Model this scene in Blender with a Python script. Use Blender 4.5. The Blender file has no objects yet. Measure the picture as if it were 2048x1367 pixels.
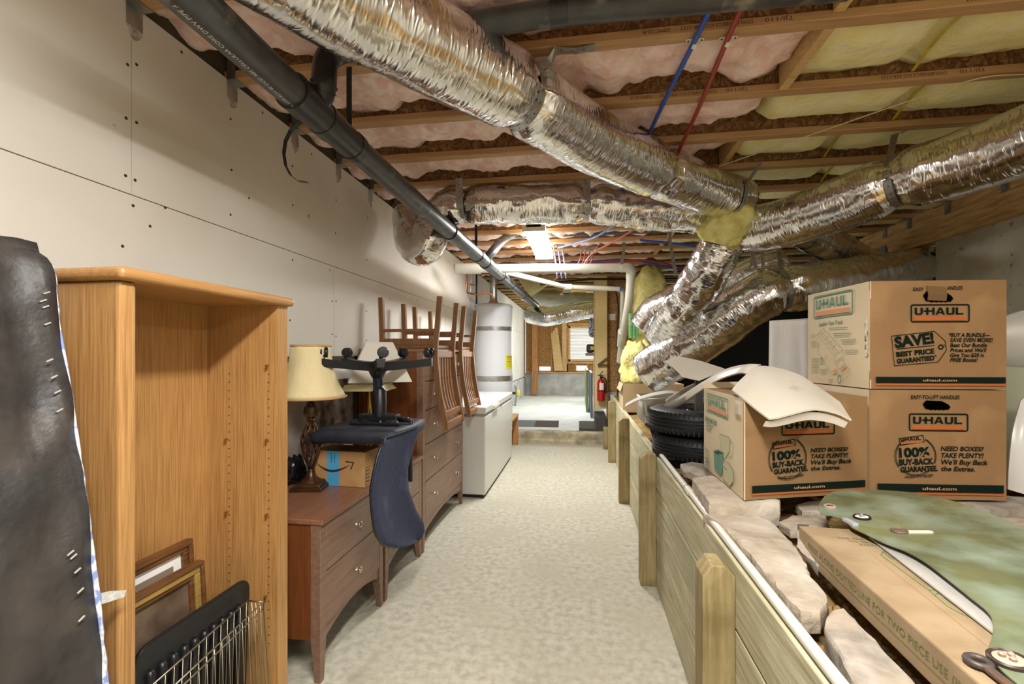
import bpy, bmesh, math, random
from mathutils import Vector, Matrix, noise
SC = bpy.context.scene
COL = SC.collection
random.seed(7)

# ---------------------------------------------------------------- camera
FPX, U0, V0, CH = 910.2, 1024.0, 707.0, 1.35
PSI = math.atan(136 / FPX)
cd = bpy.data.cameras.new('camera')
cam = bpy.data.objects.new('camera', cd)
COL.objects.link(cam)
cd.sensor_width = 36.0
cd.lens = 36.0 * FPX / 2048.0
cd.shift_y = (V0 - 683.5) / 2048.0
cd.clip_start = 0.05
cam.location = (0, 0, CH)
cam.rotation_euler = (math.pi / 2, 0, PSI)
SC.camera = cam

# ---------------------------------------------------------------- light
wd = bpy.data.worlds.new('world')
SC.world = wd
wd.use_nodes = True
wd.node_tree.nodes['Background'].inputs[0].default_value = (0.97, 0.985, 1.0, 1)
wd.node_tree.nodes['Background'].inputs[1].default_value = 1.5
SC.view_settings.view_transform = 'Standard'
SC.view_settings.look = 'None'
SC.view_settings.exposure = 0.22
SC.view_settings.gamma = 1.0
SC.view_settings.use_curve_mapping = False
SC.cycles.max_bounces = 8
SC.cycles.diffuse_bounces = 4
SC.cycles.glossy_bounces = 4
SC.cycles.sample_clamp_indirect = 4.0

def area(name, loc, sx, sy, power, color=(1, 1, 1), rot=(0, 0, 0)):
    ld = bpy.data.lights.new(name, 'AREA')
    ld.shape = 'RECTANGLE'
    ld.size, ld.size_y = sx, sy
    ld.energy = power
    ld.color = color
    o = bpy.data.objects.new(name, ld)
    o.location = loc
    o.rotation_euler = rot
    COL.objects.link(o)
    return o

area('tube_light_corridor', (-0.42, 4.80, 2.445), 0.16, 1.15, 62, (0.97, 0.985, 1.0))
area('tube_light_near', (0.05, 0.15, 2.44), 0.16, 1.15, 70, (1.0, 0.985, 0.96))
area('added_light_right', (2.05, -0.65, 2.44), 0.16, 1.15, 34, (1.0, 0.985, 0.95))  # added lamp, out of view, brightens the concrete wall and carton fronts
area('tube_light_far', (-0.25, 9.30, 2.40), 0.16, 1.15, 75, (0.88, 0.94, 1.0))
area('window_light', (0.45, 12.80, 1.65), 1.4, 1.0, 40, (0.85, 0.93, 1.0), (-math.pi / 2, 0, 0))

# ---------------------------------------------------------------- pixel to place
def ray(u, v):
    cx, cz = (u - U0) / FPX, -(v - V0) / FPX
    c, s = math.cos(PSI), math.sin(PSI)
    return Vector((cx * c - s, cx * s + c, cz))
EYE = Vector((0, 0, CH))
def W(u, v, d): return EYE + ray(u, v) * d
def PX(u, v, x):
    r = ray(u, v); return EYE + r * (x / r.x)
def PY(u, v, y):
    r = ray(u, v); return EYE + r * (y / r.y)
def PZ(u, v, z):
    r = ray(u, v); return EYE + r * ((z - CH) / r.z)

# ---------------------------------------------------------------- materials
def srgb(h):
    out = []
    for i in (0, 2, 4):
        c = int(h[i:i + 2], 16) / 255
        out.append(c / 12.92 if c <= 0.04045 else ((c + 0.055) / 1.055) ** 2.4)
    return tuple(out) + (1,)
MATS = {}
def mat(name, c1='808080', c2=None, rough=0.6, metal=0.0, scale=5.0, stretch=(1, 1, 1), detail=4.0, bump=0.0, bscale=None,
        bstretch=None, lo=0.35, hi=0.65, coord='Object', emit=0.0, spec=0.5, bdist=0.01, c3=None, s3=1.0, t3=(0.5, 0.62),
        trans=0.0, dist=0.0, sss=0.0):
    if name in MATS: return MATS[name]
    m = bpy.data.materials.new(name); MATS[name] = m
    m.use_nodes = True
    nt = m.node_tree; N, L = nt.nodes, nt.links
    b = N['Principled BSDF']
    b.inputs['Roughness'].default_value = rough
    b.inputs['Metallic'].default_value = metal
    b.inputs['Specular IOR Level'].default_value = spec
    if trans: b.inputs['Transmission Weight'].default_value = trans
    if sss:
        b.inputs['Subsurface Weight'].default_value = sss
        b.inputs['Subsurface Radius'].default_value = (0.05, 0.04, 0.03)
    col1 = srgb(c1) if isinstance(c1, str) else c1
    b.inputs['Base Color'].default_value = col1
    tc = None
    def coords(st):
        nonlocal tc
        if tc is None: tc = N.new('ShaderNodeTexCoord')
        mp = N.new('ShaderNodeMapping')
        mp.inputs['Scale'].default_value = st
        L.new(tc.outputs[coord], mp.inputs[0])
        return mp.outputs[0]
    out = None
    if c2:
        nz = N.new('ShaderNodeTexNoise')
        nz.inputs['Scale'].default_value = scale
        nz.inputs['Detail'].default_value = detail
        nz.inputs['Distortion'].default_value = dist
        L.new(coords(stretch), nz.inputs['Vector'])
        cr = N.new('ShaderNodeValToRGB')
        cr.color_ramp.elements[0].position, cr.color_ramp.elements[0].color = lo, col1
        cr.color_ramp.elements[1].position, cr.color_ramp.elements[1].color = hi, srgb(c2)
        L.new(nz.outputs[0], cr.inputs[0])
        out = cr.outputs[0]
        if c3:
            n3 = N.new('ShaderNodeTexNoise')
            n3.inputs['Scale'].default_value = s3
            n3.inputs['Detail'].default_value = 6
            L.new(coords((1, 1, 1)), n3.inputs['Vector'])
            r3 = N.new('ShaderNodeValToRGB')
            r3.color_ramp.elements[0].position = t3[0]
            r3.color_ramp.elements[1].position = t3[1]
            L.new(n3.outputs[0], r3.inputs[0])
            mx = N.new('ShaderNodeMixRGB')
            L.new(r3.outputs[0], mx.inputs[0])
            L.new(out, mx.inputs[1])
            mx.inputs[2].default_value = srgb(c3)
            out = mx.outputs[0]
        L.new(out, b.inputs['Base Color'])
    if bump:
        nb = N.new('ShaderNodeTexNoise')
        nb.inputs['Scale'].default_value = bscale or scale
        nb.inputs['Detail'].default_value = 5
        L.new(coords(bstretch or stretch), nb.inputs['Vector'])
        bp = N.new('ShaderNodeBump')
        bp.inputs['Strength'].default_value = bump
        bp.inputs['Distance'].default_value = bdist
        L.new(nb.outputs[0], bp.inputs['Height'])
        L.new(bp.outputs[0], b.inputs['Normal'])
    if emit:
        b.inputs['Emission Color'].default_value = col1
        b.inputs['Emission Strength'].default_value = emit
    return m

def wood(name, c1, c2, axis='y', scale=3.0, rough=0.5, bump=0.15, k=14.0, c3=None, s3=3.0, t3=(0.55, 0.7), lo=0.3, hi=0.7):
    st = {'x': (1, k, k), 'y': (k, 1, k), 'z': (k, k, 1)}[axis]
    return mat(name, c1, c2, rough=rough, scale=scale, stretch=st, detail=6, bump=bump, bscale=scale * 2, bdist=0.004,
               c3=c3, s3=s3, t3=t3, dist=0.6, lo=lo, hi=hi)

def osb_material(nm, ca, cb, cc):
    m = bpy.data.materials.new(nm); MATS[nm] = m
    m.use_nodes = True
    nt = m.node_tree; N, L = nt.nodes, nt.links
    b = N['Principled BSDF']; b.inputs['Roughness'].default_value = 0.75
    tc = N.new('ShaderNodeTexCoord')
    n0 = N.new('ShaderNodeTexNoise'); n0.inputs['Scale'].default_value = 9
    L.new(tc.outputs['Object'], n0.inputs['Vector'])
    ad = N.new('ShaderNodeMixRGB'); ad.blend_type = 'ADD'; ad.inputs[0].default_value = 0.16
    L.new(tc.outputs['Object'], ad.inputs[1]); L.new(n0.outputs['Color'], ad.inputs[2])
    vo = N.new('ShaderNodeTexVoronoi'); vo.inputs['Scale'].default_value = 85
    mp = N.new('ShaderNodeMapping'); mp.inputs['Scale'].default_value = (1, 0.45, 0.7); mp.inputs['Rotation'].default_value = (0.4, 0.3, 0.7)
    L.new(ad.outputs[0], mp.inputs[0]); L.new(mp.outputs[0], vo.inputs['Vector'])
    sp = N.new('ShaderNodeSeparateColor'); L.new(vo.outputs['Color'], sp.inputs[0])
    cr = N.new('ShaderNodeValToRGB')
    cr.color_ramp.elements[0].color = srgb(ca); cr.color_ramp.elements[1].color = srgb(cc)
    e = cr.color_ramp.elements.new(0.5); e.color = srgb(cb)
    L.new(sp.outputs[0], cr.inputs[0]); L.new(cr.outputs[0], b.inputs['Base Color'])
    return m
OSB = osb_material('strand_board', '5f4027', '7d5833', 'a37c4e')
OSBL = osb_material('pale_strand_board', '8d6236', 'ab7e49', 'cda066')

def foil_material():
    m = bpy.data.materials.new('aluminium_foil'); MATS['foil'] = m
    m.use_nodes = True
    nt = m.node_tree; N, L = nt.nodes, nt.links
    b = N['Principled BSDF']
    b.inputs['Metallic'].default_value = 1.0
    b.inputs['Roughness'].default_value = 0.17
    b.inputs['Base Color'].default_value = (0.80, 0.80, 0.80, 1)
    uv = N.new('ShaderNodeUVMap')
    mp = N.new('ShaderNodeMapping'); mp.inputs['Scale'].default_value = (58, 13, 1)
    L.new(uv.outputs[0], mp.inputs[0])
    n1 = N.new('ShaderNodeTexNoise'); n1.inputs['Scale'].default_value = 1.0; n1.inputs['Detail'].default_value = 6; n1.inputs['Distortion'].default_value = 0.5; n1.noise_type = 'RIDGED_MULTIFRACTAL'; n1.normalize = True
    L.new(mp.outputs[0], n1.inputs['Vector'])
    mp2 = N.new('ShaderNodeMapping'); mp2.inputs['Scale'].default_value = (7, 3, 1); mp2.inputs['Rotation'].default_value = (0, 0, 0.5)
    L.new(uv.outputs[0], mp2.inputs[0])
    n2 = N.new('ShaderNodeTexNoise'); n2.inputs['Scale'].default_value = 1.0; n2.inputs['Detail'].default_value = 3
    L.new(mp2.outputs[0], n2.inputs['Vector'])
    mx = N.new('ShaderNodeMath'); mx.operation = 'ADD'
    L.new(n1.outputs[0], mx.inputs[0]); L.new(n2.outputs[0], mx.inputs[1])
    bp = N.new('ShaderNodeBump'); bp.inputs['Strength'].default_value = 0.5; bp.inputs['Distance'].default_value = 0.010
    L.new(mx.outputs[0], bp.inputs['Height']); L.new(bp.outputs[0], b.inputs['Normal'])
    return m
FOIL = foil_material()

M_WALL = mat('plasterboard', 'd9d4c9', 'd1cabd', rough=0.85, scale=1.6, detail=5, bump=0.05, bscale=60, c3='8f8676', s3=11, t3=(0.715, 0.76))
M_BOARDEDGE = mat('board_joint', '4e4634', rough=0.9)
M_SCREW = mat('screw_head', '2c2722', rough=0.6)
M_FLOOR = mat('concrete_floor', 'c2bdab', 'a39d89', rough=0.9, scale=26, detail=8, bump=0.6, bscale=70, bdist=0.006, c3='b3ac97', s3=2.4, t3=(0.45, 0.75), lo=0.38, hi=0.72)
M_SLAB = mat('concrete_slab', 'cfcfc9', 'bdbdb5', rough=0.85, scale=3, detail=8, bump=0.2, bscale=40)
M_STEP = mat('concrete_step', 'b9ad8e', '857c66', rough=0.95, scale=7, detail=9, bump=0.6, bscale=22)
M_CONC = mat('concrete_wall', 'cbc8ba', 'b0ada0', rough=0.92, scale=3.2, detail=8, bump=0.3, bscale=18, c3='7f7c72', s3=14, t3=(0.64, 0.72))
M_CONCW = mat('painted_concrete', 'c6c6c4', 'a3a2a0', rough=0.9, scale=3.5, detail=8, bump=0.2, bscale=20)
M_JOIST = wood('joist_flange', 'a77f52', 'bf9a6c', 'x', scale=4)
M_PINE = wood('pine', 'c09a5f', 'd9b983', 'x', scale=4)
M_STUD = wood('stud_wood', '9a6232', 'bf8a50', 'z', scale=4)
M_STUDX = wood('plate_wood', 'b08248', 'd0a468', 'x', scale=4)
M_BEAM = wood('rough_beam', 'b08b57', 'e0c08a', 'y', scale=5, rough=0.85, bump=0.8, k=9)
M_PINK = mat('pink_glass_wool', 'f7e0d8', 'e6beb1', rough=1.0, scale=9, detail=8, bump=0.9, bscale=26, bdist=0.014, c3='f8e8e2', s3=22, t3=(0.5, 0.68), spec=0.1, sss=0.0)
M_YELLOW = mat('yellow_glass_wool', 'f6f1c0', 'ebe29c', rough=1.0, scale=7, detail=8, bump=0.7, bscale=22, bdist=0.015, c3='f2eec8', s3=12, t3=(0.5, 0.7), spec=0.1)
M_YELLOWD = mat('deep_yellow_glass_wool', 'e8e09a', 'd2c673', rough=1.0, scale=9, detail=8, bump=1.0, bscale=24, bdist=0.02, spec=0.1)
M_BAND = mat('yellow_strap', 'd7c32d', 'b9a321', rough=0.5, scale=20)
M_STEEL = mat('galvanised_steel', 'b4b4b0', '9a9a97', rough=0.38, metal=0.9, scale=18, detail=5)
M_ABS = mat('black_abs', '464746', '353636', rough=0.36, scale=14, detail=6, c3='8f8775', s3=9, t3=(0.62, 0.78), spec=0.5)
M_PVC = mat('white_pvc', 'd6d3c6', 'cbc7b8', rough=0.4, scale=5)
M_BLUEP = mat('blue_pex', '2f55b8', rough=0.35)
M_REDP = mat('red_pex', '9d3a2f', rough=0.35)
M_WHITEPL = mat('white_plastic', 'ece8da', rough=0.45)
M_BLACK = mat('black_plastic', '15161a', rough=0.35)
M_TARP = mat('shaded_tarp', '10110f', rough=0.7)  # near-black colour holds both dark plastic and the crawlspace shade
M_DIFF = mat('lit_diffuser', 'fffaf0', rough=0.5, emit=14.0)

# ---------------------------------------------------------------- building helpers
def link(o):
    COL.objects.link(o); return o
def tag(o, label=None, cat=None, group=None, kind=None):
    if label: o['label'] = label
    if cat: o['category'] = cat
    if group: o['group'] = group
    if kind: o['kind'] = kind
    return o
def empty(name, loc, label=None, cat=None, group=None):
    o = bpy.data.objects.new(name, None)
    o.empty_display_size = 0.05
    o.location = loc
    link(o)
    return tag(o, label, cat, group)
def world_off(p):
    v = Vector((0, 0, 0))
    while p is not None:
        v += p.location; p = p.parent
    return v
def copy_tree(o, parent=None):
    c = o.copy(); COL.objects.link(c)
    if parent is not None: c.parent = parent
    for ch in list(o.children): copy_tree(ch, c)
    return c

class MB:
    def __init__(s):
        s.bm = bmesh.new(); s.mi = 0; s.uv = None
    def face(s, vs):
        try:
            f = s.bm.faces.new(vs); f.material_index = s.mi; return f
        except ValueError:
            return None
    def hexa(s, p):
        v = [s.bm.verts.new(q) for q in p]
        for i in ((3, 2, 1, 0), (4, 5, 6, 7), (0, 1, 5, 4), (1, 2, 6, 5), (2, 3, 7, 6), (3, 0, 4, 7)):
            s.face([v[k] for k in i])
        return s
    def box(s, x0, x1, y0, y1, z0, z1, M=None):
        p = [Vector(q) for q in ((x0, y0, z0), (x1, y0, z0), (x1, y1, z0), (x0, y1, z0), (x0, y0, z1), (x1, y0, z1), (x1, y1, z1), (x0, y1, z1))]
        if M is not None: p = [M @ q for q in p]
        return s.hexa(p)
    def bar(s, a, b, w, h, up=(0, 0, 1)):
        a, b = Vector(a), Vector(b)
        d = (b - a).normalized(); up = Vector(up)
        x = d.cross(up)
        if x.length < 1e-4: x = d.cross(Vector((0, 1, 0)))
        x.normalize(); z = x.cross(d)
        q = []
        for e in (a, b):
            q.append([e - x * w / 2 - z * h / 2, e + x * w / 2 - z * h / 2, e + x * w / 2 + z * h / 2, e - x * w / 2 + z * h / 2])
        return s.hexa([q[0][0], q[0][1], q[0][2], q[0][3], q[1][0], q[1][1], q[1][2], q[1][3]])
    def tube(s, pts, r, seg=12, caps=True, closed=False):
        pts = [Vector(p) for p in pts]; n = len(pts)
        rs = r if isinstance(r, (list, tuple)) else [r] * n
        rings = []; prev = None
        for i, p in enumerate(pts):
            if closed: t = pts[(i + 1) % n] - pts[i - 1]
            else: t = pts[min(i + 1, n - 1)] - pts[max(i - 1, 0)]
            t.normalize()
            if prev is None:
                a = Vector((0, 0, 1)) if abs(t.z) < 0.9 else Vector((0, 1, 0))
                x = t.cross(a).normalized()
            else:
                x = (prev - t * prev.dot(t)).normalized()
            prev = x; y = t.cross(x)
            rings.append([s.bm.verts.new(p + (x * math.cos(k * 2 * math.pi / seg) + y * math.sin(k * 2 * math.pi / seg)) * rs[i]) for k in range(seg)])
        m = n if closed else n - 1
        for i in range(m):
            A, B = rings[i], rings[(i + 1) % n]
            for k in range(seg):
                s.face([A[k], A[(k + 1) % seg], B[(k + 1) % seg], B[k]])
        if caps and not closed:
            s.face(rings[0][::-1]); s.face(rings[-1])
        return s
    def lathe(s, prof, M=None, seg=32, caps=True):
        M = M or Matrix.Identity(4)
        rings = []
        for (r, z) in prof:
            rings.append([s.bm.verts.new(M @ Vector((r * math.cos(k * 2 * math.pi / seg), r * math.sin(k * 2 * math.pi / seg), z))) for k in range(seg)])
        for i in range(len(rings) - 1):
            for k in range(seg):
                s.face([rings[i][k], rings[i][(k + 1) % seg], rings[i + 1][(k + 1) % seg], rings[i + 1][k]])
        if caps:
            s.face(rings[0][::-1]); s.face(rings[-1])
        return s
    def prism(s, poly, O, X, Y, depth):
        """polygon in the plane (O,X,Y), pushed along X x Y by depth (centred when depth is a tuple)"""
        O, X, Y = Vector(O), Vector(X), Vector(Y); Z = X.cross(Y).normalized()
        d0, d1 = depth if isinstance(depth, tuple) else (0, depth)
        a = [s.bm.verts.new(O + X * p[0] + Y * p[1] + Z * d0) for p in poly]
        b = [s.bm.verts.new(O + X * p[0] + Y * p[1] + Z * d1) for p in poly]
        s.face(a[::-1]); s.face(b)
        n = len(poly)
        for i in range(n): s.face([a[i], a[(i + 1) % n], b[(i + 1) % n], b[i]])
        return s
    def grid(s, P, closed_u=False):
        """P[i][j] points -> quads"""
        V = [[s.bm.verts.new(p) for p in row] for row in P]
        n = len(V)
        for i in range(n if closed_u else n - 1):
            for j in range(len(V[0]) - 1):
                s.face([V[i][j], V[(i + 1) % n][j], V[(i + 1) % n][j + 1], V[i][j + 1]])
        return V
    def slab(s, P, Q):
        """two point grids of equal size -> closed shell"""
        A, B = s.grid(P), s.grid(Q)
        n, m = len(A), len(A[0])
        for i in range(n - 1):
            s.face([A[i + 1][0], A[i][0], B[i][0], B[i + 1][0]]); s.face([A[i][m - 1], A[i + 1][m - 1], B[i + 1][m - 1], B[i][m - 1]])
        for j in range(m - 1):
            s.face([A[0][j], A[0][j + 1], B[0][j + 1], B[0][j]]); s.face([A[n - 1][j + 1], A[n - 1][j], B[n - 1][j], B[n - 1][j + 1]])
        return s
    def flat(s, poly, F, lift=0.0):
        O, X, Y = F; Z = X.cross(Y).normalized()
        return s.face([s.bm.verts.new(O + X * p[0] + Y * p[1] + Z * lift) for p in poly])
    def build(s, name, m, parent=None, smooth=False, bevel=0.0, sub=0, recalc=True, seg=2, solid=0.0, origin=None):
        bm = s.bm
        if recalc: bmesh.ops.recalc_face_normals(bm, faces=bm.faces)
        if parent is not None:
            off = world_off(parent)
        elif origin is not None:
            off = Vector(origin)
        else:
            lo = Vector((min(v.co.x for v in bm.verts), min(v.co.y for v in bm.verts), min(v.co.z for v in bm.verts)))
            hi = Vector((max(v.co.x for v in bm.verts), max(v.co.y for v in bm.verts), 0))
            off = Vector(((lo.x + hi.x) / 2, (lo.y + hi.y) / 2, lo.z))
        for v in bm.verts: v.co -= off
        if smooth:
            for f in bm.faces: f.smooth = True
        me = bpy.data.meshes.new(name)
        bm.to_mesh(me); bm.free()
        for q in (m if isinstance(m, (list, tuple)) else [m]): me.materials.append(q)
        o = bpy.data.objects.new(name, me); link(o)
        if parent is not None: o.parent = parent
        else: o.location = off
        if solid:
            md = o.modifiers.new('s', 'SOLIDIFY'); md.thickness = solid; md.offset = 0
        if bevel:
            md = o.modifiers.new('b', 'BEVEL'); md.width = bevel; md.segments = seg; md.limit_method = 'ANGLE'; md.angle_limit = 0.6
        if sub:
            md = o.modifiers.new('u', 'SUBSURF'); md.levels = sub; md.render_levels = sub
        if smooth == 'auto':
            for p in me.polygons: p.use_smooth = True
            try: me.set_sharp_from_angle(angle=0.7)
            except Exception: pass
        return o

def spline(pts, n=12):
    """Catmull-Rom through points (any dimension)"""
    P = [Vector(p) for p in pts]
    P = [P[0] * 2 - P[1]] + P + [P[-1] * 2 - P[-2]]
    out = []
    for i in range(1, len(P) - 2):
        a, b, c, d = P[i - 1], P[i], P[i + 1], P[i + 2]
        for k in range(n):
            t = k / n
            out.append(0.5 * ((2 * b) + (c - a) * t + (2 * a - 5 * b + 4 * c - d) * t * t + (3 * b - a - 3 * c + d) * t ** 3))
    out.append(P[-2].copy())
    return out
def fillet(pts, r, n=6):
    """polyline with rounded corners"""
    P = [Vector(p) for p in pts]; out = [P[0]]
    for i in range(1, len(P) - 1):
        a, b, c = P[i - 1], P[i], P[i + 1]
        d1, d2 = (a - b).normalized(), (c - b).normalized()
        rr = min(r, (a - b).length * 0.49, (c - b).length * 0.49)
        s0, s1 = b + d1 * rr, b + d2 * rr
        for k in range(n + 1):
            t = k / n
            out.append(s0.lerp(b, t).lerp(b.lerp(s1, t), t))
    out.append(P[-1]); return out
def strip(mb, pts, width_dir, w, th):
    """thin metal/plastic strap along points; width_dir a vector or list of vectors"""
    pts = [Vector(p) for p in pts]; n = len(pts)
    rows_a, rows_b = [], []
    for i, p in enumerate(pts):
        t = (pts[min(i + 1, n - 1)] - pts[max(i - 1, 0)]).normalized()
        wd_ = Vector(width_dir[i] if isinstance(width_dir, list) else width_dir)
        wd_ = (wd_ - t * wd_.dot(t)).normalized()
        nn = t.cross(wd_)
        rows_a.append([p - wd_ * w / 2 + nn * th / 2, p + wd_ * w / 2 + nn * th / 2])
        rows_b.append([p - wd_ * w / 2 - nn * th / 2, p + wd_ * w / 2 - nn * th / 2])
    mb.slab(rows_a, rows_b)
    return mb
TXT = {}
def text_geo(s, shear=0.0, off=0.0, space=1.0):
    key = (s, shear, off, space)
    if key in TXT: return TXT[key]
    cu = bpy.data.curves.new('lettering', 'FONT')
    cu.body = s; cu.size = 1.0; cu.shear = shear; cu.offset = off; cu.space_character = space
    cu.resolution_u = 3
    ob = bpy.data.objects.new('lettering', cu)
    me = ob.to_mesh()
    vs = [(v.co.x, v.co.y) for v in me.vertices]; fs = [tuple(p.vertices) for p in me.polygons]
    ob.to_mesh_clear(); bpy.data.objects.remove(ob); bpy.data.curves.remove(cu)
    TXT[key] = (vs, fs); return TXT[key]
def put_text(mb, s, F, x, y, h, width=None, shear=0.0, off=0.0, space=1.0, lift=0.0012, rot=0.0, align='l'):
    """lettering of cap height h with its baseline start at (x,y) of frame F, squeezed to width"""
    vs, fs = text_geo(s, shear, off, space)
    if not vs: return
    x0 = min(v[0] for v in vs); x1 = max(v[0] for v in vs)
    ky = h / 0.72
    kx = (width / (x1 - x0)) if width else ky
    wtot = (x1 - x0) * kx
    ox = {'l': 0, 'c': -wtot / 2, 'r': -wtot}[align]
    O, X, Y = F; Z = X.cross(Y).normalized()
    c, sn = math.cos(rot), math.sin(rot)
    V = []
    for v in vs:
        a, b = (v[0] - x0) * kx + ox, v[1] * ky
        V.append(mb.bm.verts.new(O + X * (x + a * c - b * sn) + Y * (y + a * sn + b * c) + Z * lift))
    for f in fs: mb.face([V[i] for i in f])
def poly_line(mb, pts, F, w, lift=0.0012, closed=False):
    """flat printed line through 2D points of frame F"""
    P = [Vector((p[0], p[1])) for p in pts]
    n = len(P)
    L_, R_ = [], []
    for i in range(n):
        a = P[i - 1] if (i > 0 or closed) else P[i]
        c = P[(i + 1) % n] if (i < n - 1 or closed) else P[i]
        d1 = (P[i] - a); d2 = (c - P[i])
        if d1.length < 1e-9: d1 = d2
        if d2.length < 1e-9: d2 = d1
        d1.normalize(); d2.normalize()
        n1, n2 = Vector((-d1.y, d1.x)), Vector((-d2.y, d2.x))
        m_ = (n1 + n2)
        if m_.length < 1e-6: m_ = n1
        m_.normalize(); k = 1.0 / max(0.4, m_.dot(n1))
        L_.append(P[i] + m_ * w / 2 * k); R_.append(P[i] - m_ * w / 2 * k)
    for i in range(n if closed else n - 1):
        j = (i + 1) % n
        mb.flat([L_[i], R_[i], R_[j], L_[j]], F, lift)
def rrect(x0, y0, x1, y1, r, n=5):
    out = []
    for cx, cy, a0 in ((x1 - r, y1 - r, 0), (x0 + r, y1 - r, 90), (x0 + r, y0 + r, 180), (x1 - r, y0 + r, 270)):
        for k in range(n + 1):
            a = math.radians(a0 + 90 * k / n); out.append((cx + r * math.cos(a), cy + r * math.sin(a)))
    return out
def nz3(x, y, z): return noise.noise(Vector((x, y, z)))
def fbm(x, y, z, o=4):
    a, s = 1.0, 0.0
    for _ in range(o):
        s += a * noise.noise(Vector((x, y, z))); x, y, z, a = x * 2.03, y * 2.03, z * 2.03, a * 0.5
    return s
def rotz(a): return Matrix.Rotation(a, 4, 'Z')
ORD = ['first', 'second', 'third', 'fourth', 'fifth', 'sixth', 'seventh', 'eighth', 'ninth', 'tenth', 'eleventh', 'twelfth', 'thirteenth', 'fourteenth',
       'fifteenth', 'sixteenth', 'seventeenth', 'eighteenth', 'nineteenth', 'twentieth', 'twenty-first', 'twenty-second', 'twenty-third', 'twenty-fourth',
       'twenty-fifth', 'twenty-sixth', 'twenty-seventh', 'twenty-eighth', 'twenty-ninth', 'thirtieth']

# ================================================================ THE SETTING
XL, XW, XR = -1.55, 0.437, 3.0       # left wall face, retaining wall face, right wall face
ZC, ZTOP = 2.57, 2.87                # joist underside, subfloor underside
def struct(mb, name, m, **k):
    return tag(mb.build(name, m, **k), kind='structure')
def JY(k): return 0.474 + 0.456 * k

# left wall: concrete stem wall with plasterboard sheets above
ZS = 0.69
wl = MB()
wl.mi = 0; wl.box(XL - 0.20, XL + 0.012, -2.2, 13.0, 0.0, ZS)
wl.mi = 1; wl.box(XL - 0.12, XL - 0.014, -2.2, 13.0, ZS, ZTOP)
wl.mi = 2
yu0, yl0 = PX(263, 250, XL).y, PX(668, 600, XL).y
def sheets(y0, z0, z1, n0, n1, gp=0.0012):
    for i in range(n0, n1):
        a, b = y0 + i * 2.44, y0 + (i + 1) * 2.44
        b = min(b, 12.98)
        if a > 12.9: continue
        wl.box(XL - 0.013, XL, a + gp, b - gp, z0, z1)
ZSEAM = 1.905
sheets(yu0, ZSEAM + 0.002, ZC + 0.0, -2, 6)
sheets(yl0, ZS + 0.02, ZSEAM - 0.002, -2, 6, 0.0035)
WALL_L = struct(wl, 'wall_left', [M_CONCW, M_BOARDEDGE, M_WALL], origin=(XL, 5, 0))
sm = None
screws = [(255, 129), (273, 129), (252, 236), (273, 245), (251, 351), (270, 360), (266, 411), (363, 104), (461, 238), (463, 340), (461, 429), (525, 225), (585, 332),
          (585, 410), (623, 308), (672, 400), (671, 466), (498, 396), (300, 452), (330, 415), (640, 250), (735, 435), (733, 520), (660, 540), (585, 520), (583, 605),
          (664, 602), (672, 602), (664, 668), (672, 672), (733, 622), (733, 680), (580, 640), (245, 492), (780, 598), (835, 600)]
for (u, v) in screws:
    p = PX(u, v, XL)
    if sm is None:
        sm = MB().lathe([(0.0055, -0.002), (0.0055, 0.001), (0.0035, 0.0014)], Matrix.Translation(p) @ Matrix.Rotation(math.pi / 2, 4, 'Y'), 10).build('screw', M_SCREW, WALL_L)
        sm['b'] = 0; del sm['b']
        base = p.copy()
    else:
        c = sm.copy(); c.location = p - base; COL.objects.link(c)
# scuffed holes torn in the board round the joist ends
for (u, v) in ((462, 175), (586, 280), (1000, 0)):
    pass

# floors
fl = MB(); fl.box(XL - 0.2, 4.2, -2.2, 6.85, -0.12, 0.0)
struct(fl, 'floor', M_FLOOR, origin=(0, 0, 0))
fs = MB()
fs.mi = 0; fs.box(XL - 0.2, 3.9, 6.87, 13.2, -0.1, 0.18)
fs.mi = 1
P = []
for i in range(41):
    x = XL + 0.02 + (XW + 0.15 - XL) * i / 40
    row = []
    for j, (yy, zz) in enumerate(((6.80, -0.01), (6.80, 0.05), (6.825, 0.075), (6.83, 0.165), (6.86, 0.1815), (7.0, 0.1815))):
        n = 0.014 * fbm(x * 9, zz * 14, 3) if j < 5 else 0
        row.append(Vector((x, yy + n, zz + (0.006 * nz3(x * 14, 2, 1) if j in (3, 4) else 0))))
    P.append(row)
fs.grid(P)
struct(fs, 'floor_step', [M_SLAB, M_STEP], origin=(0, 9, 0))

# subfloor
ce = MB(); ce.box(XL - 0.2, 4.2, -2.3, 13.2, ZTOP, ZTOP + 0.03)
struct(ce, 'ceiling', OSB, origin=(0, 5, ZTOP))

# plasterboard wall behind the camera
bw = MB(); bw.box(XL - 0.2, 4.2, -2.3, -2.2, 0.0, ZTOP)
struct(bw, 'wall_back', mat('plasterboard'), origin=(0, -2.2, 0))

# right wall: cast concrete with board marks, and the dark opening beyond it
yc = PX(1870, 500, XR).y
wr = MB(); P = []
ny, nzz = 70, 34
for i in range(ny + 1):
    y = -2.2 + (yc + 2.2) * i / ny
    P.append([Vector((XR + 0.005 * fbm(y * 2, z_ * 2.5 / nzz * 2, 0) + (0.004 if int(y / 0.19) % 2 else 0), y, z_ * 2.30 / nzz)) for z_ in range(nzz + 1)])
Q = [[Vector((XR + 0.2, p.y, p.z)) for p in row] for row in P]
wr.slab(P, Q)
struct(wr, 'wall_right', M_CONC, origin=(XR, 2, 0))
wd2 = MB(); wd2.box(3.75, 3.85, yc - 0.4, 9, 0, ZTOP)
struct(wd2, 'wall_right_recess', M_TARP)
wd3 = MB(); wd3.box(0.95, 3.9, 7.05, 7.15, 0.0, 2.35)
struct(wd3, 'wall_crawlspace', M_TARP)

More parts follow.
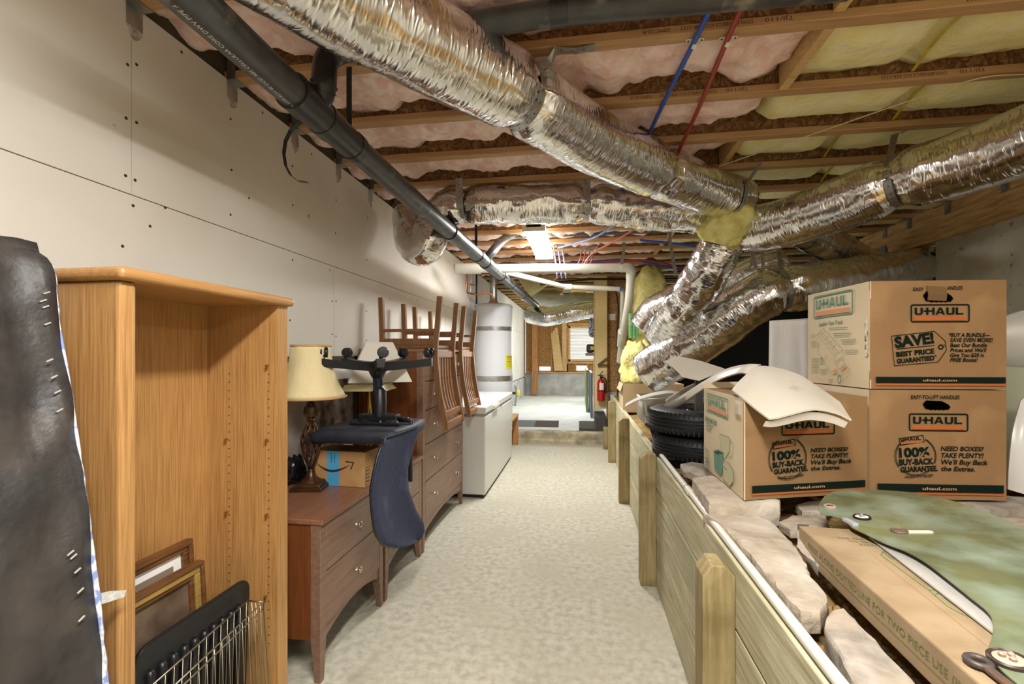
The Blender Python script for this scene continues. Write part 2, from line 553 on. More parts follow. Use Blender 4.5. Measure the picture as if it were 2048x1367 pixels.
# retained ground behind the timber wall
M_SOIL = mat('clay_soil', 'ab8f5f', '876c43', rough=1.0, scale=9, detail=9, bump=1.0, bscale=45, bdist=0.02, spec=0.1)
so = MB()
def soil_z(x, y):
    t = min(1, max(0, (x - 0.5) / 0.7))
    return 0.70 + 0.045 * t + 0.012 * fbm(x * 5, y * 5, 1) + 0.008 * nz3(x * 22, y * 22, 2)
P = []
for i in range(91):
    x = 0.478 + (3.75 - 0.478) * (i / 90) ** 1.35
    P.append([Vector((x, -0.8 + 7.9 * j / 160, soil_z(x, -0.8 + 7.9 * j / 160))) for j in range(161)])
so.grid(P)
for i in range(420):
    x, y = random.uniform(0.5, 2.6), random.uniform(0.4, 3.4)
    r = random.uniform(0.004, 0.013)
    so.lathe([(0.0, -r), (r * 0.8, -r * 0.5), (r, 0.1 * r), (r * 0.6, r * 0.7), (0.0, r * 0.8)],
             Matrix.Translation((x, y, soil_z(x, y) + r * 0.2)) @ Matrix.Rotation(random.random() * 6, 4, Vector((random.random(), 1, random.random()))), 6, caps=False)
struct(so, 'floor_earth', M_SOIL, origin=(1.5, 3, 0.7), smooth=True)

# far wall: concrete stem, framing, strand board, window
YF = 12.95
wf = MB(); wf.mi = 0; wf.box(XL, 1.6, YF, YF + 0.2, 0.0, 0.80)
wf.mi = 1
va = (PY(1078, 733, YF), PY(1101, 741, YF)); vb = (PY(1152, 731, YF), PY(1174, 741, YF)); wn = (PY(1137, 652, YF), PY(1225, 722, YF))
def hole_wall(mb, x0, x1, z0, z1, holes, y0, y1):
    xs = sorted({x0, x1} | {h[0] for h in holes} | {h[1] for h in holes})
    zs = sorted({z0, z1} | {h[2] for h in holes} | {h[3] for h in holes})
    for i in range(len(xs) - 1):
        for j in range(len(zs) - 1):
            cx, cz = (xs[i] + xs[i + 1]) / 2, (zs[j] + zs[j + 1]) / 2
            if any(h[0] < cx < h[1] and h[2] < cz < h[3] for h in holes): continue
            mb.box(xs[i], xs[i + 1], y0, y1, zs[j], zs[j + 1])
H_ = [(va[0].x, va[1].x, va[1].z, va[0].z), (vb[0].x, vb[1].x, vb[1].z, vb[0].z), (wn[0].x, wn[1].x, wn[1].z, wn[0].z)]
hole_wall(wf, XL, 1.6, 0.80, ZTOP, H_, YF + 0.09, YF + 0.11)
struct(wf, 'wall_far', [M_CONCW, OSBL], origin=(0, YF, 0))
# daylight beyond the openings
M_SKY = mat('bright_daylight', (0.9, 0.95, 1.0, 1), rough=1, emit=1.3)
sk = MB(); sk.box(-1.2, 1.6, YF + 0.5, YF + 0.52, 0.7, 2.6)
struct(sk, 'trim_daylight', M_SKY)
pl = MB(); pl.box(XL + 0.02, 1.6, YF - 0.05, YF + 0.09, 0.80, 0.84)
struct(pl, 'trim_1', M_STUDX)
def stud(u0, u1, v0, v1, label, y=YF, t=0.09, m=M_STUD, name='wall_stud'):
    a, b = PY(u0, v0, y), PY(u1, v1, y)
    o = MB().box(a.x, b.x, y, y + t, b.z, a.z).build(name, m, bevel=0.004)
    tag(o, label, 'stud', 'bare studs of the far wall'); return o
zt = 640
stud(1064, 1074.5, 638, 789, 'wide wooden post in the far left corner, standing on the slab', 12.6, 0.2)
stud(1076, 1078.5, 640, 742, 'narrow stud left of the wide strand board panel on the far wall')
stud(1101, 1104.5, 640, 742, 'stud right of the wide strand board panel on the far wall')
stud(1124, 1133, 640, 742, 'broad pale stud beside the leaning boards on the far wall', m=M_PINE)
stud(1133, 1137, 648, 742, 'trimmer stud at the left edge of the blind')
stud(1137, 1200, 722.5, 727, 'horizontal sill plate under the window blind', m=M_STUDX, name='sill_plate')
stud(1134, 1200, 646, 651, 'horizontal header plate above the window blind', m=M_STUDX, name='header_plate')
stud(1150, 1153, 727, 742, 'short cripple stud under the blind left of the little vent')
stud(1173.5, 1177, 727, 742, 'short cripple stud under the blind right of the little vent')
stud(1134, 1137.5, 727, 742, 'short cripple stud under the lower left corner of the blind')
for i, (u0, v0, u1) in enumerate(((1104.5, 665, 1112), (1108, 660, 1117), (1112, 655, 1123))):
    a, b = PY(u0, v0, YF - 0.1), PY(u1, 741, YF - 0.1)
    o = MB().bar((b.x, YF - 0.14, b.z), (a.x, YF - 0.02, a.z), 0.085, 0.03, (0, 1, 0)).build('leaning_board', M_PINE)
    tag(o, ['shortest board leaning on the far wall, leftmost of three', 'middle board of the three leaning on the far wall', 'tallest board leaning on the far wall, rightmost of three'][i], 'board', 'boards leaning on the far wall')
wi = MB()
a, b = wn
for (x0, x1, z0, z1) in ((a.x, a.x + 0.05, b.z, a.z), (b.x - 0.05, b.x, b.z, a.z), (a.x, b.x, a.z - 0.05, a.z), (a.x, b.x, b.z, b.z + 0.05)):
    wi.box(x0, x1, YF - 0.005, YF + 0.1, z0, z1)
WIN = struct(wi, 'window_1', M_PINE)
gl = MB(); gl.box(a.x + 0.05, b.x - 0.05, YF + 0.085, YF + 0.09, b.z + 0.05, a.z - 0.05)
M_GLASS = mat('clear_glass', (0.95, 0.98, 1, 1), rough=0.02, trans=1.0)
gl.build('pane', M_GLASS, WIN)
M_BLIND = mat('blind_slat', 'f2f0ea', rough=0.5)
bl = empty('window_blind', ((a.x + b.x) / 2, YF + 0.0, b.z), 'white horizontal slat blind drawn down over the far window', 'blind')
bb = MB()
n = 22
for i in range(n):
    z = b.z + 0.06 + (a.z - b.z - 0.12) * i / (n - 1)
    bb.box(a.x + 0.05, b.x - 0.05, -0.022, 0.022, -0.0012, 0.0012, Matrix.Translation((0, YF + 0.04, z)) @ Matrix.Rotation(0.75, 4, 'X'))
bb.build('slats', M_BLIND, bl)
MB().box(a.x + 0.05, b.x - 0.05, YF + 0.0, YF + 0.06, a.z - 0.06, a.z - 0.03).build('head_rail', M_BLIND, bl)

# partition wall end and strand board wall on the right of the corridor
M_CREAM = mat('cream_paint', 'e6cf92', 'dcc483', rough=0.7, scale=1.5)
ya = 7.30
a, b = PY(1188.5, 560, ya), PY(1213, 817, ya)
pw = MB(); pw.mi = 0; pw.box(a.x + 0.012, b.x, ya, ya + 0.45, b.z, 2.6); pw.mi = 1; pw.box(a.x, a.x + 0.012, ya - 0.002, ya + 0.45, b.z, 2.6); pw.box(b.x, b.x + 0.012, ya - 0.002, ya + 0.10, 0.18, 2.6)
struct(pw, 'wall_partition', [M_CREAM, M_PINE])
yo = 7.45
a, b = PY(1214.5, 560, yo), PY(1262, 784, yo)
ow = MB(); ow.mi = 0
zs = [2.6]
z = 2.6
cuts = [PY(1225, v, yo).z for v in (589, 617, 674, 731, 760)]
prev = 2.62
for c in cuts + [b.z]:
    ow.box(a.x, b.x + 0.5, yo, yo + 0.02, c + 0.003, prev - 0.003); prev = c
ow.mi = 1; ow.box(a.x, b.x + 0.5, yo + 0.004, yo + 0.1, 0.0, 2.6)
ow.mi = 2; ow.box(a.x, b.x + 0.5, yo - 0.01, yo + 0.1, 0.0, b.z)
struct(ow, 'wall_strand_board', [OSBL, M_BOARDEDGE, M_CONC])

# ================================================================ CEILING
XE = 3.0
WEBM = OSB
for k in range(0, 28):
    y = JY(k)
    x1 = XE + 0.12 if y < 7 else 2.0
    lab = 'wooden I-joist crossing under the floor, %s from the camera end' % ORD[k]
    r = empty('floor_joist', (0, y, ZC), lab, 'joist', 'ceiling joists')
    MB().box(XL - 0.055, x1, y - 0.029, y + 0.029, ZC, ZC + 0.036).build('bottom_flange', M_JOIST, r, bevel=0.003, seg=1)
    MB().box(XL, x1, y - 0.005, y + 0.005, ZC + 0.036, ZTOP - 0.036).build('web', OSB, r)
    if k in (2, 3, 4):
        F = (Vector((0, y - 0.0296, 0)), Vector((-1, 0, 0)), Vector((0, 0, -1)))
        for x_, s_, w_ in ((0.78, 'TJI/110', 0.10), (0.64, 'OWL8D18SC3 ICC ESR 1153', 0.26), (0.34, '02MC32-B', 0.10), (1.75, 'TJI/110', 0.10), (1.60, 'OWL8D18SC3 ICC ESR 1153', 0.26)):
            if k == 2 and x_ > 1: continue
            tx = MB()
            put_text(tx, s_, F, -x_, -(ZC + 0.026), 0.015, w_, lift=0.0006)
            tx.build('printing', mat('faded_ink', '5a4024', rough=0.9), r, recalc=False)
    MB().box(XL, x1, y - 0.029, y + 0.029, ZTOP - 0.036, ZTOP).build('top_flange', M_JOIST, r)
# rim board at the left wall head
rb = MB(); rb.box(XL - 0.10, XL - 0.06, -1.5, 13, ZC, ZTOP)
struct(rb, 'trim_2', OSB)

# joist hangers on the left wall head with the torn plaster below
M_PLASTER = mat('torn_plaster', 'c6bfb2', '7e776c', rough=0.95, scale=38, detail=6, bump=0.8, bscale=60)
for k in range(1, 10):
    y = JY(k)
    r = empty('joist_hanger', (XL, y, ZC), 'grey metal joist hanger on the left wall head, %s from the camera end' % ORD[k - 1], 'joist hanger', 'joist hangers on the left wall')
    h = MB()
    h.box(XL, XL + 0.045, y - 0.032, y + 0.032, ZC - 0.004, ZC - 0.001)
    for s in (-1, 1): h.box(XL, XL + 0.04, y + s * 0.031 - 0.001, y + s * 0.031 + 0.001, ZC - 0.002, ZC + 0.11)
    h.box(XL + 0.0, XL + 0.0025, y - 0.03, y + 0.03, ZC - 0.075, ZC)
    h.build('seat_bracket', M_STEEL, r)
    t = MB()
    rr = [0.026 * (1 + 0.6 * nz3(math.cos(a_ * .6) * 2, math.sin(a_ * .6) * 2, k * 3.1)) for a_ in range(16)]
    t.prism([(rr[i] * math.cos(i * math.pi / 8), -0.005 + 1.3 * rr[i] * math.sin(i * math.pi / 8)) for i in range(16)], (XL, y, ZC - 0.075), (0, 1, 0), (0, 0, 1), (0.0, 0.0018))
    t.build('torn_plaster', M_PLASTER, r)

# glass wool batts, one run per bay and colour
XB = 0.93
def batt(k, x0, x1, colour, seed, pins=(), sag=0.05, flap=0.10):
    y0, y1 = JY(k) + 0.012, JY(k + 1) - 0.012
    nx, ny = max(16, int((x1 - x0) / 0.022)), 22
    P, Q = [], []
    pink = colour == 'pink'
    for i in range(nx + 1):
        x = x0 + (x1 - x0) * i / nx
        pin = 0
        for p in pins: pin = max(pin, math.exp(-((x - p) / 0.05) ** 2))
        ex = min(1, (x - x0) / 0.05, (x1 - x) / 0.05)
        lift = flap * max(0, 0.5 + (1.5 if pink else 1.1) * nz3(x * (3.4 if pink else 1.5), seed, 0.5))
        row, rq = [], []
        for j in range(ny + 1):
            t = j / ny
            far = max(0, (t - 0.5) / 0.5)
            z = 2.645 - sag * math.sin(math.pi * min(1, t * 1.1)) ** 0.7 + lift * far ** 1.6
            if pink:
                z -= 0.046 * (abs(fbm(x * 4.2, t * 1.7, seed, 3)) ** 0.8) - 0.020 * fbm(x * 11, t * 4, seed + 4, 4) - 0.012
                z += 0.10 * max(0, nz3(x * 3.3, t * 1.3, seed + 9) - 0.25)
            else:
                z -= 0.016 * fbm(x * 3, t * 2, seed, 3) - 0.006 * fbm(x * 14, t * 5, seed, 2)
            z += 0.085 * pin * (0.3 + math.sin(math.pi * t))
            z += 0.03 * (1 - ex)
            z = min(z, 2.80)
            yy = y0 + (y1 - y0) * t
            row.append(Vector((x, yy + 0.006 * fbm(x * 9, seed, t, 2), z)))
            rq.append(Vector((x, yy, 2.84)))
        P.append(row); Q.append(rq)
    mb = MB(); mb.slab(P, Q)
    return mb
PINS = {0: (1.55, 2.3), 1: (1.45,), 2: (1.45, 2.45), 3: (1.42, 2.0), 4: (1.62, 2.3), 5: (1.5,), 6: (1.7,), 7: (1.4,)}
for k in range(-1, 27):
    far = JY(k) > 7.0
    kk = k + 1
    if not far:
        o = batt(k, XL - 0.05, XB - 0.03, 'pink', k * 5.3 + 1).build('insulation_batt', M_PINK, smooth=True)
        tag(o, 'pink glass wool sagging in the %s joist bay from the camera, above the corridor' % ORD[kk], 'insulation', 'pink insulation batts')
        o = batt(k, XB + 0.03, XE + 0.1, 'yellow', k * 3.7 + 2, PINS.get(k, ()), 0.055, 0.07).build('insulation_batt', M_YELLOW, smooth=True)
        tag(o, 'yellow glass wool filling the %s joist bay from the camera, above the stored boxes' % ORD[kk], 'insulation', 'yellow insulation batts')
    else:
        o = batt(k, XL + 0.01, 1.9, 'yellow', k * 3.7 + 2, (), 0.04, 0.07).build('insulation_batt', M_YELLOW, smooth=True)
        tag(o, 'glass wool in the %s joist bay from the camera, over the far raised floor' % ORD[kk], 'insulation', 'insulation batts over the raised floor')
    for p in PINS.get(k, ()):
        y0, y1 = JY(k), JY(k + 1)
        s = MB()
        pts = [(p + 0.05 * t / 8, y0 + 0.02 + (y1 - y0 - 0.04) * t / 8, 2.612 + 0.030 * math.sin(math.pi * t / 8)) for t in range(9)]
        strip(s, pts, (1, 0, 0), 0.014, 0.0012)
        o = s.build('insulation_strap', M_BAND)
        tag(o, 'yellow strap under the glass wool %s, %s joist bay from the camera' % ('toward the right wall' if p > 1.9 else 'near the pink wool', ORD[kk]), 'strap', 'insulation straps')
# blocking boards between the joists where the two wools meet
for k in range(0, 12):
    if k == 4: continue
    y0, y1 = JY(k) + 0.03, JY(k + 1) - 0.03
    o = MB().box(XB - 0.02, XB + 0.02, y0, y1, ZC + (0.02 if k % 3 else 0.0), ZTOP - 0.04).build('blocking_board', M_PINE, bevel=0.003)
    tag(o, 'pale timber blocking between pink and yellow wool, in the %s joist bay from the camera' % ORD[k + 1], 'blocking', 'blocking boards')

# ================================================================ DUCTS AND PIPES
def resample(path, ds):
    out = [path[0].copy()]; acc = 0.0
    for a, b in zip(path[:-1], path[1:]):
        L = (b - a).length
        if L < 1e-9: continue
        pos = ds - acc
        while pos <= L:
            out.append(a.lerp(b, pos / L)); pos += ds
        acc = L - (pos - ds)
    return out
class Duct:
    def __init__(s, pts, r, pinch=(), seed=0.0, wr=0.006, ds=0.016, seg=56, taper=None):
        P = resample(spline(pts, 16), ds)
        s.P, s.ds, s.seed, s.wr, s.seg = P, ds, seed, wr, seg
        s.r = r
        s.X, s.Y, s.T = [], [], []
        prev = None
        n = len(P)
        for i in range(n):
            t = (P[min(i + 2, n - 1)] - P[max(i - 2, 0)]).normalized()
            if prev is None: x = t.cross(Vector((0, 0, 1))).normalized()
            else: x = (prev - t * prev.dot(t)).normalized()
            prev = x
            s.X.append(x); s.Y.append(t.cross(x)); s.T.append(t)
        s.pin = []
        for q in pinch:
            q = Vector(q)
            i = min(range(n), key=lambda j: (P[j] - q).length)
            s.pin.append(i * ds)
        s.taper = taper
    def rad(s, i, th):
        L = i * s.ds
        r = s.r
        if s.taper:
            f = i / (len(s.P) - 1); r = s.taper[0] + (s.taper[1] - s.taper[0]) * f
        c, sn = math.cos(th), math.sin(th)
        w = s.wr
        d = w * 1.1 * nz3(L * 5 + s.seed, c * 1.4, sn * 1.4 + s.seed)
        rn = nz3(L * 17, c * 1.8 + s.seed, sn * 1.8)
        d += w * 0.8 * (0.5 - abs(rn) * 1.6)
        d += w * 0.5 * nz3(L * 34 + 4 * c, c * 5, sn * 5 + s.seed)
        k = 1.0
        for p in s.pin:
            e = abs(L - p)
            k -= 0.20 * math.exp(-(e / 0.045) ** 2)
            d += 0.016 * math.exp(-e / 0.10) * (abs(nz3(th * 3.1, p, e * 5)) * 2 - 0.5)
        return r * k + d
    def surf(s, i, th, lift=0.0):
        i = max(0, min(len(s.P) - 1, i)); j = int(i)
        rr = s.rad(i, th) + lift
        base = s.P[j].lerp(s.P[min(j + 1, len(s.P) - 1)], i - j)
        return base + (s.X[j] * math.cos(th) + s.Y[j] * math.sin(th)) * rr
    def build(s, name, m, parent=None, **k):
        mb = MB(); seg = s.seg; n = len(s.P)
        uvl = mb.bm.loops.layers.uv.new('UVMap')
        V = [[mb.bm.verts.new(s.surf(i, 2 * math.pi * a / seg)) for a in range(seg)] for i in range(n)]
        for i in range(n - 1):
            for a in range(seg):
                f = mb.face([V[i][a], V[i][(a + 1) % seg], V[i + 1][(a + 1) % seg], V[i + 1][a]])
                if f:
                    for lp, (ii, aa) in zip(f.loops, ((i, a), (i, a + 1), (i + 1, a + 1), (i + 1, a))):
                        lp[uvl].uv = (ii * s.ds, aa * 2 * math.pi / seg * s.r)
        mb.face(V[0][::-1]); mb.face(V[-1])
        return mb.build(name, m, parent, smooth=True, recalc=True, **k)
    def text(s, mb, txt, i0, th0, h, width=None, along=1, flip=1, lift=0.002, shear=0.0, off=0.0):
        vs, fs = text_geo(txt, shear, off)
        x0, x1 = min(v[0] for v in vs), max(v[0] for v in vs)
        ky = h / 0.72; kx = width / (x1 - x0) if width else ky
        V = [mb.bm.verts.new(s.surf(i0 + along * (v[0] - x0) * kx / s.ds, th0 + flip * v[1] * ky / s.r, lift)) for v in vs]
        for f in fs: mb.face([V[q] for q in f])
    def near(s, q):
        q = Vector(q); return min(range(len(s.P)), key=lambda j: (s.P[j] - q).length)
    def ring(s, mb, i, w, th, a0, a1, lift=0.004, n=26):
        """strap hugging the duct from angle a0 to a1 (world angle: 0 = +x side, -90 deg = under)"""
        t = s.T[i]; up = (Vector((0, 0, 1)) - t * t.z).normalized(); sd = t.cross(up)
        if sd.x < 0: sd = -sd
        rr = max(s.rad(i, 2 * math.pi * q / 12) for q in range(12)) + lift
        pts = [s.P[i] + (sd * math.cos(a0 + (a1 - a0) * q / n) + up * math.sin(a0 + (a1 - a0) * q / n)) * rr for q in range(n + 1)]
        return pts, t
M_INK = mat('black_ink', '1b1a19', rough=0.7)

# --- big foil duct crossing from the top left of the view down to the junction
zA = 2.415
dA_pts = [PZ(380, -190, zA), PZ(540, -95, zA), PZ(690, 2, zA), PZ(870, 100, zA), PZ(1040, 192, zA - 0.015), PZ(1190, 285, zA - 0.02), PZ(1320, 345, zA - 0.02), PZ(1435, 388, zA - 0.015), PZ(1478, 398, zA)]
pA, pA2 = PZ(1040, 192, zA - 0.015), PZ(1320, 345, zA - 0.02)
dA = Duct(dA_pts, 0.146, [pA, pA2], 1.3, 0.0035)
rA = empty('foil_duct', PZ(870, 100, zA), 'long silver foil duct running from overhead left down to the yellow wrapped junction', 'duct', 'foil ducts')
dA.build('foil_sleeve', FOIL, rA)
# --- duct crossing the corridor at the light fitting, turning into the left wall
zb = lambda u, v, d: W(u, v, d)
dB_pts = [zb(1452, 432, 3.32), zb(1400, 428, 3.3), zb(1290, 418, 3.3), zb(1170, 408, 3.3), zb(1040, 409, 3.3), zb(930, 410, 3.32), zb(890, 420, 3.36), zb(868, 446, 3.36), zb(860, 478, 3.34), zb(842, 498, 3.38), zb(824, 482, 3.46), zb(820, 450, 3.52), zb(820, 422, 3.56)]
dB = Duct(dB_pts, 0.138, [zb(1172, 408, 3.3), zb(930, 410, 3.32)], 4.1, 0.010, taper=(0.142, 0.128))
rB = empty('foil_duct', zb(1040, 408, 3.6), 'silver foil duct crossing above the lit fixture, looping down at the left wall', 'duct', 'foil ducts')
dB.build('foil_sleeve', FOIL, rB)
mb = MB()
iB = dB.near(zb(1010, 409, 3.3))
thB = None
best = 9
for q in range(72):
    th = 2 * math.pi * q / 72
    v = (dB.surf(iB, th) - dB.P[iB]).normalized()
    tgt = Vector((0, -0.80, 0.60)).normalized()
    if (v - tgt).length < best: best, thB = (v - tgt).length, th
# reading direction must run left to right (+x)
al = 1 if dB.T[iB].x > 0 else -1
upz = (dB.surf(iB, thB + 0.1) - dB.surf(iB, thB)).z
fp = 1 if upz > 0 else -1
dB.text(mb, 'JPL', iB - al * 4, thB, 0.026, 0.075, al, fp, 0.004, 0.3, 0.01)
dB.text(mb, '6"', dB.near(zb(936, 410, 3.32)), thB - fp * 0.12, 0.026, None, al, fp, 0.004)
for q in range(3):
    dB.text(mb, '========', iB + al * 10, thB - fp * (0.08 * q - 0.1), 0.006, 0.09, al, fp, 0.004)
mb.build('printing', M_INK, rB, recalc=False)
# --- right hand duct
dC_pts = [W(2560, 70, 1.40), W(2330, 165, 1.62), W(2180, 225, 1.85), W(2048, 283, 2.05), W(1920, 326, 2.25), W(1790, 366, 2.45), W(1660, 415, 2.72), W(1560, 448, 2.98), W(1500, 458, 3.15), W(1470, 455, 3.25)]
dC = Duct(dC_pts, 0.155, [W(1790, 366, 2.45)], 7.7, 0.0045)
rC = empty('foil_duct', W(1790, 366, 2.45), 'silver foil duct rising from the junction to the right edge under the yellow wool', 'duct', 'foil ducts')
dC.build('foil_sleeve', FOIL, rC)
# --- crumpled drop below the junction
dD_pts = [W(1458, 462, 3.26), W(1446, 489, 3.28), W(1412, 547, 3.40), W(1381, 597, 3.58), W(1354, 634, 3.8), W(1330, 668, 4.05)]
dD = Duct(dD_pts, 0.155, [W(1379, 600, 3.6)], 2.2, 0.015, taper=(0.152, 0.175))
rD = empty('foil_duct', W(1330, 692, 4.0), 'crumpled silver foil duct dropping steeply from the yellow wrapped junction', 'duct', 'foil ducts')
dD.build('foil_sleeve', FOIL, rD)
# --- big lower duct
dE_pts = [W(1297, 744, 4.08), W(1325, 726, 3.98), W(1395, 683, 3.78), W(1462, 634, 3.6), W(1510, 600, 3.5), W(1555, 580, 3.48), W(1620, 573, 3.5), W(1700, 562, 3.6), W(1780, 548, 3.85), W(1860, 532, 4.2), W(1895, 526, 4.35)]
dE = Duct(dE_pts, 0.188, [W(1555, 580, 3.48)], 9.4, 0.011, taper=(0.188, 0.180))
rE = empty('foil_duct', W(1480, 637, 2.97), 'long low silver foil duct curving up and away behind the upper printed carton', 'duct', 'foil ducts')
dE.build('foil_sleeve', FOIL, rE)
# --- ducts seen behind
for pts, r, lab, sd in (
    ([W(1288, 655, 5.0), W(1312, 625, 4.9), W(1360, 600, 4.7), W(1440, 575, 4.55), W(1500, 550, 4.4), W(1560, 530, 4.4)], 0.175, 'silver foil duct half hidden behind the crumpled steep drop', 3.3),
    ([W(1555, 440, 3.75), W(1600, 460, 3.95), W(1660, 490, 4.1), W(1720, 522, 4.3), W(1790, 560, 4.5)], 0.14, 'short silver foil duct slanting down between the right duct and the rough beam', 5.9),
    ([W(1300, 604, 8.7), W(1180, 602, 8.7), W(1120, 599, 8.8), W(1075, 592, 9.0), W(1052, 586, 9.3)], 0.17, 'dull grey duct high over the raised floor, upper of two', 6.4),
    ([W(1290, 620, 8.25), W(1185, 618, 8.2), W(1130, 627, 8.2), W(1090, 634, 8.2), W(1058, 628, 8.4)], 0.16, 'bright foil duct high over the raised floor, lower of two', 8.8)):
    d = Duct(pts, r, (), sd, 0.010, seg=40, ds=0.022)
    q = empty('foil_duct', pts[2], lab, 'duct', 'foil ducts')
    d.build('foil_sleeve', FOIL if 'dull' not in lab else mat('dull_foil', 'b5b3a4', rough=0.45, metal=0.7), q)

# --- yellow glass wool round the junction
def lump_tube(pts, r, seed, amp=0.03, ds=0.015, seg=48):
    d = Duct(pts, r, (), seed, 0.0, ds, seg)
    mb = MB(); P = []
    for i in range(len(d.P)):
        f = i / (len(d.P) - 1); e = math.sin(math.pi * min(1, max(0, f))) ** 0.35
        row = []
        for a in range(seg):
            th = 2 * math.pi * a / seg
            rr = r * (0.55 + 0.45 * e) + amp * fbm(math.cos(th) * 2 + seed, math.sin(th) * 2, f * 4) + amp * 0.4 * nz3(th * 4, f * 14, seed)
            row.append(d.P[i] + (d.X[i] * math.cos(th) + d.Y[i] * math.sin(th)) * rr)
        P.append(row + [row[0]])
    V = mb.grid(P)
    bmesh.ops.remove_doubles(mb.bm, verts=mb.bm.verts, dist=0.0004)
    return mb
o = lump_tube([W(1474, 400, 3.14), W(1462, 430, 3.12), W(1445, 465, 3.12), W(1432, 494, 3.14)], 0.142, 3.0, 0.042).build('insulation_wrap', M_YELLOWD, smooth=True)
tag(o, 'yellow glass wool wrapped round the junction of the overhead foil ducts', 'insulation')

# --- perforated metal straps
M_HOLE = mat('strap_hole', '2a2a29', rough=0.8)
def hanger(label, pts, wdir, w=0.032, m=M_STEEL, holes=True):
    r = empty('hanger_strap', pts[-1], label, 'strap', 'duct hanger straps')
    mb = MB(); strip(mb, pts, wdir, w, 0.0014)
    if holes:
        mb.mi = 1
        Q = resample([Vector(p) for p in pts], 0.045)
        for i in range(1, len(Q) - 1):
            t = (Q[i + 1] - Q[i - 1]).normalized()
            wd_ = Vector(wdir); wd_ = (wd_ - t * wd_.dot(t)).normalized(); nn = t.cross(wd_)
            for sg in (1, -1):
                mb.lathe([(0.0032, 0), (0.0032, 0.0004)], Matrix.Translation(Q[i] + nn * sg * 0.0009) @ Vector((0, 0, 1)).rotation_difference(nn * sg).to_matrix().to_4x4(), 8)
    mb.build('strap', [m, M_HOLE], r)
    return r
i = dA.near(pA)
ring, t = dA.ring(MB(), i, 0, 0, math.radians(40), math.radians(-170))
j = PZ(1190, 94, ZC - 0.004); j2 = PZ(1112, 99, ZC - 0.012)
hanger('perforated metal strap looped under the long overhead duct, its free end on a joist', [j, j.lerp(j2, 0.5) + Vector((0, 0, -0.012)), j2, j2 + Vector((-0.03, 0.03, -0.03))] + ring, t, 0.034)
i = dA.near(PZ(1440, 390, zA))
ring, t = dA.ring(MB(), i, 0, 0, math.radians(20), math.radians(-60))
hanger('metal strap slanting from the end of the long duct up to a joist', [PZ(1522, 325, ZC - 0.003), W(1498, 360, 3.0)] + ring, t, 0.034)
for u, lab in ((925, 'metal strap round the corridor duct near the left wall elbow'), (1172, 'metal strap round the corridor duct nearer the junction')):
    i = dB.near(W(u, 409, 3.3))
    ring, t = dB.ring(MB(), i, 0, 0, math.radians(40), math.radians(-90))
    t2 = dB.T[i]
    up = Vector((0, 0, 1)); f = Vector((0, -1, 0))
    rr = max(dB.rad(i, q) for q in range(6)) + 0.004
    pts = [dB.P[i] + f * (rr + 0.012) + up * 0.15, dB.P[i] + f * (rr + 0.006) + up * 0.08]
    for q in range(0, 9):
        a = math.radians(-q * 14)
        pts.append(dB.P[i] + f * rr * math.cos(a) + up * rr * math.sin(a))
    hanger(lab, pts, t2, 0.05)
i = dC.near(W(1790, 366, 2.45))
rr = max(dC.rad(i, q) for q in range(6)) + 0.004
pts = [PZ(1812, 262, ZC - 0.003), PZ(1790, 268, ZC - 0.02)]
tt = dC.T[i]; f = (Vector((0, -1, 0)) - tt * tt.dot(Vector((0, -1, 0)))).normalized(); up = Vector((0, 0, 1)); up = (up - tt * tt.z).normalized()
for q in range(0, 13):
    a = math.radians(70 - q * 14)
    pts.append(dC.P[i] + (f * math.cos(a) + up * math.sin(a)) * rr)
hanger('metal strap pinching the right hand duct below the yellow wool', pts, tt, 0.034)
i = dE.near(W(1555, 580, 3.48))
rr = max(dE.rad(i, q) for q in range(6)) + 0.004
tt = dE.T[i]; f = (Vector((0, -1, 0)) - tt * tt.dot(Vector((0, -1, 0)))).normalized(); up = (Vector((0, 0, 1)) - tt * tt.z).normalized()
pts = [W(1556, 402, 3.75), W(1555, 470, 3.55)]
for q in range(0, 12):
    a = math.radians(58 - q * 13)
    pts.append(dE.P[i] + (f * math.cos(a) + up * math.sin(a)) * rr)
hanger('straight metal strap holding the long low duct left of the upper printed carton', pts, tt, 0.034)
for (u0, v0, u1, v1, d, lab) in ((1496, 470, 1512, 536, 3.7, 'metal strap hanging behind the junction, left of three'), (1508, 480, 1504, 530, 3.9, 'thin metal strap hanging behind the junction, middle of three'), (1522, 470, 1526, 532, 3.9, 'metal strap hanging behind the junction, right of three'),
                             (1248, 500, 1242, 536, 5.0, 'metal strap tying the white horizontal pipe to a joist near its elbow'), (1340, 482, 1352, 552, 4.3, 'bent metal strap left of the crumpled drop')):
    a, b = W(u0, v0, d), W(u1, v1, d)
    a2 = Vector((a.x, a.y, ZC + 0.0)) if a.z < ZC else a
    hanger(lab, [a2, a, a.lerp(b, 0.5), b], (1, 0.1, 0), 0.032)

# --- big black drain pipe along the left side
def px_path(L): return [PX(u, v, x) for u, v, x in L]
drain_pts = px_path([(250, -122, -1.0), (450, 60, -1.0), (610, 205, -1.0), (700, 287, -0.99), (830, 402, -0.96), (960, 515, -0.90), (1062, 602, -0.80), (1072, 610, -0.785)])
rP = empty('drain_pipe', drain_pts[2], 'thick black plastic drain pipe running down the left side of the ceiling', 'pipe')
dr = spline(drain_pts, 10)
MB().tube(dr, 0.057, 28).build('pipe', M_ABS, rP, smooth='auto')
DRL = resample(dr, 0.01)
def dpt(u, v):
    tgt = Vector((u, v))
    def pj(p):
        c, s = math.cos(PSI), math.sin(PSI); q = p - EYE
        cx, cy = q.x * c + q.y * s, -q.x * s + q.y * c
        return Vector((U0 + FPX * cx / cy, V0 - FPX * q.z / cy)) if cy > 0.1 else Vector((-9e3, 0))
    i = min(range(len(DRL)), key=lambda k: (pj(DRL[k]) - tgt).length)
    return i
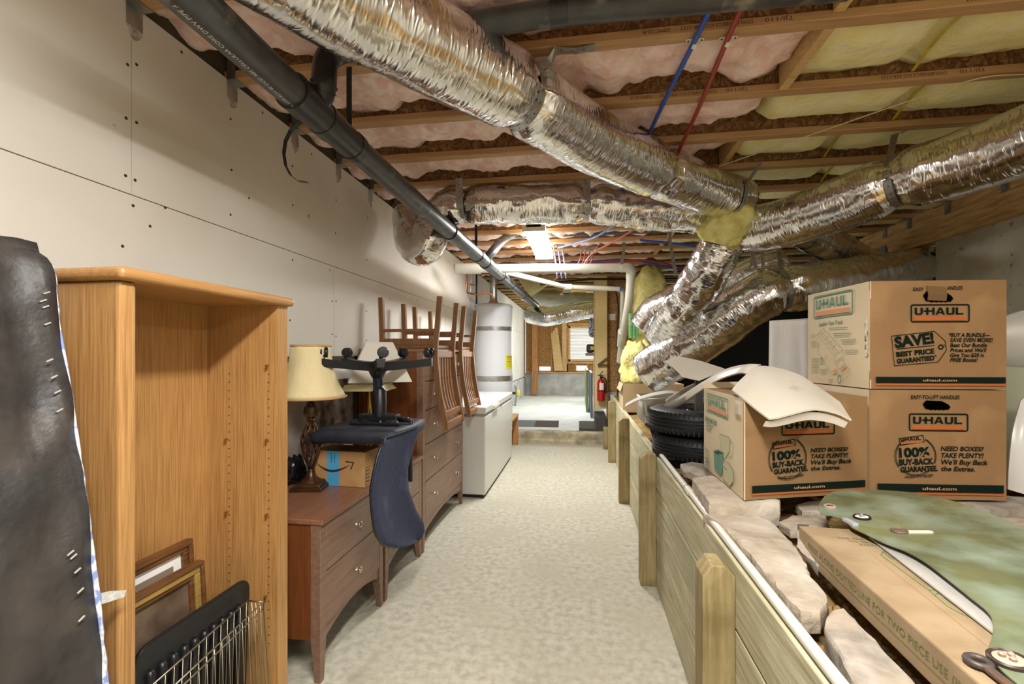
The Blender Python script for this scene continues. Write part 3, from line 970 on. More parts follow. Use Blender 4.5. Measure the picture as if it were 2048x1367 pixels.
def collar(i0, i1, r, name='coupling'):
    MB().tube([DRL[k] for k in range(i0, i1 + 1)], r, 28).build(name, mat('abs_fitting', '2b2c2c', '232323', rough=0.3, scale=12), rP, smooth='auto')
i0, i1, i2 = dpt(585, 178), dpt(655, 246), dpt(706, 292)
collar(i0, i0 + 9, 0.066); collar(i0 + 9, i1 - 4, 0.063); collar(i1 - 4, i1 + 3, 0.066); collar(i1 + 3, i2, 0.061); collar(i2 - 2, i2 + 2, 0.064)
for (u, v) in ((903, 466), (957, 512), (972, 526), (1003, 552), (1023, 570), (1047, 590)):
    q = dpt(u, v); collar(q - 5, q + 5, 0.063)
# tee and branch rising to the cross pipe
iT = dpt(625, 218)
b0 = DRL[iT]
cross = [PZ(690, 97, 2.522), PZ(730, 90, 2.522), PZ(950, 50, 2.522), PZ(1110, 25, 2.522), PZ(1400, -2, 2.522), PZ(1700, -30, 2.522)]
br = fillet([b0, b0 + Vector((0.10, 0.03, 0.06)), Vector((b0.x + 0.125, b0.y + 0.03, 2.50)), cross[0] + Vector((0, 0, 0.0))] , 0.05)
br = fillet([b0, b0 + Vector((0.035, 0.01, 0.05)), W(648, 168, 1.70), W(652, 106, 1.72), cross[1]], 0.07, 8)
MB().tube(br, 0.045, 24).build('branch', mat('abs_fitting', '2b2c2c'), rP, smooth='auto')
for fz in (0.33, 0.48):
    q = int(len(br) * fz); MB().tube([br[q], br[q + 1]], 0.050, 24).build('branch_collar', mat('abs_fitting', '2b2c2c'), rP, smooth='auto')
o = empty('cross_pipe', cross[3], 'black plastic pipe crossing level between the joists at the top edge', 'pipe')
MB().tube(cross[1:], 0.043, 24).build('pipe', M_ABS, o, smooth='auto')
q = PZ(1118, 24, 2.522)
MB().tube([q - Vector((0.03, 0, 0)), q + Vector((0.03, 0, 0))], 0.048, 24).build('coupling', mat('abs_fitting', '2b2c2c'), o, smooth='auto')
# white lettering printed along the drain
pd = Duct([DRL[dpt(345, -40)], DRL[dpt(420, 32)], DRL[dpt(600, 195)]], 0.0575, (), 0, 0.0, 0.01, 24)
mb = MB()
bi, bt = 9, 0
ii = len(pd.P) - 3
for q in range(72):
    th = 2 * math.pi * q / 72
    v = (pd.X[ii] * math.cos(th) + pd.Y[ii] * math.sin(th))
    e = (v - Vector((0.10, -0.62, -0.72)).normalized()).length
    if e < bi: bi, bt = e, th
al = -1
up_ = (pd.X[ii] * -math.sin(bt) + pd.Y[ii] * math.cos(bt))
fp = 1 if up_.x < 0 else -1
pd.text(mb, '4 in 1330 SCH 40 CCEI ABS CELLULAR CORE DWV PIPE ASTM F 628 NSF', ii, bt, 0.0125, 0.62, al, fp, 0.0008)
mb.build('printing', mat('white_ink', 'd6d6d0', rough=0.7), rP, recalc=False)
# black plastic straps of the drain
M_BSTRAP = mat('black_strap', '1a1a1a', rough=0.5)
for (u0, v0, u1, v1, lab) in ((713, 140, 697, 262, 'black perforated strap hanging the drain pipe from a joist, front one'), (946, 445, 945, 500, 'black perforated strap hanging the drain pipe beside the corridor duct')):
    q = DRL[dpt(u1, v1 + 8)]
    a = Vector((q.x + 0.02, q.y, ZC)); b = Vector((q.x + 0.02, q.y, q.z + 0.05))
    hanger(lab, [a, a.lerp(b, 0.5), b], (1, 0, 0), 0.024, M_BSTRAP, False)['group'] = 'drain pipe straps'
q = DRL[dpt(670, 262)]
pts = [Vector((q.x - 0.055, q.y, q.z + 0.03))] + [Vector((q.x - 0.16 + 0.10 * math.cos(a), q.y + 0.04, q.z - 0.06 + 0.13 * math.sin(a))) for a in [math.radians(60 + 24 * k) for k in range(10)]]
hanger('loose black strap end curling by the left wall below the drain pipe', pts, (0, 1, 0), 0.022, M_BSTRAP, False)['group'] = 'drain pipe straps'

# --- second branch further along
o = empty('cross_pipe', W(1100, 468, 4.6), 'dark pipe crossing behind the lit fixture and elbowing down to the drain', 'pipe')
q0 = DRL[dpt(968, 522)]
pts = fillet([q0, q0 + Vector((0.07, 0.05, 0.10)), W(1000, 484, 4.5), Vector((PY(1020, 470, 4.8).x, 4.8, 2.615)), Vector((-0.25, 4.8, 2.62)), Vector((1.35, 4.8, 2.62))], 0.12, 6)
MB().tube(pts, 0.043, 20).build('pipe', M_ABS, o, smooth='auto')

# --- PEX supply lines
def pex(label, pts, m, r=0.0105, name='water_pipe', n=10):
    o = MB().tube(spline(pts, n), r, 10).build(name, m, smooth=True)
    return tag(o, label, 'pipe', 'plastic water pipes')
zP = ZC - 0.018
pex('blue water pipe crossing under the joists overhead, left of the red one', [PZ(1452, -45, zP), PZ(1384, 92, zP), PZ(1330, 200, zP), PZ(1288, 288, zP), PZ(1240, 385, zP)], M_BLUEP)
pex('red water pipe crossing under the joists overhead, right of the blue one', [PZ(1512, -45, zP), PZ(1456, 76, zP), PZ(1400, 210, zP), PZ(1350, 318, zP), PZ(1320, 385, zP)], M_REDP)
for (u, v, lab) in ((1390, 78, 'white pipe clip holding the blue water pipe on the joist'), (1457, 74, 'white pipe clip holding the red water pipe on the joist')):
    p = PZ(u, v, ZC)
    r = empty('pipe_clip', p, lab, 'clip', 'white pipe clips')
    mb = MB(); mb.prism(rrect(-0.034, -0.008, 0.034, 0.008, 0.0078), p + Vector((0, 0, -0.006)), (1, 0, 0), (0, 1, 0), (0, 0.005)); mb.build('ears', M_WHITEPL, r, bevel=0.001)
    mb = MB(); t = (PZ(1384, 92, zP) - PZ(1330, 200, zP)).normalized()
    mb.tube([p + Vector((0, 0, -0.018)) - t * 0.012, p + Vector((0, 0, -0.018)) + t * 0.012], 0.0145, 16); mb.build('saddle', M_WHITEPL, r, smooth='auto')
    mb = MB()
    for s in (-1, 1): mb.lathe([(0.004, 0), (0.003, -0.003)], Matrix.Translation(p + Vector((s * 0.025, 0, -0.006))), 10)
    mb.build('screw', M_SCREW, r)
pex('light blue water pipe curving from under the corridor duct to the blue valves', [W(1255, 432, 4.3), W(1226, 452, 4.4), W(1190, 474, 4.6), W(1150, 486, 4.9), W(1118, 495, 5.1)], mat('pale_blue_pex', '6f8fd0', rough=0.35))
pex('red water pipe curving from under the corridor duct to the red valves', [W(1300, 436, 4.3), W(1272, 456, 4.4), W(1236, 478, 4.6), W(1200, 497, 4.9), W(1186, 502, 5.1)], mat('pale_red_pex', 'b4564c', rough=0.35))
def manifold(name, label, u0, n, du, v0, v1, d, m, lean):
    r = empty(name, W(u0, v0, d), label, 'valves')
    MB().tube([W(u0 - 5, v0, d), W(u0 + (n - 1) * du + 5, v0, d)], 0.014, 12).build('header', M_STEEL, r, smooth='auto')
    for i in range(n):
        u = u0 + i * du
        v = MB(); a = W(u, v0, d)
        v.lathe([(0.011, 0.0), (0.013, -0.012), (0.013, -0.03), (0.009, -0.034), (0.009, -0.055)], Matrix.Translation(a), 12)
        v.box(a.x - 0.018, a.x + 0.018, a.y - 0.02, a.y - 0.012, a.z - 0.028, a.z - 0.016)
        v.build('valve', M_STEEL, r, smooth='auto')
        pts = [a + Vector((0, 0, -0.05)), W(u + lean * 0.4, v0 + 25, d), W(u + lean, v1 - 10, d + 0.05), W(u + lean * 1.2, v1, d + 0.2)]
        MB().tube(spline(pts, 6), 0.008, 8).build('pipe', m, r, smooth=True)
M_LIL = mat('lilac_pex', '8a8fc6', rough=0.35)
manifold('water_manifold', 'row of three valves with blue pipes dropping behind the white horizontal pipe', 1108, 3, 8.5, 490, 556, 5.2, M_LIL, 6)
manifold('water_manifold', 'row of four valves with red pipes behind the white horizontal pipe', 1163, 4, 8, 494, 540, 5.2, mat('pale_red_pex', 'b4564c'), -8)
pex('long thin red pipe running level above the white horizontal pipe', [W(1020, 531, 5.6), W(1100, 528, 5.6), W(1190, 526, 5.6), W(1260, 520, 5.6), W(1310, 523, 5.6), W(1380, 540, 5.6)], M_REDP, 0.012)
pex('long thin blue pipe running level above the white horizontal pipe', [W(1130, 527, 5.7), W(1200, 521, 5.7), W(1258, 519, 5.7), W(1320, 530, 5.7), W(1400, 548, 5.7)], M_BLUEP, 0.012)
pex('blue pipe running level behind the crumpled drop to the three hanging straps', [W(1280, 480, 4.6), W(1340, 486, 4.6), W(1420, 494, 4.6), W(1500, 492, 4.6), W(1545, 490, 4.7)], M_BLUEP, 0.012)
pex('thin white wire hanging below the red valves', [W(1212, 466, 5.0), W(1190, 500, 5.0), W(1172, 520, 5.1), W(1160, 545, 5.3)], M_WHITEPL, 0.003, 'wire')

# --- white PVC lines
o = empty('vent_pipe', W(1080, 537, 5.0), 'white plastic pipe crossing level under the joists, with an elbow down at its right end', 'pipe')
el = fillet([W(908, 537, 4.9), W(1263, 535, 5.05), W(1258, 600, 5.35), W(1243, 690, 6.2), W(1240, 722, 6.4)], 0.10, 8)
MB().tube(el, 0.047, 24).build('pipe', M_PVC, o, smooth='auto')
e0 = W(1222, 535, 5.02)
MB().tube(fillet([W(1240, 535, 5.04), W(1263, 535, 5.05), W(1261, 556, 5.16)], 0.10, 8), 0.052, 24).build('elbow', M_PVC, o, smooth='auto')
MB().tube([W(910, 537, 4.9), W(962, 537, 4.93)], 0.056, 24).build('coupling', M_PVC, o, smooth='auto')
MB().tube([W(1244, 662, 5.95), W(1242, 690, 6.2)], 0.054, 24).build('coupling', M_PVC, o, smooth='auto')
o = empty('condensate_pipe', W(1140, 572, 5.9), 'thinner white pipe sloping down from the drain then level to the right', 'pipe')
MB().tube(fillet([W(1000, 541, 5.2), W(1130, 573, 5.8), W(1246, 578, 5.9), W(1244, 640, 6.3), W(1240, 710, 6.5)], 0.08, 6), 0.030, 18).build('pipe', M_PVC, o, smooth='auto')
MB().tube([W(1128, 573, 5.8), W(1143, 573.5, 5.81)], 0.038, 18).build('coupling', M_PVC, o, smooth='auto')
MB().tube([W(1239, 577, 5.88), W(1241.5, 577, 5.88)], 0.032, 18).build('blue_ring', M_BLUEP, o, smooth='auto')['label'] = 'blue ring of primer'
o = MB().tube([W(1080, 568, 7.0), W(1180, 558, 7.0), W(1360, 557, 7.0)], 0.018, 10).build('gas_pipe', M_BLACK, smooth='auto')
tag(o, 'thin black iron pipe crossing level in front of the strand board', 'pipe')

# --- light fittings
def fixture(y0, y1, xc, z, label, lit=True):
    r = empty('ceiling_light', (xc, (y0 + y1) / 2, z), label, 'light', 'tube light fittings')
    MB().box(xc - 0.075, xc + 0.075, y0, y1, z + 0.03, ZC - 0.002).build('housing', M_WHITEPL, r, bevel=0.006)
    P = []
    for i in range(13):
        a = math.pi * i / 12
        P.append([Vector((xc - 0.105 * math.cos(a), y0 + 0.01, z + 0.05 - 0.05 * math.sin(a) ** 0.6)), Vector((xc - 0.105 * math.cos(a), y1 - 0.01, z + 0.05 - 0.05 * math.sin(a) ** 0.6))])
    mb = MB(); V = mb.grid(P); mb.face([v[0] for v in V]); mb.face([v[1] for v in V][::-1]); mb.build('diffuser', M_DIFF, r, smooth='auto')
    e = MB()
    e.box(xc - 0.107, xc + 0.107, y0, y0 + 0.01, z - 0.002, z + 0.055); e.box(xc - 0.107, xc + 0.107, y1 - 0.01, y1, z - 0.002, z + 0.055)
    e.build('end_caps', M_WHITEPL, r)
fixture(4.15, 5.42, -0.42, 2.475, 'lit white tube fitting on the joists above the corridor')
fixture(8.68, 9.92, -0.25, 2.44, 'lit tube fitting over the far raised floor')
fixture(-0.50, 0.80, 0.05, 2.475, 'lit tube fitting overhead by the camera')
fixture(-1.30, 0.0, 2.05, 2.475, 'added lit tube fitting overhead right of the camera, out of view')

# --- slack string under the yellow wool
pts = [PZ(1410, 342, 2.53), PZ(1600, 277, 2.525), PZ(1800, 208, 2.53), PZ(1952, 158, 2.555), PZ(2060, 148, 2.56), PZ(2200, 140, 2.56)]
o = MB().tube(spline(pts, 8), 0.0028, 6).build('string', mat('twine', 'd8c9a0', rough=0.9), smooth=True)
tag(o, 'pale string strung under the joists from the long duct to the right edge', 'string')

# --- rough timber beam on the right wall
M_PLATE = mat('zinc_plate', '8f9aa0', '757f86', rough=0.5, metal=0.6, scale=20)
b = MB(); P = []
y0, y1 = -0.8, PX(1700, 500, XR - 0.04).y
n, m = 90, 16
def ring_at(y):
    w0, w1, z0, z1 = XR - 0.05, XR + 0.12, 2.30, ZC
    pts = []
    for k in range(m):
        z = z0 + (z1 - z0) * k / (m - 1)
        pts.append(Vector((w0 + 0.012 * fbm(y * 1.6, z * 26, 4, 3) + 0.006 * nz3(y * 9, z * 60, 1), y, z)))
    pts += [Vector((w1, y, z1)), Vector((w1, y, z0))]
    return pts + [pts[0]]
b.grid([ring_at(y0 + (y1 - y0) * i / n) for i in range(n + 1)])
o = empty('timber_beam', (XR, 3, 2.30), 'rough sawn timber beam lying along the head of the concrete wall', 'beam')
b.build('beam', M_BEAM, o)
a = PX(1755, 505, XR - 0.06)
MB().box(XR - 0.066, XR - 0.062, a.y - 0.13, a.y + 0.18, 2.30, 2.40).build('nail_plate', M_PLATE, o)
for u, v in ((2010, 378), (1895, 418), (1818, 455), (1770, 470)):
    p = PX(u, v, XR - 0.06)
    MB().box(XR - 0.068, XR - 0.063, p.y - 0.02, p.y + 0.02, ZC - 0.09, ZC).build('joist_clip', M_PLATE, o)

mb = MB()
A3 = [W(1036, 553, 7.4), W(1114, 555, 7.4), W(1060, 592, 7.2)]
mb.prism([(0, 0), (1, 0), (0, 1)], A3[0], A3[1] - A3[0], A3[2] - A3[0], (0, 0.03))
o = mb.build('hanging_batt', M_YELLOW)
tag(o, 'triangular corner of yellow wool hanging down over the raised floor', 'insulation')

# ================================================================ LEFT SIDE: STORED FURNITURE
M_OAK = wood('oak_veneer', 'b98c54', '946839', 'z', scale=5, rough=0.42, bump=0.15, k=42, c3='c0965b', s3=2.2, t3=(0.5, 0.8), lo=0.36, hi=0.72)
M_OAKY = wood('oak_edge', 'ba8c52', 'a47644', 'y', scale=5, rough=0.4, bump=0.12, k=22)
M_HOLEB = mat('pin_hole', '4a2f14', rough=0.9)
M_BRASS = mat('brass', 'b08a3e', rough=0.35, metal=0.9)

# --- oak bookcase
XF = -1.08
ya0, ya1, yb0, yb1 = PX(240, 700, XF).y, PX(275, 700, XF).y, PX(556, 700, XF).y, PX(575, 700, XF).y
zt1 = PX(258, 536, XF).z
zt0 = zt1 - 0.032
XBK = -1.375
bk = empty('bookcase', (XF - 0.14, (ya0 + yb1) / 2, 0), 'tall oak bookcase without shelves, standing against the left wall', 'bookcase')
MB().box(XBK, XF, ya0, ya1, 0, zt0).build('side_panel', M_OAK, bk, bevel=0.010, seg=3)
sp = MB(); sp.mi = 0; sp.box(XBK, XF, yb0, yb1, 0, zt0)
sp.mi = 1
for u in (458, 537):
    xh = PY(u, 800, yb0 - 0.001).x
    for q in range(36):
        z = 0.30 + q * 0.0305
        if z > 1.30: break
        sp.lathe([(0.0028, 0), (0.0026, 0.0006)], Matrix.Translation((xh, yb0 - 0.0001, z)) @ Matrix.Rotation(math.pi / 2, 4, 'X'), 8)
sp.build('side_panel', [M_OAK, M_HOLEB], bk, bevel=0.0)
MB().box(XBK, XF, yb0 - 0.0, yb1, -0.0, 0.001).build('foot_edge', M_OAKY, bk)
tp = MB(); tp.box(XBK - 0.01, XF + 0.022, ya0 - 0.016, yb1 + 0.016, zt0, zt1); tp.build('top', M_OAKY, bk, bevel=0.014, seg=4)
MB().box(XBK, XBK + 0.008, ya1, yb0, 0.06, zt0).build('back_panel', M_OAK, bk)
MB().box(XBK + 0.008, XF - 0.012, ya1, yb0, 0.07, 0.095).build('bottom_shelf', M_OAKY, bk)
MB().box(XF - 0.03, XF - 0.012, ya1, yb0, 0.0, 0.07).build('plinth', M_OAKY, bk)
for (u, v) in ((537, 730), (455, 877), (536, 878), (536, 1027), (456, 1022), (534, 1190)):
    p = PY(u, v, yb0 - 0.001)
    MB().tube([p, p + Vector((0, -0.012, 0))], 0.0028, 8).box(p.x - 0.003, p.x + 0.003, p.y - 0.014, p.y - 0.006, p.z - 0.010, p.z + 0.002).build('shelf_pin', M_BRASS, bk)

# --- box spring wrapped in black dust cover
M_COVER = mat('black_dust_cover', '3a3633', '2a2726', rough=0.5, scale=16, detail=7, bump=0.5, bscale=60, bdist=0.004, c3='423b35', s3=7, t3=(0.5, 0.7), spec=0.5)
M_TICK = mat('blue_white_ticking', '7f8fc0', 'd9d8d6', rough=0.9, scale=40, lo=0.42, hi=0.55)
ys = 0.855
edge = [PY(u, v, ys) for u, v in ((64, 498), (92, 520), (104, 560), (110, 640), (128, 740), (146, 860), (163, 980), (178, 1090), (193, 1210), (209, 1367))]
e = edge[-1]; edge += [Vector((e.x + 0.05, ys, 0.40)), Vector((e.x + 0.09, ys, 0.2)), Vector((e.x + 0.115, ys, 0.0))]
E_ = resample(spline(edge, 8), 0.02)
bs = empty('box_spring', (-1.05, 0.25, 0), 'box spring in torn black dust cover leaning on the bookcase at the left edge', 'box spring')
P, Q = [], []
yn = -0.45
nY = 60
for i, p in enumerate(E_):
    row, rq = [], []
    f = i / len(E_)
    for j in range(nY + 1):
        t = j / nY
        y = yn + (ys - 0.004 - yn) * t
        d = 0.012 * fbm(y * 3.2, p.z * 2.2, 3, 3) + 0.010 * abs(nz3((y * 5 + p.z * 6), p.z * 1.2, 8))
        d += 0.013 * (1 - abs(nz3(y * 4 + (1.5 - p.z) * 2.2 + 3, p.z * 0.9, 21))) ** 5 + 0.008 * (1 - abs(nz3(y * 7 - p.z * 3, p.z * 1.6, 33))) ** 6
        d += 0.010 * nz3(y * 16 - p.z * 9, p.z * 5, 2) * (1 if t > 0.75 else 0.5)
        d -= 0.014 * math.exp(-((t - 0.95) / 0.02) ** 2)
        z = p.z + 0.045 * (1 - t) * max(0, 1 - f * 3)
        row.append(Vector((p.x + d - 0.004, y, max(0, z))))
        rq.append(Vector((p.x - 0.13, y, max(0, z - 0.02))))
    P.append(row); Q.append(rq)
MB().slab(P, Q).build('dust_cover', M_COVER, bs, smooth=True)
P, Q = [], []
for i, p in enumerate(E_[3:]):
    w = 0.002 + 0.006 * nz3(p.z * 30, 1, 2)
    P.append([Vector((p.x + 0.014, ys - 0.003, p.z)), Vector((p.x + 0.012, ys + w * 0.6, p.z))])
    Q.append([Vector((p.x - 0.13, ys - 0.003, p.z)), Vector((p.x - 0.126, ys + w * 0.6, p.z))])
MB().slab(P, Q).build('ticking_border', M_TICK, bs, smooth=True)['label'] = 'blue and white ticking border'
# torn flap along the top edge
P, Q = [], []
for j in range(41):
    t = j / 40
    y = yn + (ys - yn) * t
    top = E_[0].z + 0.045 * (1 - t) + 0.0
    a = []
    for q in range(5):
        a.append(Vector((E_[0].x + 0.012 + 0.022 * q / 4 + 0.012 * nz3(y * 14, q * 0.6, 5), y + 0.02 * nz3(y * 9, q, 3), top + 0.016 - 0.020 * q - 0.010 * abs(nz3(y * 17, q * 0.9, 1)))))
    P.append(a); Q.append([p + Vector((-0.012, 0, -0.006)) for p in a])
MB().slab(P, Q).build('torn_flap', M_COVER, bs, smooth=True)
st0 = None
for (u, v) in ((83, 601), (88, 613), (92, 647), (90, 585), (96, 720), (105, 753), (112, 783), (116, 820), (118, 848), (138, 1105), (144, 1112), (152, 1140), (158, 1180), (160, 1236)):
    p = min(E_, key=lambda q: abs(q.z - PY(u, v, ys - 0.06).z))
    c = PX(u, v, p.x + 0.012)
    mb = MB().bar(c + Vector((0.004, -0.006, -0.003)), c + Vector((0.004, 0.006, 0.003)), 0.0026, 0.0026)
    mb.build('staple', mat('bright_staple', 'e2e0d8', rough=0.3, metal=0.5), bs)
p = PY(194, 1196, ys + 0.01)
mb = MB(); P = []
for i in range(6):
    P.append([p + Vector((0.004 * i + 0.004, 0.009 * i, 0.010 - 0.002 * i + 0.002 * math.sin(i))), p + Vector((0.004 * i, 0.009 * i, -0.016 - 0.0005 * i))])
mb.slab(P, [[q + Vector((0.0006, -0.0006, 0)) for q in r] for r in P])
mb.build('care_tag', mat('tag_white', 'd6d4cf', 'b5b3ae', rough=0.8, scale=120), bs)['label'] = 'white care tag'

# --- picture frames, black tray and wire basket inside the bookcase
M_FRAME = wood('walnut_frame', '4e2d17', '79512d', 'y', scale=7, rough=0.4)
M_GILT = wood('gilt_frame', '8d7037', 'a98c4c', 'y', scale=7, rough=0.4)
M_MATW = mat('white_mount', 'efeeea', rough=0.9)
M_TAUPE = mat('taupe_mount', '857567', rough=0.9)
def frame_box(name, label, x, y0, y1, z0, z1, lean, prof, m_out, mount=None):
    """framed picture facing +x; lean = x shift from foot to head"""
    r = empty(name, (x, (y0 + y1) / 2, z0), label, 'picture frame')
    S = Matrix.Identity(4); S[0][2] = -lean / (z1 - z0); S[0][3] = lean * z0 / (z1 - z0)
    def fr(w0, w1, xa, xb, nm, m):
        mb = MB()
        for (a0, a1, b0, b1) in ((y0 + w0, y1 - w0, z1 - w1, z1 - w0), (y0 + w0, y1 - w0, z0 + w0, z0 + w1), (y0 + w0, y0 + w1, z0 + w1, z1 - w1), (y1 - w1, y1 - w0, z0 + w1, z1 - w1)):
            mb.box(xa, xb, a0, a1, b0, b1, S)
        mb.build(nm, m, r, bevel=0.004, seg=2)
    for i, (w0, w1, xa, xb, nm, m) in enumerate(prof): fr(w0, w1, x + xa, x + xb, nm, m)
    return r, S
def at_px(u, v, x): return PX(u, v, x)
c1 = PX(400, 1076, -1.27)
r, S = frame_box('picture_frame', 'walnut picture frame with white mount, the rear one inside the bookcase', -1.27, c1.y - 0.36, c1.y, c1.z - 0.50, c1.z, 0.03,
                 ((0.0, 0.018, -0.02, 0.006, 'outer_moulding', M_FRAME), (0.018, 0.036, -0.02, 0.0, 'inner_moulding', M_FRAME)), None)
MB().box(-1.288, -1.282, c1.y - 0.33, c1.y - 0.03, c1.z - 0.47, c1.z - 0.03, S).build('mount', M_MATW, r)
mb = MB()
for q in ((c1.y - 0.30, c1.y - 0.085, c1.z - 0.094, c1.z - 0.078), (c1.y - 0.101, c1.y - 0.085, c1.z - 0.40, c1.z - 0.094)):
    mb.box(-1.2818, -1.2805, q[0], q[1], q[2], q[3], S)
mb.box(-1.2818, -1.2805, c1.y - 0.085, c1.y - 0.066, c1.z - 0.40, c1.z - 0.066, S); mb.box(-1.2818, -1.2805, c1.y - 0.30, c1.y - 0.085, c1.z - 0.078, c1.z - 0.066, S)
mb.build('mount_border', M_TAUPE, r)
c2 = PX(421, 1119, -1.215)
r, S = frame_box('picture_frame', 'gilt and walnut picture frame, the front one of two inside the bookcase', -1.215, c2.y - 0.36, c2.y, c2.z - 0.46, c2.z, 0.03,
                 ((0.0, 0.014, -0.02, 0.010, 'outer_moulding', M_FRAME), (0.014, 0.034, -0.02, 0.004, 'gilt_slip', M_GILT), (0.034, 0.048, -0.02, -0.002, 'inner_moulding', M_FRAME)), None)
MB().box(-1.235, -1.229, c2.y - 0.32, c2.y - 0.04, c2.z - 0.42, c2.z - 0.04, S).build('picture', mat('dark_picture', '3d2d1f', '7e6a55', rough=0.6, scale=6), r)
# ribbed black rubber tray
c3 = PX(499, 1150, -1.155)
M_TRAY = mat('black_rubber', '17181a', rough=0.38, bump=0.15, scale=40)
tr = empty('boot_tray', (-1.15, c3.y - 0.2, 0.1), 'ribbed black rubber tray propped behind the wire basket in the bookcase', 'tray')
y1, z1 = c3.y, c3.z
mb = MB()
mb.prism(rrect(-0.42, -0.455, 0.0, 0.0, 0.045, 6), (-1.165, y1, z1), (0, 1, 0), (0.04, 0, 1), (0.0, 0.014))
mb.build('base', M_TRAY, tr, bevel=0.004)
rb_ = MB()
for q in range(10):
    yy = y1 - 0.055 - q * 0.036
    if yy < ya1 + 0.02: break
    a, b = Vector((-1.15 + 0.0, yy, z1 - 0.075 - 0.0)), Vector((-1.168, yy, z1 - 0.43))
    MB().tube([a, a.lerp(b, 0.03), b], [0.006, 0.012, 0.012], 8).build('rib', M_TRAY, tr, smooth=True)
rb_.bm.free()
# wire basket
M_WIRE = mat('chrome_wire', '9c937d', rough=0.35, metal=0.9)
c4 = PX(524, 1203, -1.07)
wb = empty('wire_basket', (-1.08, c4.y - 0.2, 0.05), 'shallow chrome wire basket standing on edge in front of the bookcase', 'basket')
xa, xb_ = -1.065, -1.125
yl_, yr_, zt_, zb_ = ya0 + 0.0, c4.y, c4.z, 0.06
def wire(pts, r=0.0016, nm='wire'): MB().tube(pts, r, 6).build(nm, M_WIRE, wb, smooth=True)
for x in (xa, xb_):
    wire([(x, yl_, zt_ - 0.05), (x, yr_, zt_), (x + (0.02 if x == xb_ else 0.02), yr_ + 0.02, zb_), (x, yl_, zb_), (x, yl_, zt_ - 0.05)], 0.0028, 'rim')
wire([(xa, yl_, zt_ - 0.072), (xa, yr_ + 0.001, zt_ - 0.022)], 0.0024, 'rail')
wire([(xa, yl_, 0.20), (xa + 0.012, yr_ + 0.012, 0.20)], 0.0024, 'rail'); wire([(xa, yl_, 0.145), (xa + 0.012, yr_ + 0.015, 0.145)], 0.0024, 'rail')
wire([(xa, yr_, zt_), (xb_, yr_, zt_)], 0.0024, 'rail')
nW = 17
for q in range(nW):
    y = yl_ + (yr_ - yl_) * (q + 0.5) / nW
    MB().tube([(xa, y, zt_ - 0.05 * (yr_ - y) / 0.45), (xa + 0.004, y + 0.012, zb_)], 0.0013, 6).tube([(xb_, y + 0.010, zt_ - 0.05 * (yr_ - y) / 0.45), (xb_, y - 0.008, zb_)], 0.0013, 6).build('wire', M_WIRE, wb, smooth=True)
for q in range(5):
    x = xa + (xb_ - xa) * q / 4
    wire([(x, yr_ + 0.001, zt_), (x + 0.02, yr_ + 0.02, zb_)], 0.0015)

# --- cherry bedroom chests
M_CH_SIDE = wood('cherry_side', '613619', '7a4523', 'z', scale=4, rough=0.38, k=16)
M_CH_TOP = wood('cherry_top', '7d543b', '8f644a', 'y', scale=4, rough=0.35, k=14)
M_CH_SHEEN = wood('cherry_sheen', '755846', '866856', 'y', scale=4, rough=0.36, k=14, lo=0.35, hi=0.65)  # same cherry, greyed to paint in the sheen on the fronts
M_GAP = mat('shadow_gap', '1a0f08', rough=1)
M_NICK = mat('satin_nickel', 'c2b9a2', rough=0.25, metal=0.95)
XD = -1.05
def knob(parent, y, z, x):
    mb = MB().lathe([(0.010, 0), (0.009, 0.003), (0.0045, 0.008), (0.005, 0.014), (0.013, 0.020), (0.0155, 0.024), (0.013, 0.027), (0.005, 0.029)],
                    Matrix.Translation((x, y, z)) @ Matrix.Rotation(math.pi / 2, 4, 'Y'), 18)
    mb.build('knob', M_NICK, parent, smooth=True)
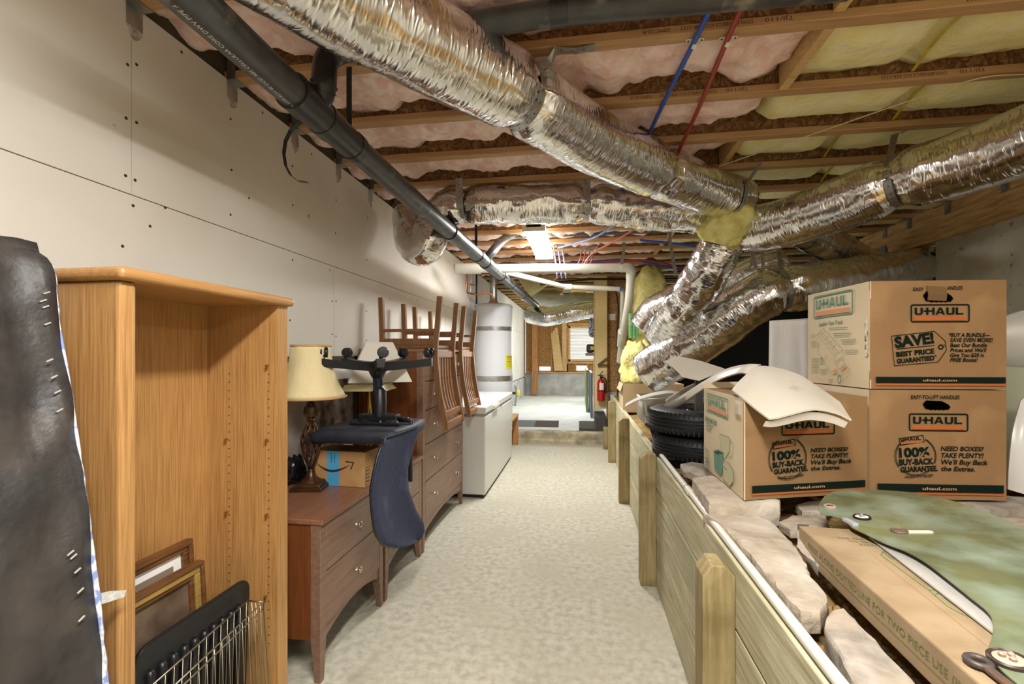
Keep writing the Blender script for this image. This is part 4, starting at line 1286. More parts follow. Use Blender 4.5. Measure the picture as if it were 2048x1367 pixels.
def chest(label, y0, y1, H, rows, kn, xb=-1.515, name='chest_of_drawers', group=None, legs=0.16, arch=0.05):
    """rows: list of drawer heights from the top; kn: knob count per drawer"""
    r = empty(name, ((XD + xb) / 2, (y0 + y1) / 2, 0), label, 'chest of drawers', group)
    th = 0.022
    MB().box(xb, XD + 0.012, y0 - 0.006, y1 + 0.006, H - th, H).build('top', M_CH_TOP, r, bevel=0.004)
    for (a, b) in ((y0, y0 + 0.018), (y1 - 0.018, y1)):
        MB().box(xb + 0.03, XD - 0.04, a + 0.003, b - 0.003, legs, H - th).build('side_panel', M_CH_SIDE, r)
    for sx in (0, 1):
        for sy in (0, 1):
            mb = MB(); w = 0.045
            x0 = xb if sx == 0 else XD - w; ya = y0 if sy == 0 else y1 - w
            p = []
            for z, k in ((0, 0.6), (legs, 1.0), (H - th, 1.0)):
                xx = (x0 + w - w * k, x0 + w) if sx else (x0, x0 + w * k)
                yy = (ya, ya + w * k) if sy == 0 else (ya + w - w * k, ya + w)
                if sx == 1: xx = (x0 + w * (1 - k), x0 + w)
                p.append([Vector((xx[0], yy[0], z)), Vector((xx[1], yy[0], z)), Vector((xx[1], yy[1], z)), Vector((xx[0], yy[1], z)), Vector((xx[0], yy[0], z))])
            V = mb.grid(p); mb.face(V[0][:4]); mb.face(V[-1][:4])
            bmesh.ops.remove_doubles(mb.bm, verts=mb.bm.verts, dist=1e-5)
            mb.build('leg', M_CH_SHEEN if sx else M_CH_SIDE, r, bevel=0.002)
    MB().box(xb + 0.02, xb + 0.028, y0 + 0.02, y1 - 0.02, legs, H - th).box(xb + 0.02, XD - 0.03, y0 + 0.02, y1 - 0.02, legs + 0.02, legs + 0.03).build('carcass', M_GAP, r)
    # arched apron
    n = 20; up, dn = [], []
    ya, yb = y0 + 0.045, y1 - 0.045
    zb_ = legs - 0.01
    poly = [(ya, legs + arch + 0.03), (yb, legs + arch + 0.03)] + [(yb + (ya - yb) * i / n, zb_ + arch * math.sin(math.pi * i / n) ** 0.8) for i in range(n + 1)]
    MB().prism([(p[0], p[1]) for p in poly], (XD - 0.006, 0, 0), (0, 1, 0), (0, 0, 1), (-0.018, 0)).build('apron', M_CH_SHEEN, r)
    z = H - th - 0.004
    for h in rows:
        d = MB().box(XD - 0.024, XD + 0.0, ya + 0.003, yb - 0.003, z - h + 0.003, z - 0.003).build('drawer', M_CH_SHEEN, r, bevel=0.0025)
        cs = [0.5] if kn == 1 else [0.2, 0.8]
        for c in cs: knob(d, ya + (yb - ya) * c, z - h / 2, XD)
        z -= h
    return r
H1 = PX(646, 1036, XD).z
chest('low two drawer cherry chest carrying the bell shaded lamp, next to the bookcase', 1.725, 2.325, H1, (0.205, 0.225), 1, legs=0.17)
chest('low two drawer cherry chest half hidden behind the hanging blue chair back', 2.352, 2.925, H1, (0.205, 0.225), 1, legs=0.17)
H3 = PX(850, 697, XD).z
chest('tall cherry chest of drawers with upturned dining chairs on top', 2.955, 4.01, H3, (0.20, 0.20, 0.235, 0.255, 0.265), 2, legs=0.13)

# --- big framed picture leaning on the wall behind the lamp
z0p, z1p = H1, PX(640, 712, -1.48).z
y1p = PX(719, 800, -1.47).y
r = empty('framed_picture', (-1.49, 2.3, z0p), 'large framed picture with pale mount leaning on the wall behind the bell shaded lamp', 'picture')
M_DKBR = mat('dark_brown_frame', '33211a', rough=0.5)
mb = MB()
for q in ((1.66, y1p, z1p - 0.03, z1p), (1.66, y1p, z0p, z0p + 0.03), (1.66, 1.69, z0p, z1p), (y1p - 0.035, y1p, z0p, z1p)):
    mb.box(-1.51, -1.485, *q)
mb.build('moulding', M_DKBR, r)
MB().box(-1.51, -1.50, 1.68, y1p - 0.02, z0p + 0.02, z1p - 0.02).build('mount', M_MATW, r)
M_PIC = mat('sepia_photograph', '3a302b', 'a39388', rough=0.35, scale=13, detail=8, lo=0.35, hi=0.75)
a, b = PX(588, 790, -1.499), PX(706, 880, -1.499)
MB().box(-1.501, -1.4985, 1.78, b.y, z0p + 0.10, a.z + 0.06).build('photograph', M_PIC, r)
MB().box(-1.4987, -1.4975, 1.78, PX(612, 800, -1.499).y, z0p + 0.10, a.z + 0.06).build('pale_panel', mat('pale_sepia', 'a89b93', '7c706b', rough=0.5, scale=3), r)

# --- bell shaded lamp
M_BRONZE = mat('bronze', '3a2516', '5c3a20', rough=0.35, metal=0.55, scale=12)
M_SHADE = mat('silk_shade', 'e3d3a4', 'dfcd9c', rough=0.7, scale=4, stretch=(14, 14, 1))
M_TRIM = mat('shade_trim', 'c09c6d', rough=0.6)
lb = PZ(622, 975, H1)
def lz(v): return PY(622, v, lb.y).z
dl = lb.y
lp = empty('table_lamp', (lb.x, lb.y, H1), 'bronze table lamp with cream bell shade on the nearest low chest', 'lamp')
T = Matrix.Translation((lb.x, lb.y, 0))
R45 = rotz(math.radians(12))
bm_ = MB()
for (h0, h1, w0, w1) in ((0, 0.018, 0.078, 0.075), (0.018, 0.030, 0.064, 0.060), (0.030, 0.036, 0.06, 0.052)):
    q = [Vector((sx * w0, sy * w0, H1 + h0)) for sx, sy in ((-1, -1), (1, -1), (1, 1), (-1, 1))] + [Vector((sx * w1, sy * w1, H1 + h1)) for sx, sy in ((-1, -1), (1, -1), (1, 1), (-1, 1))]
    bm_.hexa([T @ R45 @ p for p in q])
bm_.build('base', M_BRONZE, lp, bevel=0.002)
zz0 = H1 + 0.036
z_cage0, z_cage1 = lz(938), lz(842)
MB().lathe([(0.050, zz0), (0.046, zz0 + 0.006), (0.026, zz0 + 0.022), (0.018, zz0 + 0.05), (0.020, z_cage0 - 0.006), (0.014, z_cage0 + 0.004)], T, 28).build('foot', M_BRONZE, lp, smooth='auto')
for k in range(8):
    pts = []
    for i in range(17):
        t = i / 16
        rad = 0.010 + 0.036 * math.sin(math.pi * t ** 1.25) ** 0.9
        a = k * math.pi / 4 + t * 2.2
        pts.append((lb.x + rad * math.cos(a), lb.y + rad * math.sin(a), z_cage0 + (z_cage1 - z_cage0) * t))
    MB().tube(pts, 0.0042, 8).build('cage_strand', M_BRONZE, lp, smooth=True)
z1_, z2_ = lz(832), lz(812)
MB().lathe([(0.014, z_cage1 - 0.004), (0.020, z_cage1 + 0.006), (0.015, z_cage1 + 0.012), (0.016, z1_ - 0.004)], T, 24).build('collar', M_BRONZE, lp, smooth='auto')
MB().lathe([(0.014, z1_ - 0.004), (0.030, z1_ + 0.002), (0.036, (z1_ + z2_) / 2), (0.030, z2_ - 0.002), (0.018, z2_ + 0.004)], T, 24).build('ball', mat('aged_gold', '6b5128', '3a2a14', rough=0.4, metal=0.4, scale=40), lp, smooth='auto')['label'] = 'aged gold ball'
MB().lathe([(0.016, z2_ + 0.002), (0.019, z2_ + 0.015), (0.013, z2_ + 0.022), (0.012, z2_ + 0.06), (0.006, z2_ + 0.07), (0.006, lz(690))], T, 20).build('stem', M_BRONZE, lp, smooth='auto')
zs0, zs1 = lz(793), lz(691)
rt, rbm = 0.094, 0.168
P, Q = [], []
seg = 72
for i in range(seg):
    a = 2 * math.pi * i / seg
    pa = 1 - 0.012 * (1 if i % 9 == 0 else 0) + 0.012 * math.cos(8 * a)
    row, rq = [], []
    for j in range(15):
        t = j / 14
        rad = (rt + (rbm - rt) * (t ** 2.6 * 0.72 + t * 0.28)) * (pa if 0.02 < t < 0.98 else 1 + 0.012 * math.cos(8 * a))
        row.append(Vector((lb.x + rad * math.cos(a), lb.y + rad * math.sin(a), zs1 + (zs0 - zs1) * t)))
        rq.append(Vector((lb.x + (rad - 0.002) * math.cos(a), lb.y + (rad - 0.002) * math.sin(a), zs1 + (zs0 - zs1) * t)))
    P.append(row); Q.append(rq)
mb = MB(); A = mb.grid(P, True); B = mb.grid(Q, True)
for i in range(seg):
    k = (i + 1) % seg
    mb.face([A[i][0], A[k][0], B[k][0], B[i][0]]); mb.face([A[i][-1], A[k][-1], B[k][-1], B[i][-1]])
mb.build('shade', M_SHADE, lp, smooth=True)
for (z, rad) in ((zs1, rt + 0.001), (zs0, rbm + 0.001)):
    MB().lathe([(rad, z - 0.006), (rad + 0.0025, z - 0.004), (rad + 0.0025, z + 0.004), (rad, z + 0.006)], T, 56, caps=False).build('shade_trim', M_TRIM, lp, smooth=True)

# --- two more lamps behind the chair
def square_shade_lamp(cx, cy, z_top, z_bot, wt, wb, label, m, rot, base='twist'):
    r = empty('table_lamp', (cx, cy, H1), label, 'lamp')
    R = Matrix.Translation((cx, cy, 0)) @ rotz(rot)
    mb = MB()
    def sq(w, z): return [R @ Vector((sx * w, sy * w, z)) for sx, sy in ((-1, -1), (1, -1), (1, 1), (-1, 1))]
    rows_o = [sq(wt * 0.93, z_top), sq(wt, z_top - 0.012), sq(wb, z_bot)]
    rows_i = [sq(wt * 0.93 - 0.003, z_top), sq(wt - 0.003, z_top - 0.012), sq(wb - 0.003, z_bot)]
    A = mb.grid([[q[k] for q in rows_o] for k in range(4)], True); B = mb.grid([[q[k] for q in rows_i] for k in range(4)], True)
    for i in range(4):
        k = (i + 1) % 4
        for e_ in (0, -1): mb.face([A[i][e_], A[k][e_], B[k][e_], B[i][e_]])
    mb.build('shade', m, r)
    for k in range(3):
        pts = []
        for i in range(25):
            t = i / 24
            a = k * 2.1 + t * 7
            pts.append((cx + 0.014 * math.cos(a) * math.sin(math.pi * min(1, t + .1)), cy + 0.014 * math.sin(a) * math.sin(math.pi * min(1, t + .1)), H1 + 0.03 + (z_bot - H1 - 0.0) * t))
        MB().tube(pts, 0.006, 8).build('twisted_stem', M_BRASS, r, smooth=True)
    MB().lathe([(0.07, H1), (0.07, H1 + 0.012), (0.02, H1 + 0.03)], Matrix.Translation((cx, cy, 0)), 28).build('base', M_BRONZE, r, smooth='auto')
    return r
p2 = PY(752, 740, 2.70)
M_WSH = mat('white_linen_shade', 'e6e1d4', rough=0.8); M_YSH = mat('pale_yellow_shade', 'd9cf9c', rough=0.8)
square_shade_lamp(p2.x + 0.0, 2.74, PY(750, 684, 2.70).z, PY(750, 762, 2.70).z, 0.085, 0.185, 'table lamp with white tapered square shade behind the upturned office chair', M_WSH, 0.5)
square_shade_lamp(PY(748, 770, 2.56).x - 0.03, 2.56, PY(750, 763, 2.70).z - 0.004, PY(750, 779, 2.56).z, 0.115, 0.130, 'lower table lamp with yellowish square shade behind the chair gas column', M_YSH, 0.15)

# --- parcel carton and black bag on the low chest
M_CARD = mat('brown_card', 'b48a58', 'a87e4d', rough=0.85, scale=3, bump=0.06, bscale=80, c3='bd9564', s3=5)
M_CARDL = mat('pale_card', 'cdb48b', 'c2a87e', rough=0.85, scale=3, bump=0.06, bscale=80)
M_CARDD = mat('card_inside', '7a5a36', rough=0.95)
M_INKB = mat('dark_print', '2a2420', rough=0.8)
M_TAPEB = mat('blue_tape', '4fa3cf', rough=0.35)
c0, c1 = PZ(729, 975, H1 + 0.001), PZ(626, 968, H1 + 0.001)
X = (c0 - c1); X.z = 0; wbx = X.length; X.normalize(); Yb = Vector((-X.y, X.x, 0))
hb = PY(729, 905, c0.y).z - H1
r = empty('parcel', c1, 'brown parcel carton with blue tape and curved arrow mark, under the upturned office chair', 'box')
def pbox(o, a0, a1, b0, b1, z0, z1):
    return [o + X * a + Yb * b + Vector((0, 0, z)) for z in (z0, z1) for a, b in ((a0, b0), (a1, b0), (a1, b1), (a0, b1))]
MB().hexa(pbox(c1, 0, wbx, 0, 0.16, 0, hb)).build('carton', M_CARD, r, bevel=0.002)
F = (c1.copy(), X, Vector((0, 0, 1)))
k = wbx / 103.0
mb = MB()
mb.flat([(29 * k, 0), (53 * k, 0), (53 * k, hb), (29 * k, hb)], F, 0.0008)
mb.build('tape', M_TAPEB, r, recalc=False)['label'] = 'blue printed tape'
mb = MB()
arc = [(8 * k + (68 * k) * i / 20, hb * (0.64 - 0.20 * math.sin(math.pi * (i / 20) ** 0.85))) for i in range(21)]
for i in range(20):
    w0 = 0.009 * math.sin(math.pi * min(1, 0.08 + i / 22)); w1 = 0.009 * math.sin(math.pi * min(1, 0.08 + (i + 1) / 22))
    mb.flat([(arc[i][0], arc[i][1] - w0), (arc[i + 1][0], arc[i + 1][1] - w1), (arc[i + 1][0], arc[i + 1][1] + w1 * 0.4), (arc[i][0], arc[i][1] + w0 * 0.4)], F, 0.0016)
poly_line(mb, [(66 * k, hb * 0.72), (82 * k, hb * 0.70), (76 * k, hb * 0.50)], F, 0.006, 0.0016)
Fs = (c1 + X * wbx, Yb, Vector((0, 0, 1)))
for q in range(5): poly_line(mb, [(0.01, 0.012 + q * 0.018), (0.045, 0.012 + q * 0.018), (0.045, 0.026 + q * 0.018), (0.01, 0.026 + q * 0.018)], Fs, 0.002, 0.001, True)
put_text(mb, 'Fulfillment', F, 43 * k, hb * 0.95, 0.009, 0.05, lift=0.0014, rot=-math.pi / 2)
put_text(mb, 'packaging', F, 37 * k, hb * 0.95, 0.009, 0.05, lift=0.0014, rot=-math.pi / 2)
mb.build('printing', M_INKB, r, recalc=False)
mb = MB()
P = []
cb = PZ(590, 965, H1 + 0.0)
for i in range(25):
    row = []
    for j in range(14):
        th, ph = 2 * math.pi * i / 24, math.pi * j / 13
        rr = 1 + 0.35 * fbm(math.cos(th) * 2, math.sin(th) * 2 + 5, ph * 1.6, 4)
        row.append(Vector((cb.x - 0.03 + 0.075 * rr * math.sin(ph) * math.cos(th), cb.y + 0.09 * rr * math.sin(ph) * math.sin(th), H1 + max(0.001, 0.055 + 0.085 * rr * math.cos(ph)))))
    P.append(row)
mb.grid(P); bmesh.ops.remove_doubles(mb.bm, verts=mb.bm.verts, dist=0.0005)
tag(mb.build('plastic_bag', mat('black_bag', '101012', rough=0.18, bump=0.5, bscale=24, scale=9), smooth=True), 'crumpled shiny black plastic bag on the chest left of the bell shaded lamp', 'bag')

# --- office chair lying upside down on the low chests
M_NAVY = mat('navy_fabric', '2c3450', '252c44', rough=0.85, scale=60, bump=0.25, bscale=250, bdist=0.002, c3='4b5470', s3=6, t3=(0.55, 0.75))
M_CBLK = mat('chair_black', '17181d', rough=0.4)
oc = empty('office_chair', (-1.07, 2.30, H1), 'navy office chair upside down on the low chests, star base in the air', 'chair')
cx, cy = -1.07, 2.30
zs = 1.295
for k in range(5):
    a = math.radians(-62 + 72 * k)
    d = Vector((math.cos(a), math.sin(a), 0)); s = Vector((-d.y, d.x, 0))
    P = []
    for i in range(10):
        t = i / 9
        rr = 0.02 + 0.27 * t
        w = 0.034 - 0.012 * t; zt_ = zs + 0.012 + 0.020 * t ** 2; zb_ = zs - 0.040 + 0.030 * t
        c = Vector((cx, cy, 0)) + d * rr
        P.append([c + s * q[0] + Vector((0, 0, q[1])) for q in ((-w, zt_), (w, zt_), (w * 0.7, zb_), (-w * 0.7, zb_), (-w, zt_))])
    mb = MB(); V = mb.grid(P); mb.face(V[0][:4]); mb.face(V[-1][:4][::-1]); bmesh.ops.remove_doubles(mb.bm, verts=mb.bm.verts, dist=1e-5)
    arm = mb.build('base_arm', M_CBLK, oc, smooth='auto')
    tip = Vector((cx, cy, zs + 0.028)) + d * 0.278
    cm = MB(); cm.tube([tip, tip + Vector((0, 0, 0.022))], 0.009, 10); 
    ca = a + 0.7 * k
    ax = Vector((math.cos(ca), math.sin(ca), 0))
    hub_c = tip + Vector((0, 0, 0.034)) + Vector((-ax.y, ax.x, 0)) * 0.010
    cm.build('caster_stem', M_CBLK, arm)
    Mx = Vector((0, 0, 1)).rotation_difference(ax).to_matrix().to_4x4()
    for sg in (-1, 1):
        MB().lathe([(0.010, -0.009), (0.024, -0.008), (0.027, -0.003), (0.027, 0.003), (0.024, 0.008), (0.010, 0.009)], Matrix.Translation(hub_c + ax * sg * 0.013) @ Mx, 22).build('caster_wheel', M_BLACK, arm, smooth='auto')
MB().lathe([(0.02, zs + 0.016), (0.045, zs + 0.012), (0.05, zs - 0.03), (0.036, zs - 0.06), (0.027, zs - 0.075)], Matrix.Translation((cx, cy, 0)), 26).build('base_hub', M_CBLK, oc, smooth='auto')
zq = 0.985
tilt = Vector((0.012, 0.0, 0))
MB().tube([(cx, cy, zs - 0.06), (cx + 0.004, cy, 1.13)], 0.026, 22).build('gas_column', mat('blue_black_steel', '1c2440', rough=0.25, metal=0.3), oc, smooth='auto')
MB().tube([(cx + 0.004, cy, 1.16), (cx + 0.01, cy, 1.155), (cx + 0.01, cy, zq + 0.03)], [0.030, 0.036, 0.036], 24).build('column_sleeve', M_BLACK, oc, smooth='auto')
mb = MB()
mb.box(cx - 0.10, cx + 0.12, cy - 0.03, cy + 0.03, zq + 0.004, zq + 0.045)
mb.build('tilt_housing', M_CBLK, oc, bevel=0.008)
mb = MB()
for yy in (-0.075, 0.075): mb.box(cx - 0.11, cx + 0.16, cy + yy - 0.016, cy + yy + 0.016, zq - 0.002, zq + 0.012)
mb.box(cx - 0.05, cx - 0.02, cy - 0.09, cy + 0.09, zq + 0.006, zq + 0.02); mb.box(cx + 0.08, cx + 0.12, cy - 0.09, cy + 0.09, zq + 0.006, zq + 0.02)
mb.build('seat_plate', M_CBLK, oc, bevel=0.003)
for yy in (-0.075, 0.075):
    for xx in (0.05, 0.14):
        MB().lathe([(0.006, 0), (0.006, 0.006), (0.003, 0.008)], Matrix.Translation((cx + xx, cy + yy, zq + 0.012)), 10).build('bolt', M_STEEL, oc)
mb = MB(); P, Q = [], []
for i in range(21):
    row, rq = [], []
    for j in range(19):
        a, b = i / 20 * 2 - 1, j / 18 * 2 - 1
        x = cx - 0.03 + 0.245 * a * (1 - 0.10 * b * b); y = cy - 0.005 + 0.235 * b * (1 - 0.10 * a * a)
        ed = max(abs(a), abs(b))
        drop = 0.02 * max(0, a + 0.0) * 0 + 0.012 * (ed > 0.95)
        row.append(Vector((x, y, zq - 0.004 - drop + 0.035 * max(0, -a - 0.55) * -1)))
        rq.append(Vector((x * 1.0, y, zq - 0.075 - 0.01 * (1 - ed) + 0.018 * (ed > 0.93) - 0.03 * max(0, -a - 0.55))))
    P.append(row); Q.append(rq)
mb.slab(P, Q).build('seat', mat('seat_underside', '1d1f28', '262935', rough=0.6, scale=14), oc, smooth=True)
# back rest: outline in the y-z plane, bowed
XBR = -0.825
ol = [PX(u, v, XBR) for u, v in ((836, 851), (829, 885), (821, 918), (817, 940), (821, 980), (834, 1020), (847, 1044), (848, 1062), (838, 1080), (812, 1094), (790, 1096), (768, 1090), (753, 1066), (747, 1020), (744, 985), (747, 950), (754, 905), (764, 876), (790, 869), (815, 862))]
ol = [(p.y, p.z) for p in ol]
def scan(z):
    ys_ = []
    n = len(ol)
    for i in range(n):
        (y0, z0), (y1, z1) = ol[i], ol[(i + 1) % n]
        if (z0 - z) * (z1 - z) <= 0 and z0 != z1: ys_.append(y0 + (y1 - y0) * (z - z0) / (z1 - z0))
    return (min(ys_), max(ys_)) if len(ys_) >= 2 else None
zlo, zhi = min(p[1] for p in ol), max(p[1] for p in ol)
P, Q = [], []
for i in range(41):
    z = zlo + 0.0006 + (zhi - zlo - 0.0012) * i / 40
    s = scan(z)
    row, rq = [], []
    for j in range(17):
        t = j / 16
        y = s[0] + (s[1] - s[0]) * t
        bow = 0.018 * (2 * t - 1) ** 2
        fz = (z - zlo) / (zhi - zlo)
        x = XBR + bow - 0.012 + 0.06 * max(0, fz - 0.6) ** 2 - 0.012 * math.sin(math.pi * fz)
        ed = min(1, min(t, 1 - t) / 0.08, i / 3 + 0.2, (40 - i) / 3 + 0.2)
        row.append(Vector((x + 0.012 * ed, y, z))); rq.append(Vector((x - 0.016 * ed - 0.004, y, z)))
    P.append(row); Q.append(rq)
MB().slab(P, Q).build('backrest', M_NAVY, oc, smooth=True)
ep = [Vector((XBR - 0.03 + 0.036 * (2 * (0 if k_ else 1) - 1) ** 2 * 0 + 0.0, y, z)) for k_, (y, z) in enumerate(ol)]
pp = []
for i in range(6, 41, 2):
    pp.append(P[i][0].lerp(Q[i][0], 0.5))
MB().tube(pp, 0.006, 8).build('piping', M_CBLK, oc, smooth=True)
pp = [P[0][j].lerp(Q[0][j], 0.5) for j in range(17)]
MB().tube([(cx + 0.12, cy, zq + 0.02), (cx + 0.19, cy, zq + 0.01), (XBR - 0.055, cy - 0.02, zq - 0.06), (XBR - 0.05, cy - 0.03, zq - 0.30)], 0.012, 10).build('back_bracket', M_CBLK, oc, smooth=True)

# --- dining chairs upside down on the tall chest
M_CHAIR = wood('chair_cherry', '6e4a28', '8c6239', 'z', scale=5, rough=0.4, k=16)
M_CHAIRL = wood('chair_rail', '9a6738', '7d4f28', 'y', scale=5, rough=0.42, k=16)
def dining_chair(y0, y1, label):
    r = empty('dining_chair', (-1.25, (y0 + y1) / 2, H3), label, 'chair', 'dining chairs turned over')
    zseat0, zseat1 = H3 + 0.002, H3 + 0.062
    ztop = 1.765
    xf = -1.455
    for y in (y0 + 0.018, y1 - 0.018):
        MB().bar((xf + 0.012, y, zseat0), (xf, y, ztop), 0.036, 0.036, (0, 1, 0)).build('leg', M_CHAIR, r, bevel=0.003)
    prof = spline([(-1.003, 0, ztop), (-1.018, 0, 1.58), (-1.035, 0, 1.42), (-1.033, 0, 1.30), (-1.015, 0, 1.12), (-0.985, 0, 0.95), (-0.952, 0, 0.80)], 6)
    for y in (y0 + 0.012, y1 - 0.012):
        mb = MB()
        P = []
        for i, p in enumerate(prof):
            t = (prof[min(i + 1, len(prof) - 1)] - prof[max(0, i - 1)]).normalized()
            nx = Vector((t.z, 0, -t.x)); w = 0.019 if i < len(prof) - 3 else 0.019 * (1 - 0.22 * (i - len(prof) + 3))
            c = Vector((p.x, y, p.z))
            P.append([c + nx * w + Vector((0, 0.0125, 0)), c + nx * w - Vector((0, 0.0125, 0)), c - nx * w - Vector((0, 0.0125, 0)), c - nx * w + Vector((0, 0.0125, 0)), c + nx * w + Vector((0, 0.0125, 0))])
        V = mb.grid(P); mb.face(V[0][:4]); mb.face(V[-1][:4][::-1]); bmesh.ops.remove_doubles(mb.bm, verts=mb.bm.verts, dist=1e-5)
        mb.build('back_post', M_CHAIR, r, smooth='auto')
    MB().box(xf + 0.01, -1.05, y0 + 0.004, y1 - 0.004, zseat0, zseat0 + 0.028).build('seat', M_CHAIR, r, bevel=0.008)
    mb = MB()
    MB().box(xf + 0.02, -1.05, y0 + 0.006, y0 + 0.026, zseat0 + 0.028, zseat1 + 0.015).build('apron', M_CHAIR, r)
    MB().box(xf + 0.02, -1.05, y1 - 0.026, y1 - 0.006, zseat0 + 0.028, zseat1 + 0.015).build('apron', M_CHAIR, r)
    MB().box(xf + 0.002, xf + 0.022, y0 + 0.03, y1 - 0.03, zseat0 + 0.028, zseat1 + 0.015).build('apron', M_CHAIR, r)
    mb.bm.free()
    for y in (y0 + 0.018, y1 - 0.018):
        MB().box(xf + 0.01, -1.01, y - 0.009, y + 0.009, 1.51, 1.532).build('stretcher', M_CHAIR, r, bevel=0.002)
    def xat(z):
        return min(prof, key=lambda p: abs(p.z - z)).x
    for z, h in ((1.345, 0.05), (0.905, 0.045), (0.832, 0.045)):
        x = xat(z)
        MB().bar((x, y0 + 0.024, z), (x, y1 - 0.024, z), 0.02, h).build('back_rail', M_CHAIRL, r, bevel=0.004)
    for k in range(5):
        y = y0 + 0.10 + (y1 - y0 - 0.20) * k / 4
        pts = [Vector((xat(z) - 0.012 * math.sin(math.pi * (z - 0.9) / 0.43), y, z)) for z in (1.325, 1.22, 1.12, 1.02, 0.925)]
        mb = MB(); strip(mb, spline(pts, 5), (0, 1, 0), 0.020, 0.010); mb.build('slat', M_CHAIRL, r)
    return r
dining_chair(3.17, 3.64, 'cherry slat back dining chair upside down on the tall chest, nearer the camera')
dining_chair(3.86, 4.32, 'cherry slat back dining chair upside down on the tall chest, nearer the water heater')

# --- chest freezer
M_ENAM = mat('white_enamel', 'd0cec9', rough=0.3)
fz = empty('chest_freezer', (-1.2, 5.0, 0), 'long white chest freezer beyond the tall chest of drawers', 'freezer')
fx0, fx1, fy0, fy1 = -1.52, -0.875, 4.35, 5.85
fy0 = 4.16
MB().box(fx0, fx1, fy0, fy1, 0.03, 0.765).build('body', M_ENAM, fz, bevel=0.012, seg=3)
MB().box(fx0, fx1 + 0.008, fy0 - 0.006, fy1 + 0.004, 0.785, 0.855).build('lid', M_ENAM, fz, bevel=0.014, seg=3)
MB().box(fx0 + 0.01, fx1 - 0.006, fy0 + 0.006, fy1 - 0.006, 0.765, 0.785).build('seal', mat('grey_seal', '8d8c88', rough=0.7), fz)
MB().box(fx0 + 0.02, fx1 - 0.02, fy0 + 0.02, fy1 - 0.02, 0.0, 0.03).build('base', M_BLACK, fz)
p = PX(987, 803, fx1 + 0.008)
MB().box(fx1 + 0.004, fx1 + 0.026, p.y - 0.02, p.y + 0.26, 0.79, 0.83).build('handle', mat('cream_plastic', 'd8d2b8', rough=0.4), fz, bevel=0.006)
p = PX(1002, 812, fx1)
MB().lathe([(0.012, 0), (0.012, 0.004), (0.006, 0.005)], Matrix.Translation((fx1, p.y, p.z)) @ Matrix.Rotation(math.pi / 2, 4, 'Y'), 16).build('lock', M_STEEL, fz)

# --- gas water heater on its timber stand
hx, hy, hr = -1.215, 6.35, 0.268
def hz(v): return PY(986, v, hy - hr).z
zt_h, zb_h = hz(607), 0.46
wh = empty('water_heater', (hx, hy, zb_h), 'tall white cylindrical water heater strapped up behind the chest freezer', 'water heater')
TH = Matrix.Translation((hx, hy, 0))
M_HEAT = mat('heater_white', 'c8cacd', rough=0.35)
MB().lathe([(hr - 0.01, zb_h), (hr, zb_h + 0.01), (hr, zt_h - 0.02)], TH, 56).build('tank', M_HEAT, wh, smooth='auto')
MB().lathe([(hr + 0.004, zt_h - 0.03), (hr + 0.004, zt_h), (hr - 0.02, zt_h + 0.012), (0.05, zt_h + 0.02)], TH, 56).build('top_cap', mat('grey_cap', 'b4b5b4', rough=0.45), wh, smooth='auto')
for v0, v1 in ((652, 660), (752, 762)):
    za, zb2 = hz(v1), hz(v0)
    MB().lathe([(hr + 0.003, za), (hr + 0.006, za), (hr + 0.006, zb2), (hr + 0.003, zb2)], TH, 56).build('strap', M_STEEL, wh, smooth='auto')
zf = zt_h
MB().lathe([(0.085, zf + 0.015), (0.085, zf + 0.02), (0.055, zf + 0.07), (0.052, zf + 0.075), (0.052, zf + 0.28), (0.056, zf + 0.29), (0.052, zf + 0.30), (0.056, zf + 0.33), (0.052, zf + 0.34), (0.052, ZTOP - 0.05)], TH @ Matrix.Translation((0.0, 0.0, 0)), 28).build('flue', M_STEEL, wh, smooth='auto')
# curved label wrapped on the tank
def cyl_pt(a, z, r_): return Vector((hx + r_ * math.cos(a), hy + r_ * math.sin(a), z))
def ang_of(u):
    best, ba = 9e9, 0
    for i in range(400):
        a = -math.pi + math.pi * i / 399
        p = cyl_pt(a, 1.4, hr); q = p - EYE
        c, s = math.cos(PSI), math.sin(PSI)
        uu = U0 + FPX * (q.x * c + q.y * s) / (-q.x * s + q.y * c)
        if a > -2.0 and abs(uu - u) < best: best, ba = abs(uu - u), a
    return ba
a0, a1 = ang_of(1011), ang_of(1023.5)
mb = MB(); z0_, z1_ = hz(738), hz(710)
mb.grid([[cyl_pt(a0 + (a1 - a0) * i / 8, z0_, hr + 0.002), cyl_pt(a0 + (a1 - a0) * i / 8, z1_, hr + 0.002)] for i in range(9)])
mb.build('energy_label', mat('yellow_label', 'd8cc2c', rough=0.6), wh, recalc=False)['label'] = 'yellow energy label'
mb = MB()
for q in range(7):
    zz = z1_ - 0.02 - q * 0.022
    mb.grid([[cyl_pt(a0 + (a1 - a0) * (0.12 + 0.76 * i / 6), zz - (0.007 if q == 0 else 0.002), hr + 0.003), cyl_pt(a0 + (a1 - a0) * (0.12 + 0.76 * i / 6), zz + 0.003, hr + 0.003)] for i in range(7)])
mb.build('label_print', M_INKB, wh, recalc=False)
M_COPPER = mat('copper', 'b06a42', rough=0.35, metal=0.9)
MB().tube(spline([PY(985, 608, hy - 0.12), PY(984, 590, hy - 0.12), PY(972, 584, hy - 0.15), PY(955, 588, hy - 0.2), PY(938, 586, hy - 0.2), PY(930, 583, hy - 0.2)], 8), 0.012, 10).build('copper_tube', M_COPPER, wh, smooth=True)
MB().tube([PY(953, 607, hy - 0.1), PY(953, 545, hy - 0.1)], 0.013, 10).build('gas_riser', M_BLACK, wh, smooth=True)
o = empty('valve_riser', PY(935, 575, hy - 0.25), 'metal water pipes with an orange handled valve left of the heater flue', 'valve')
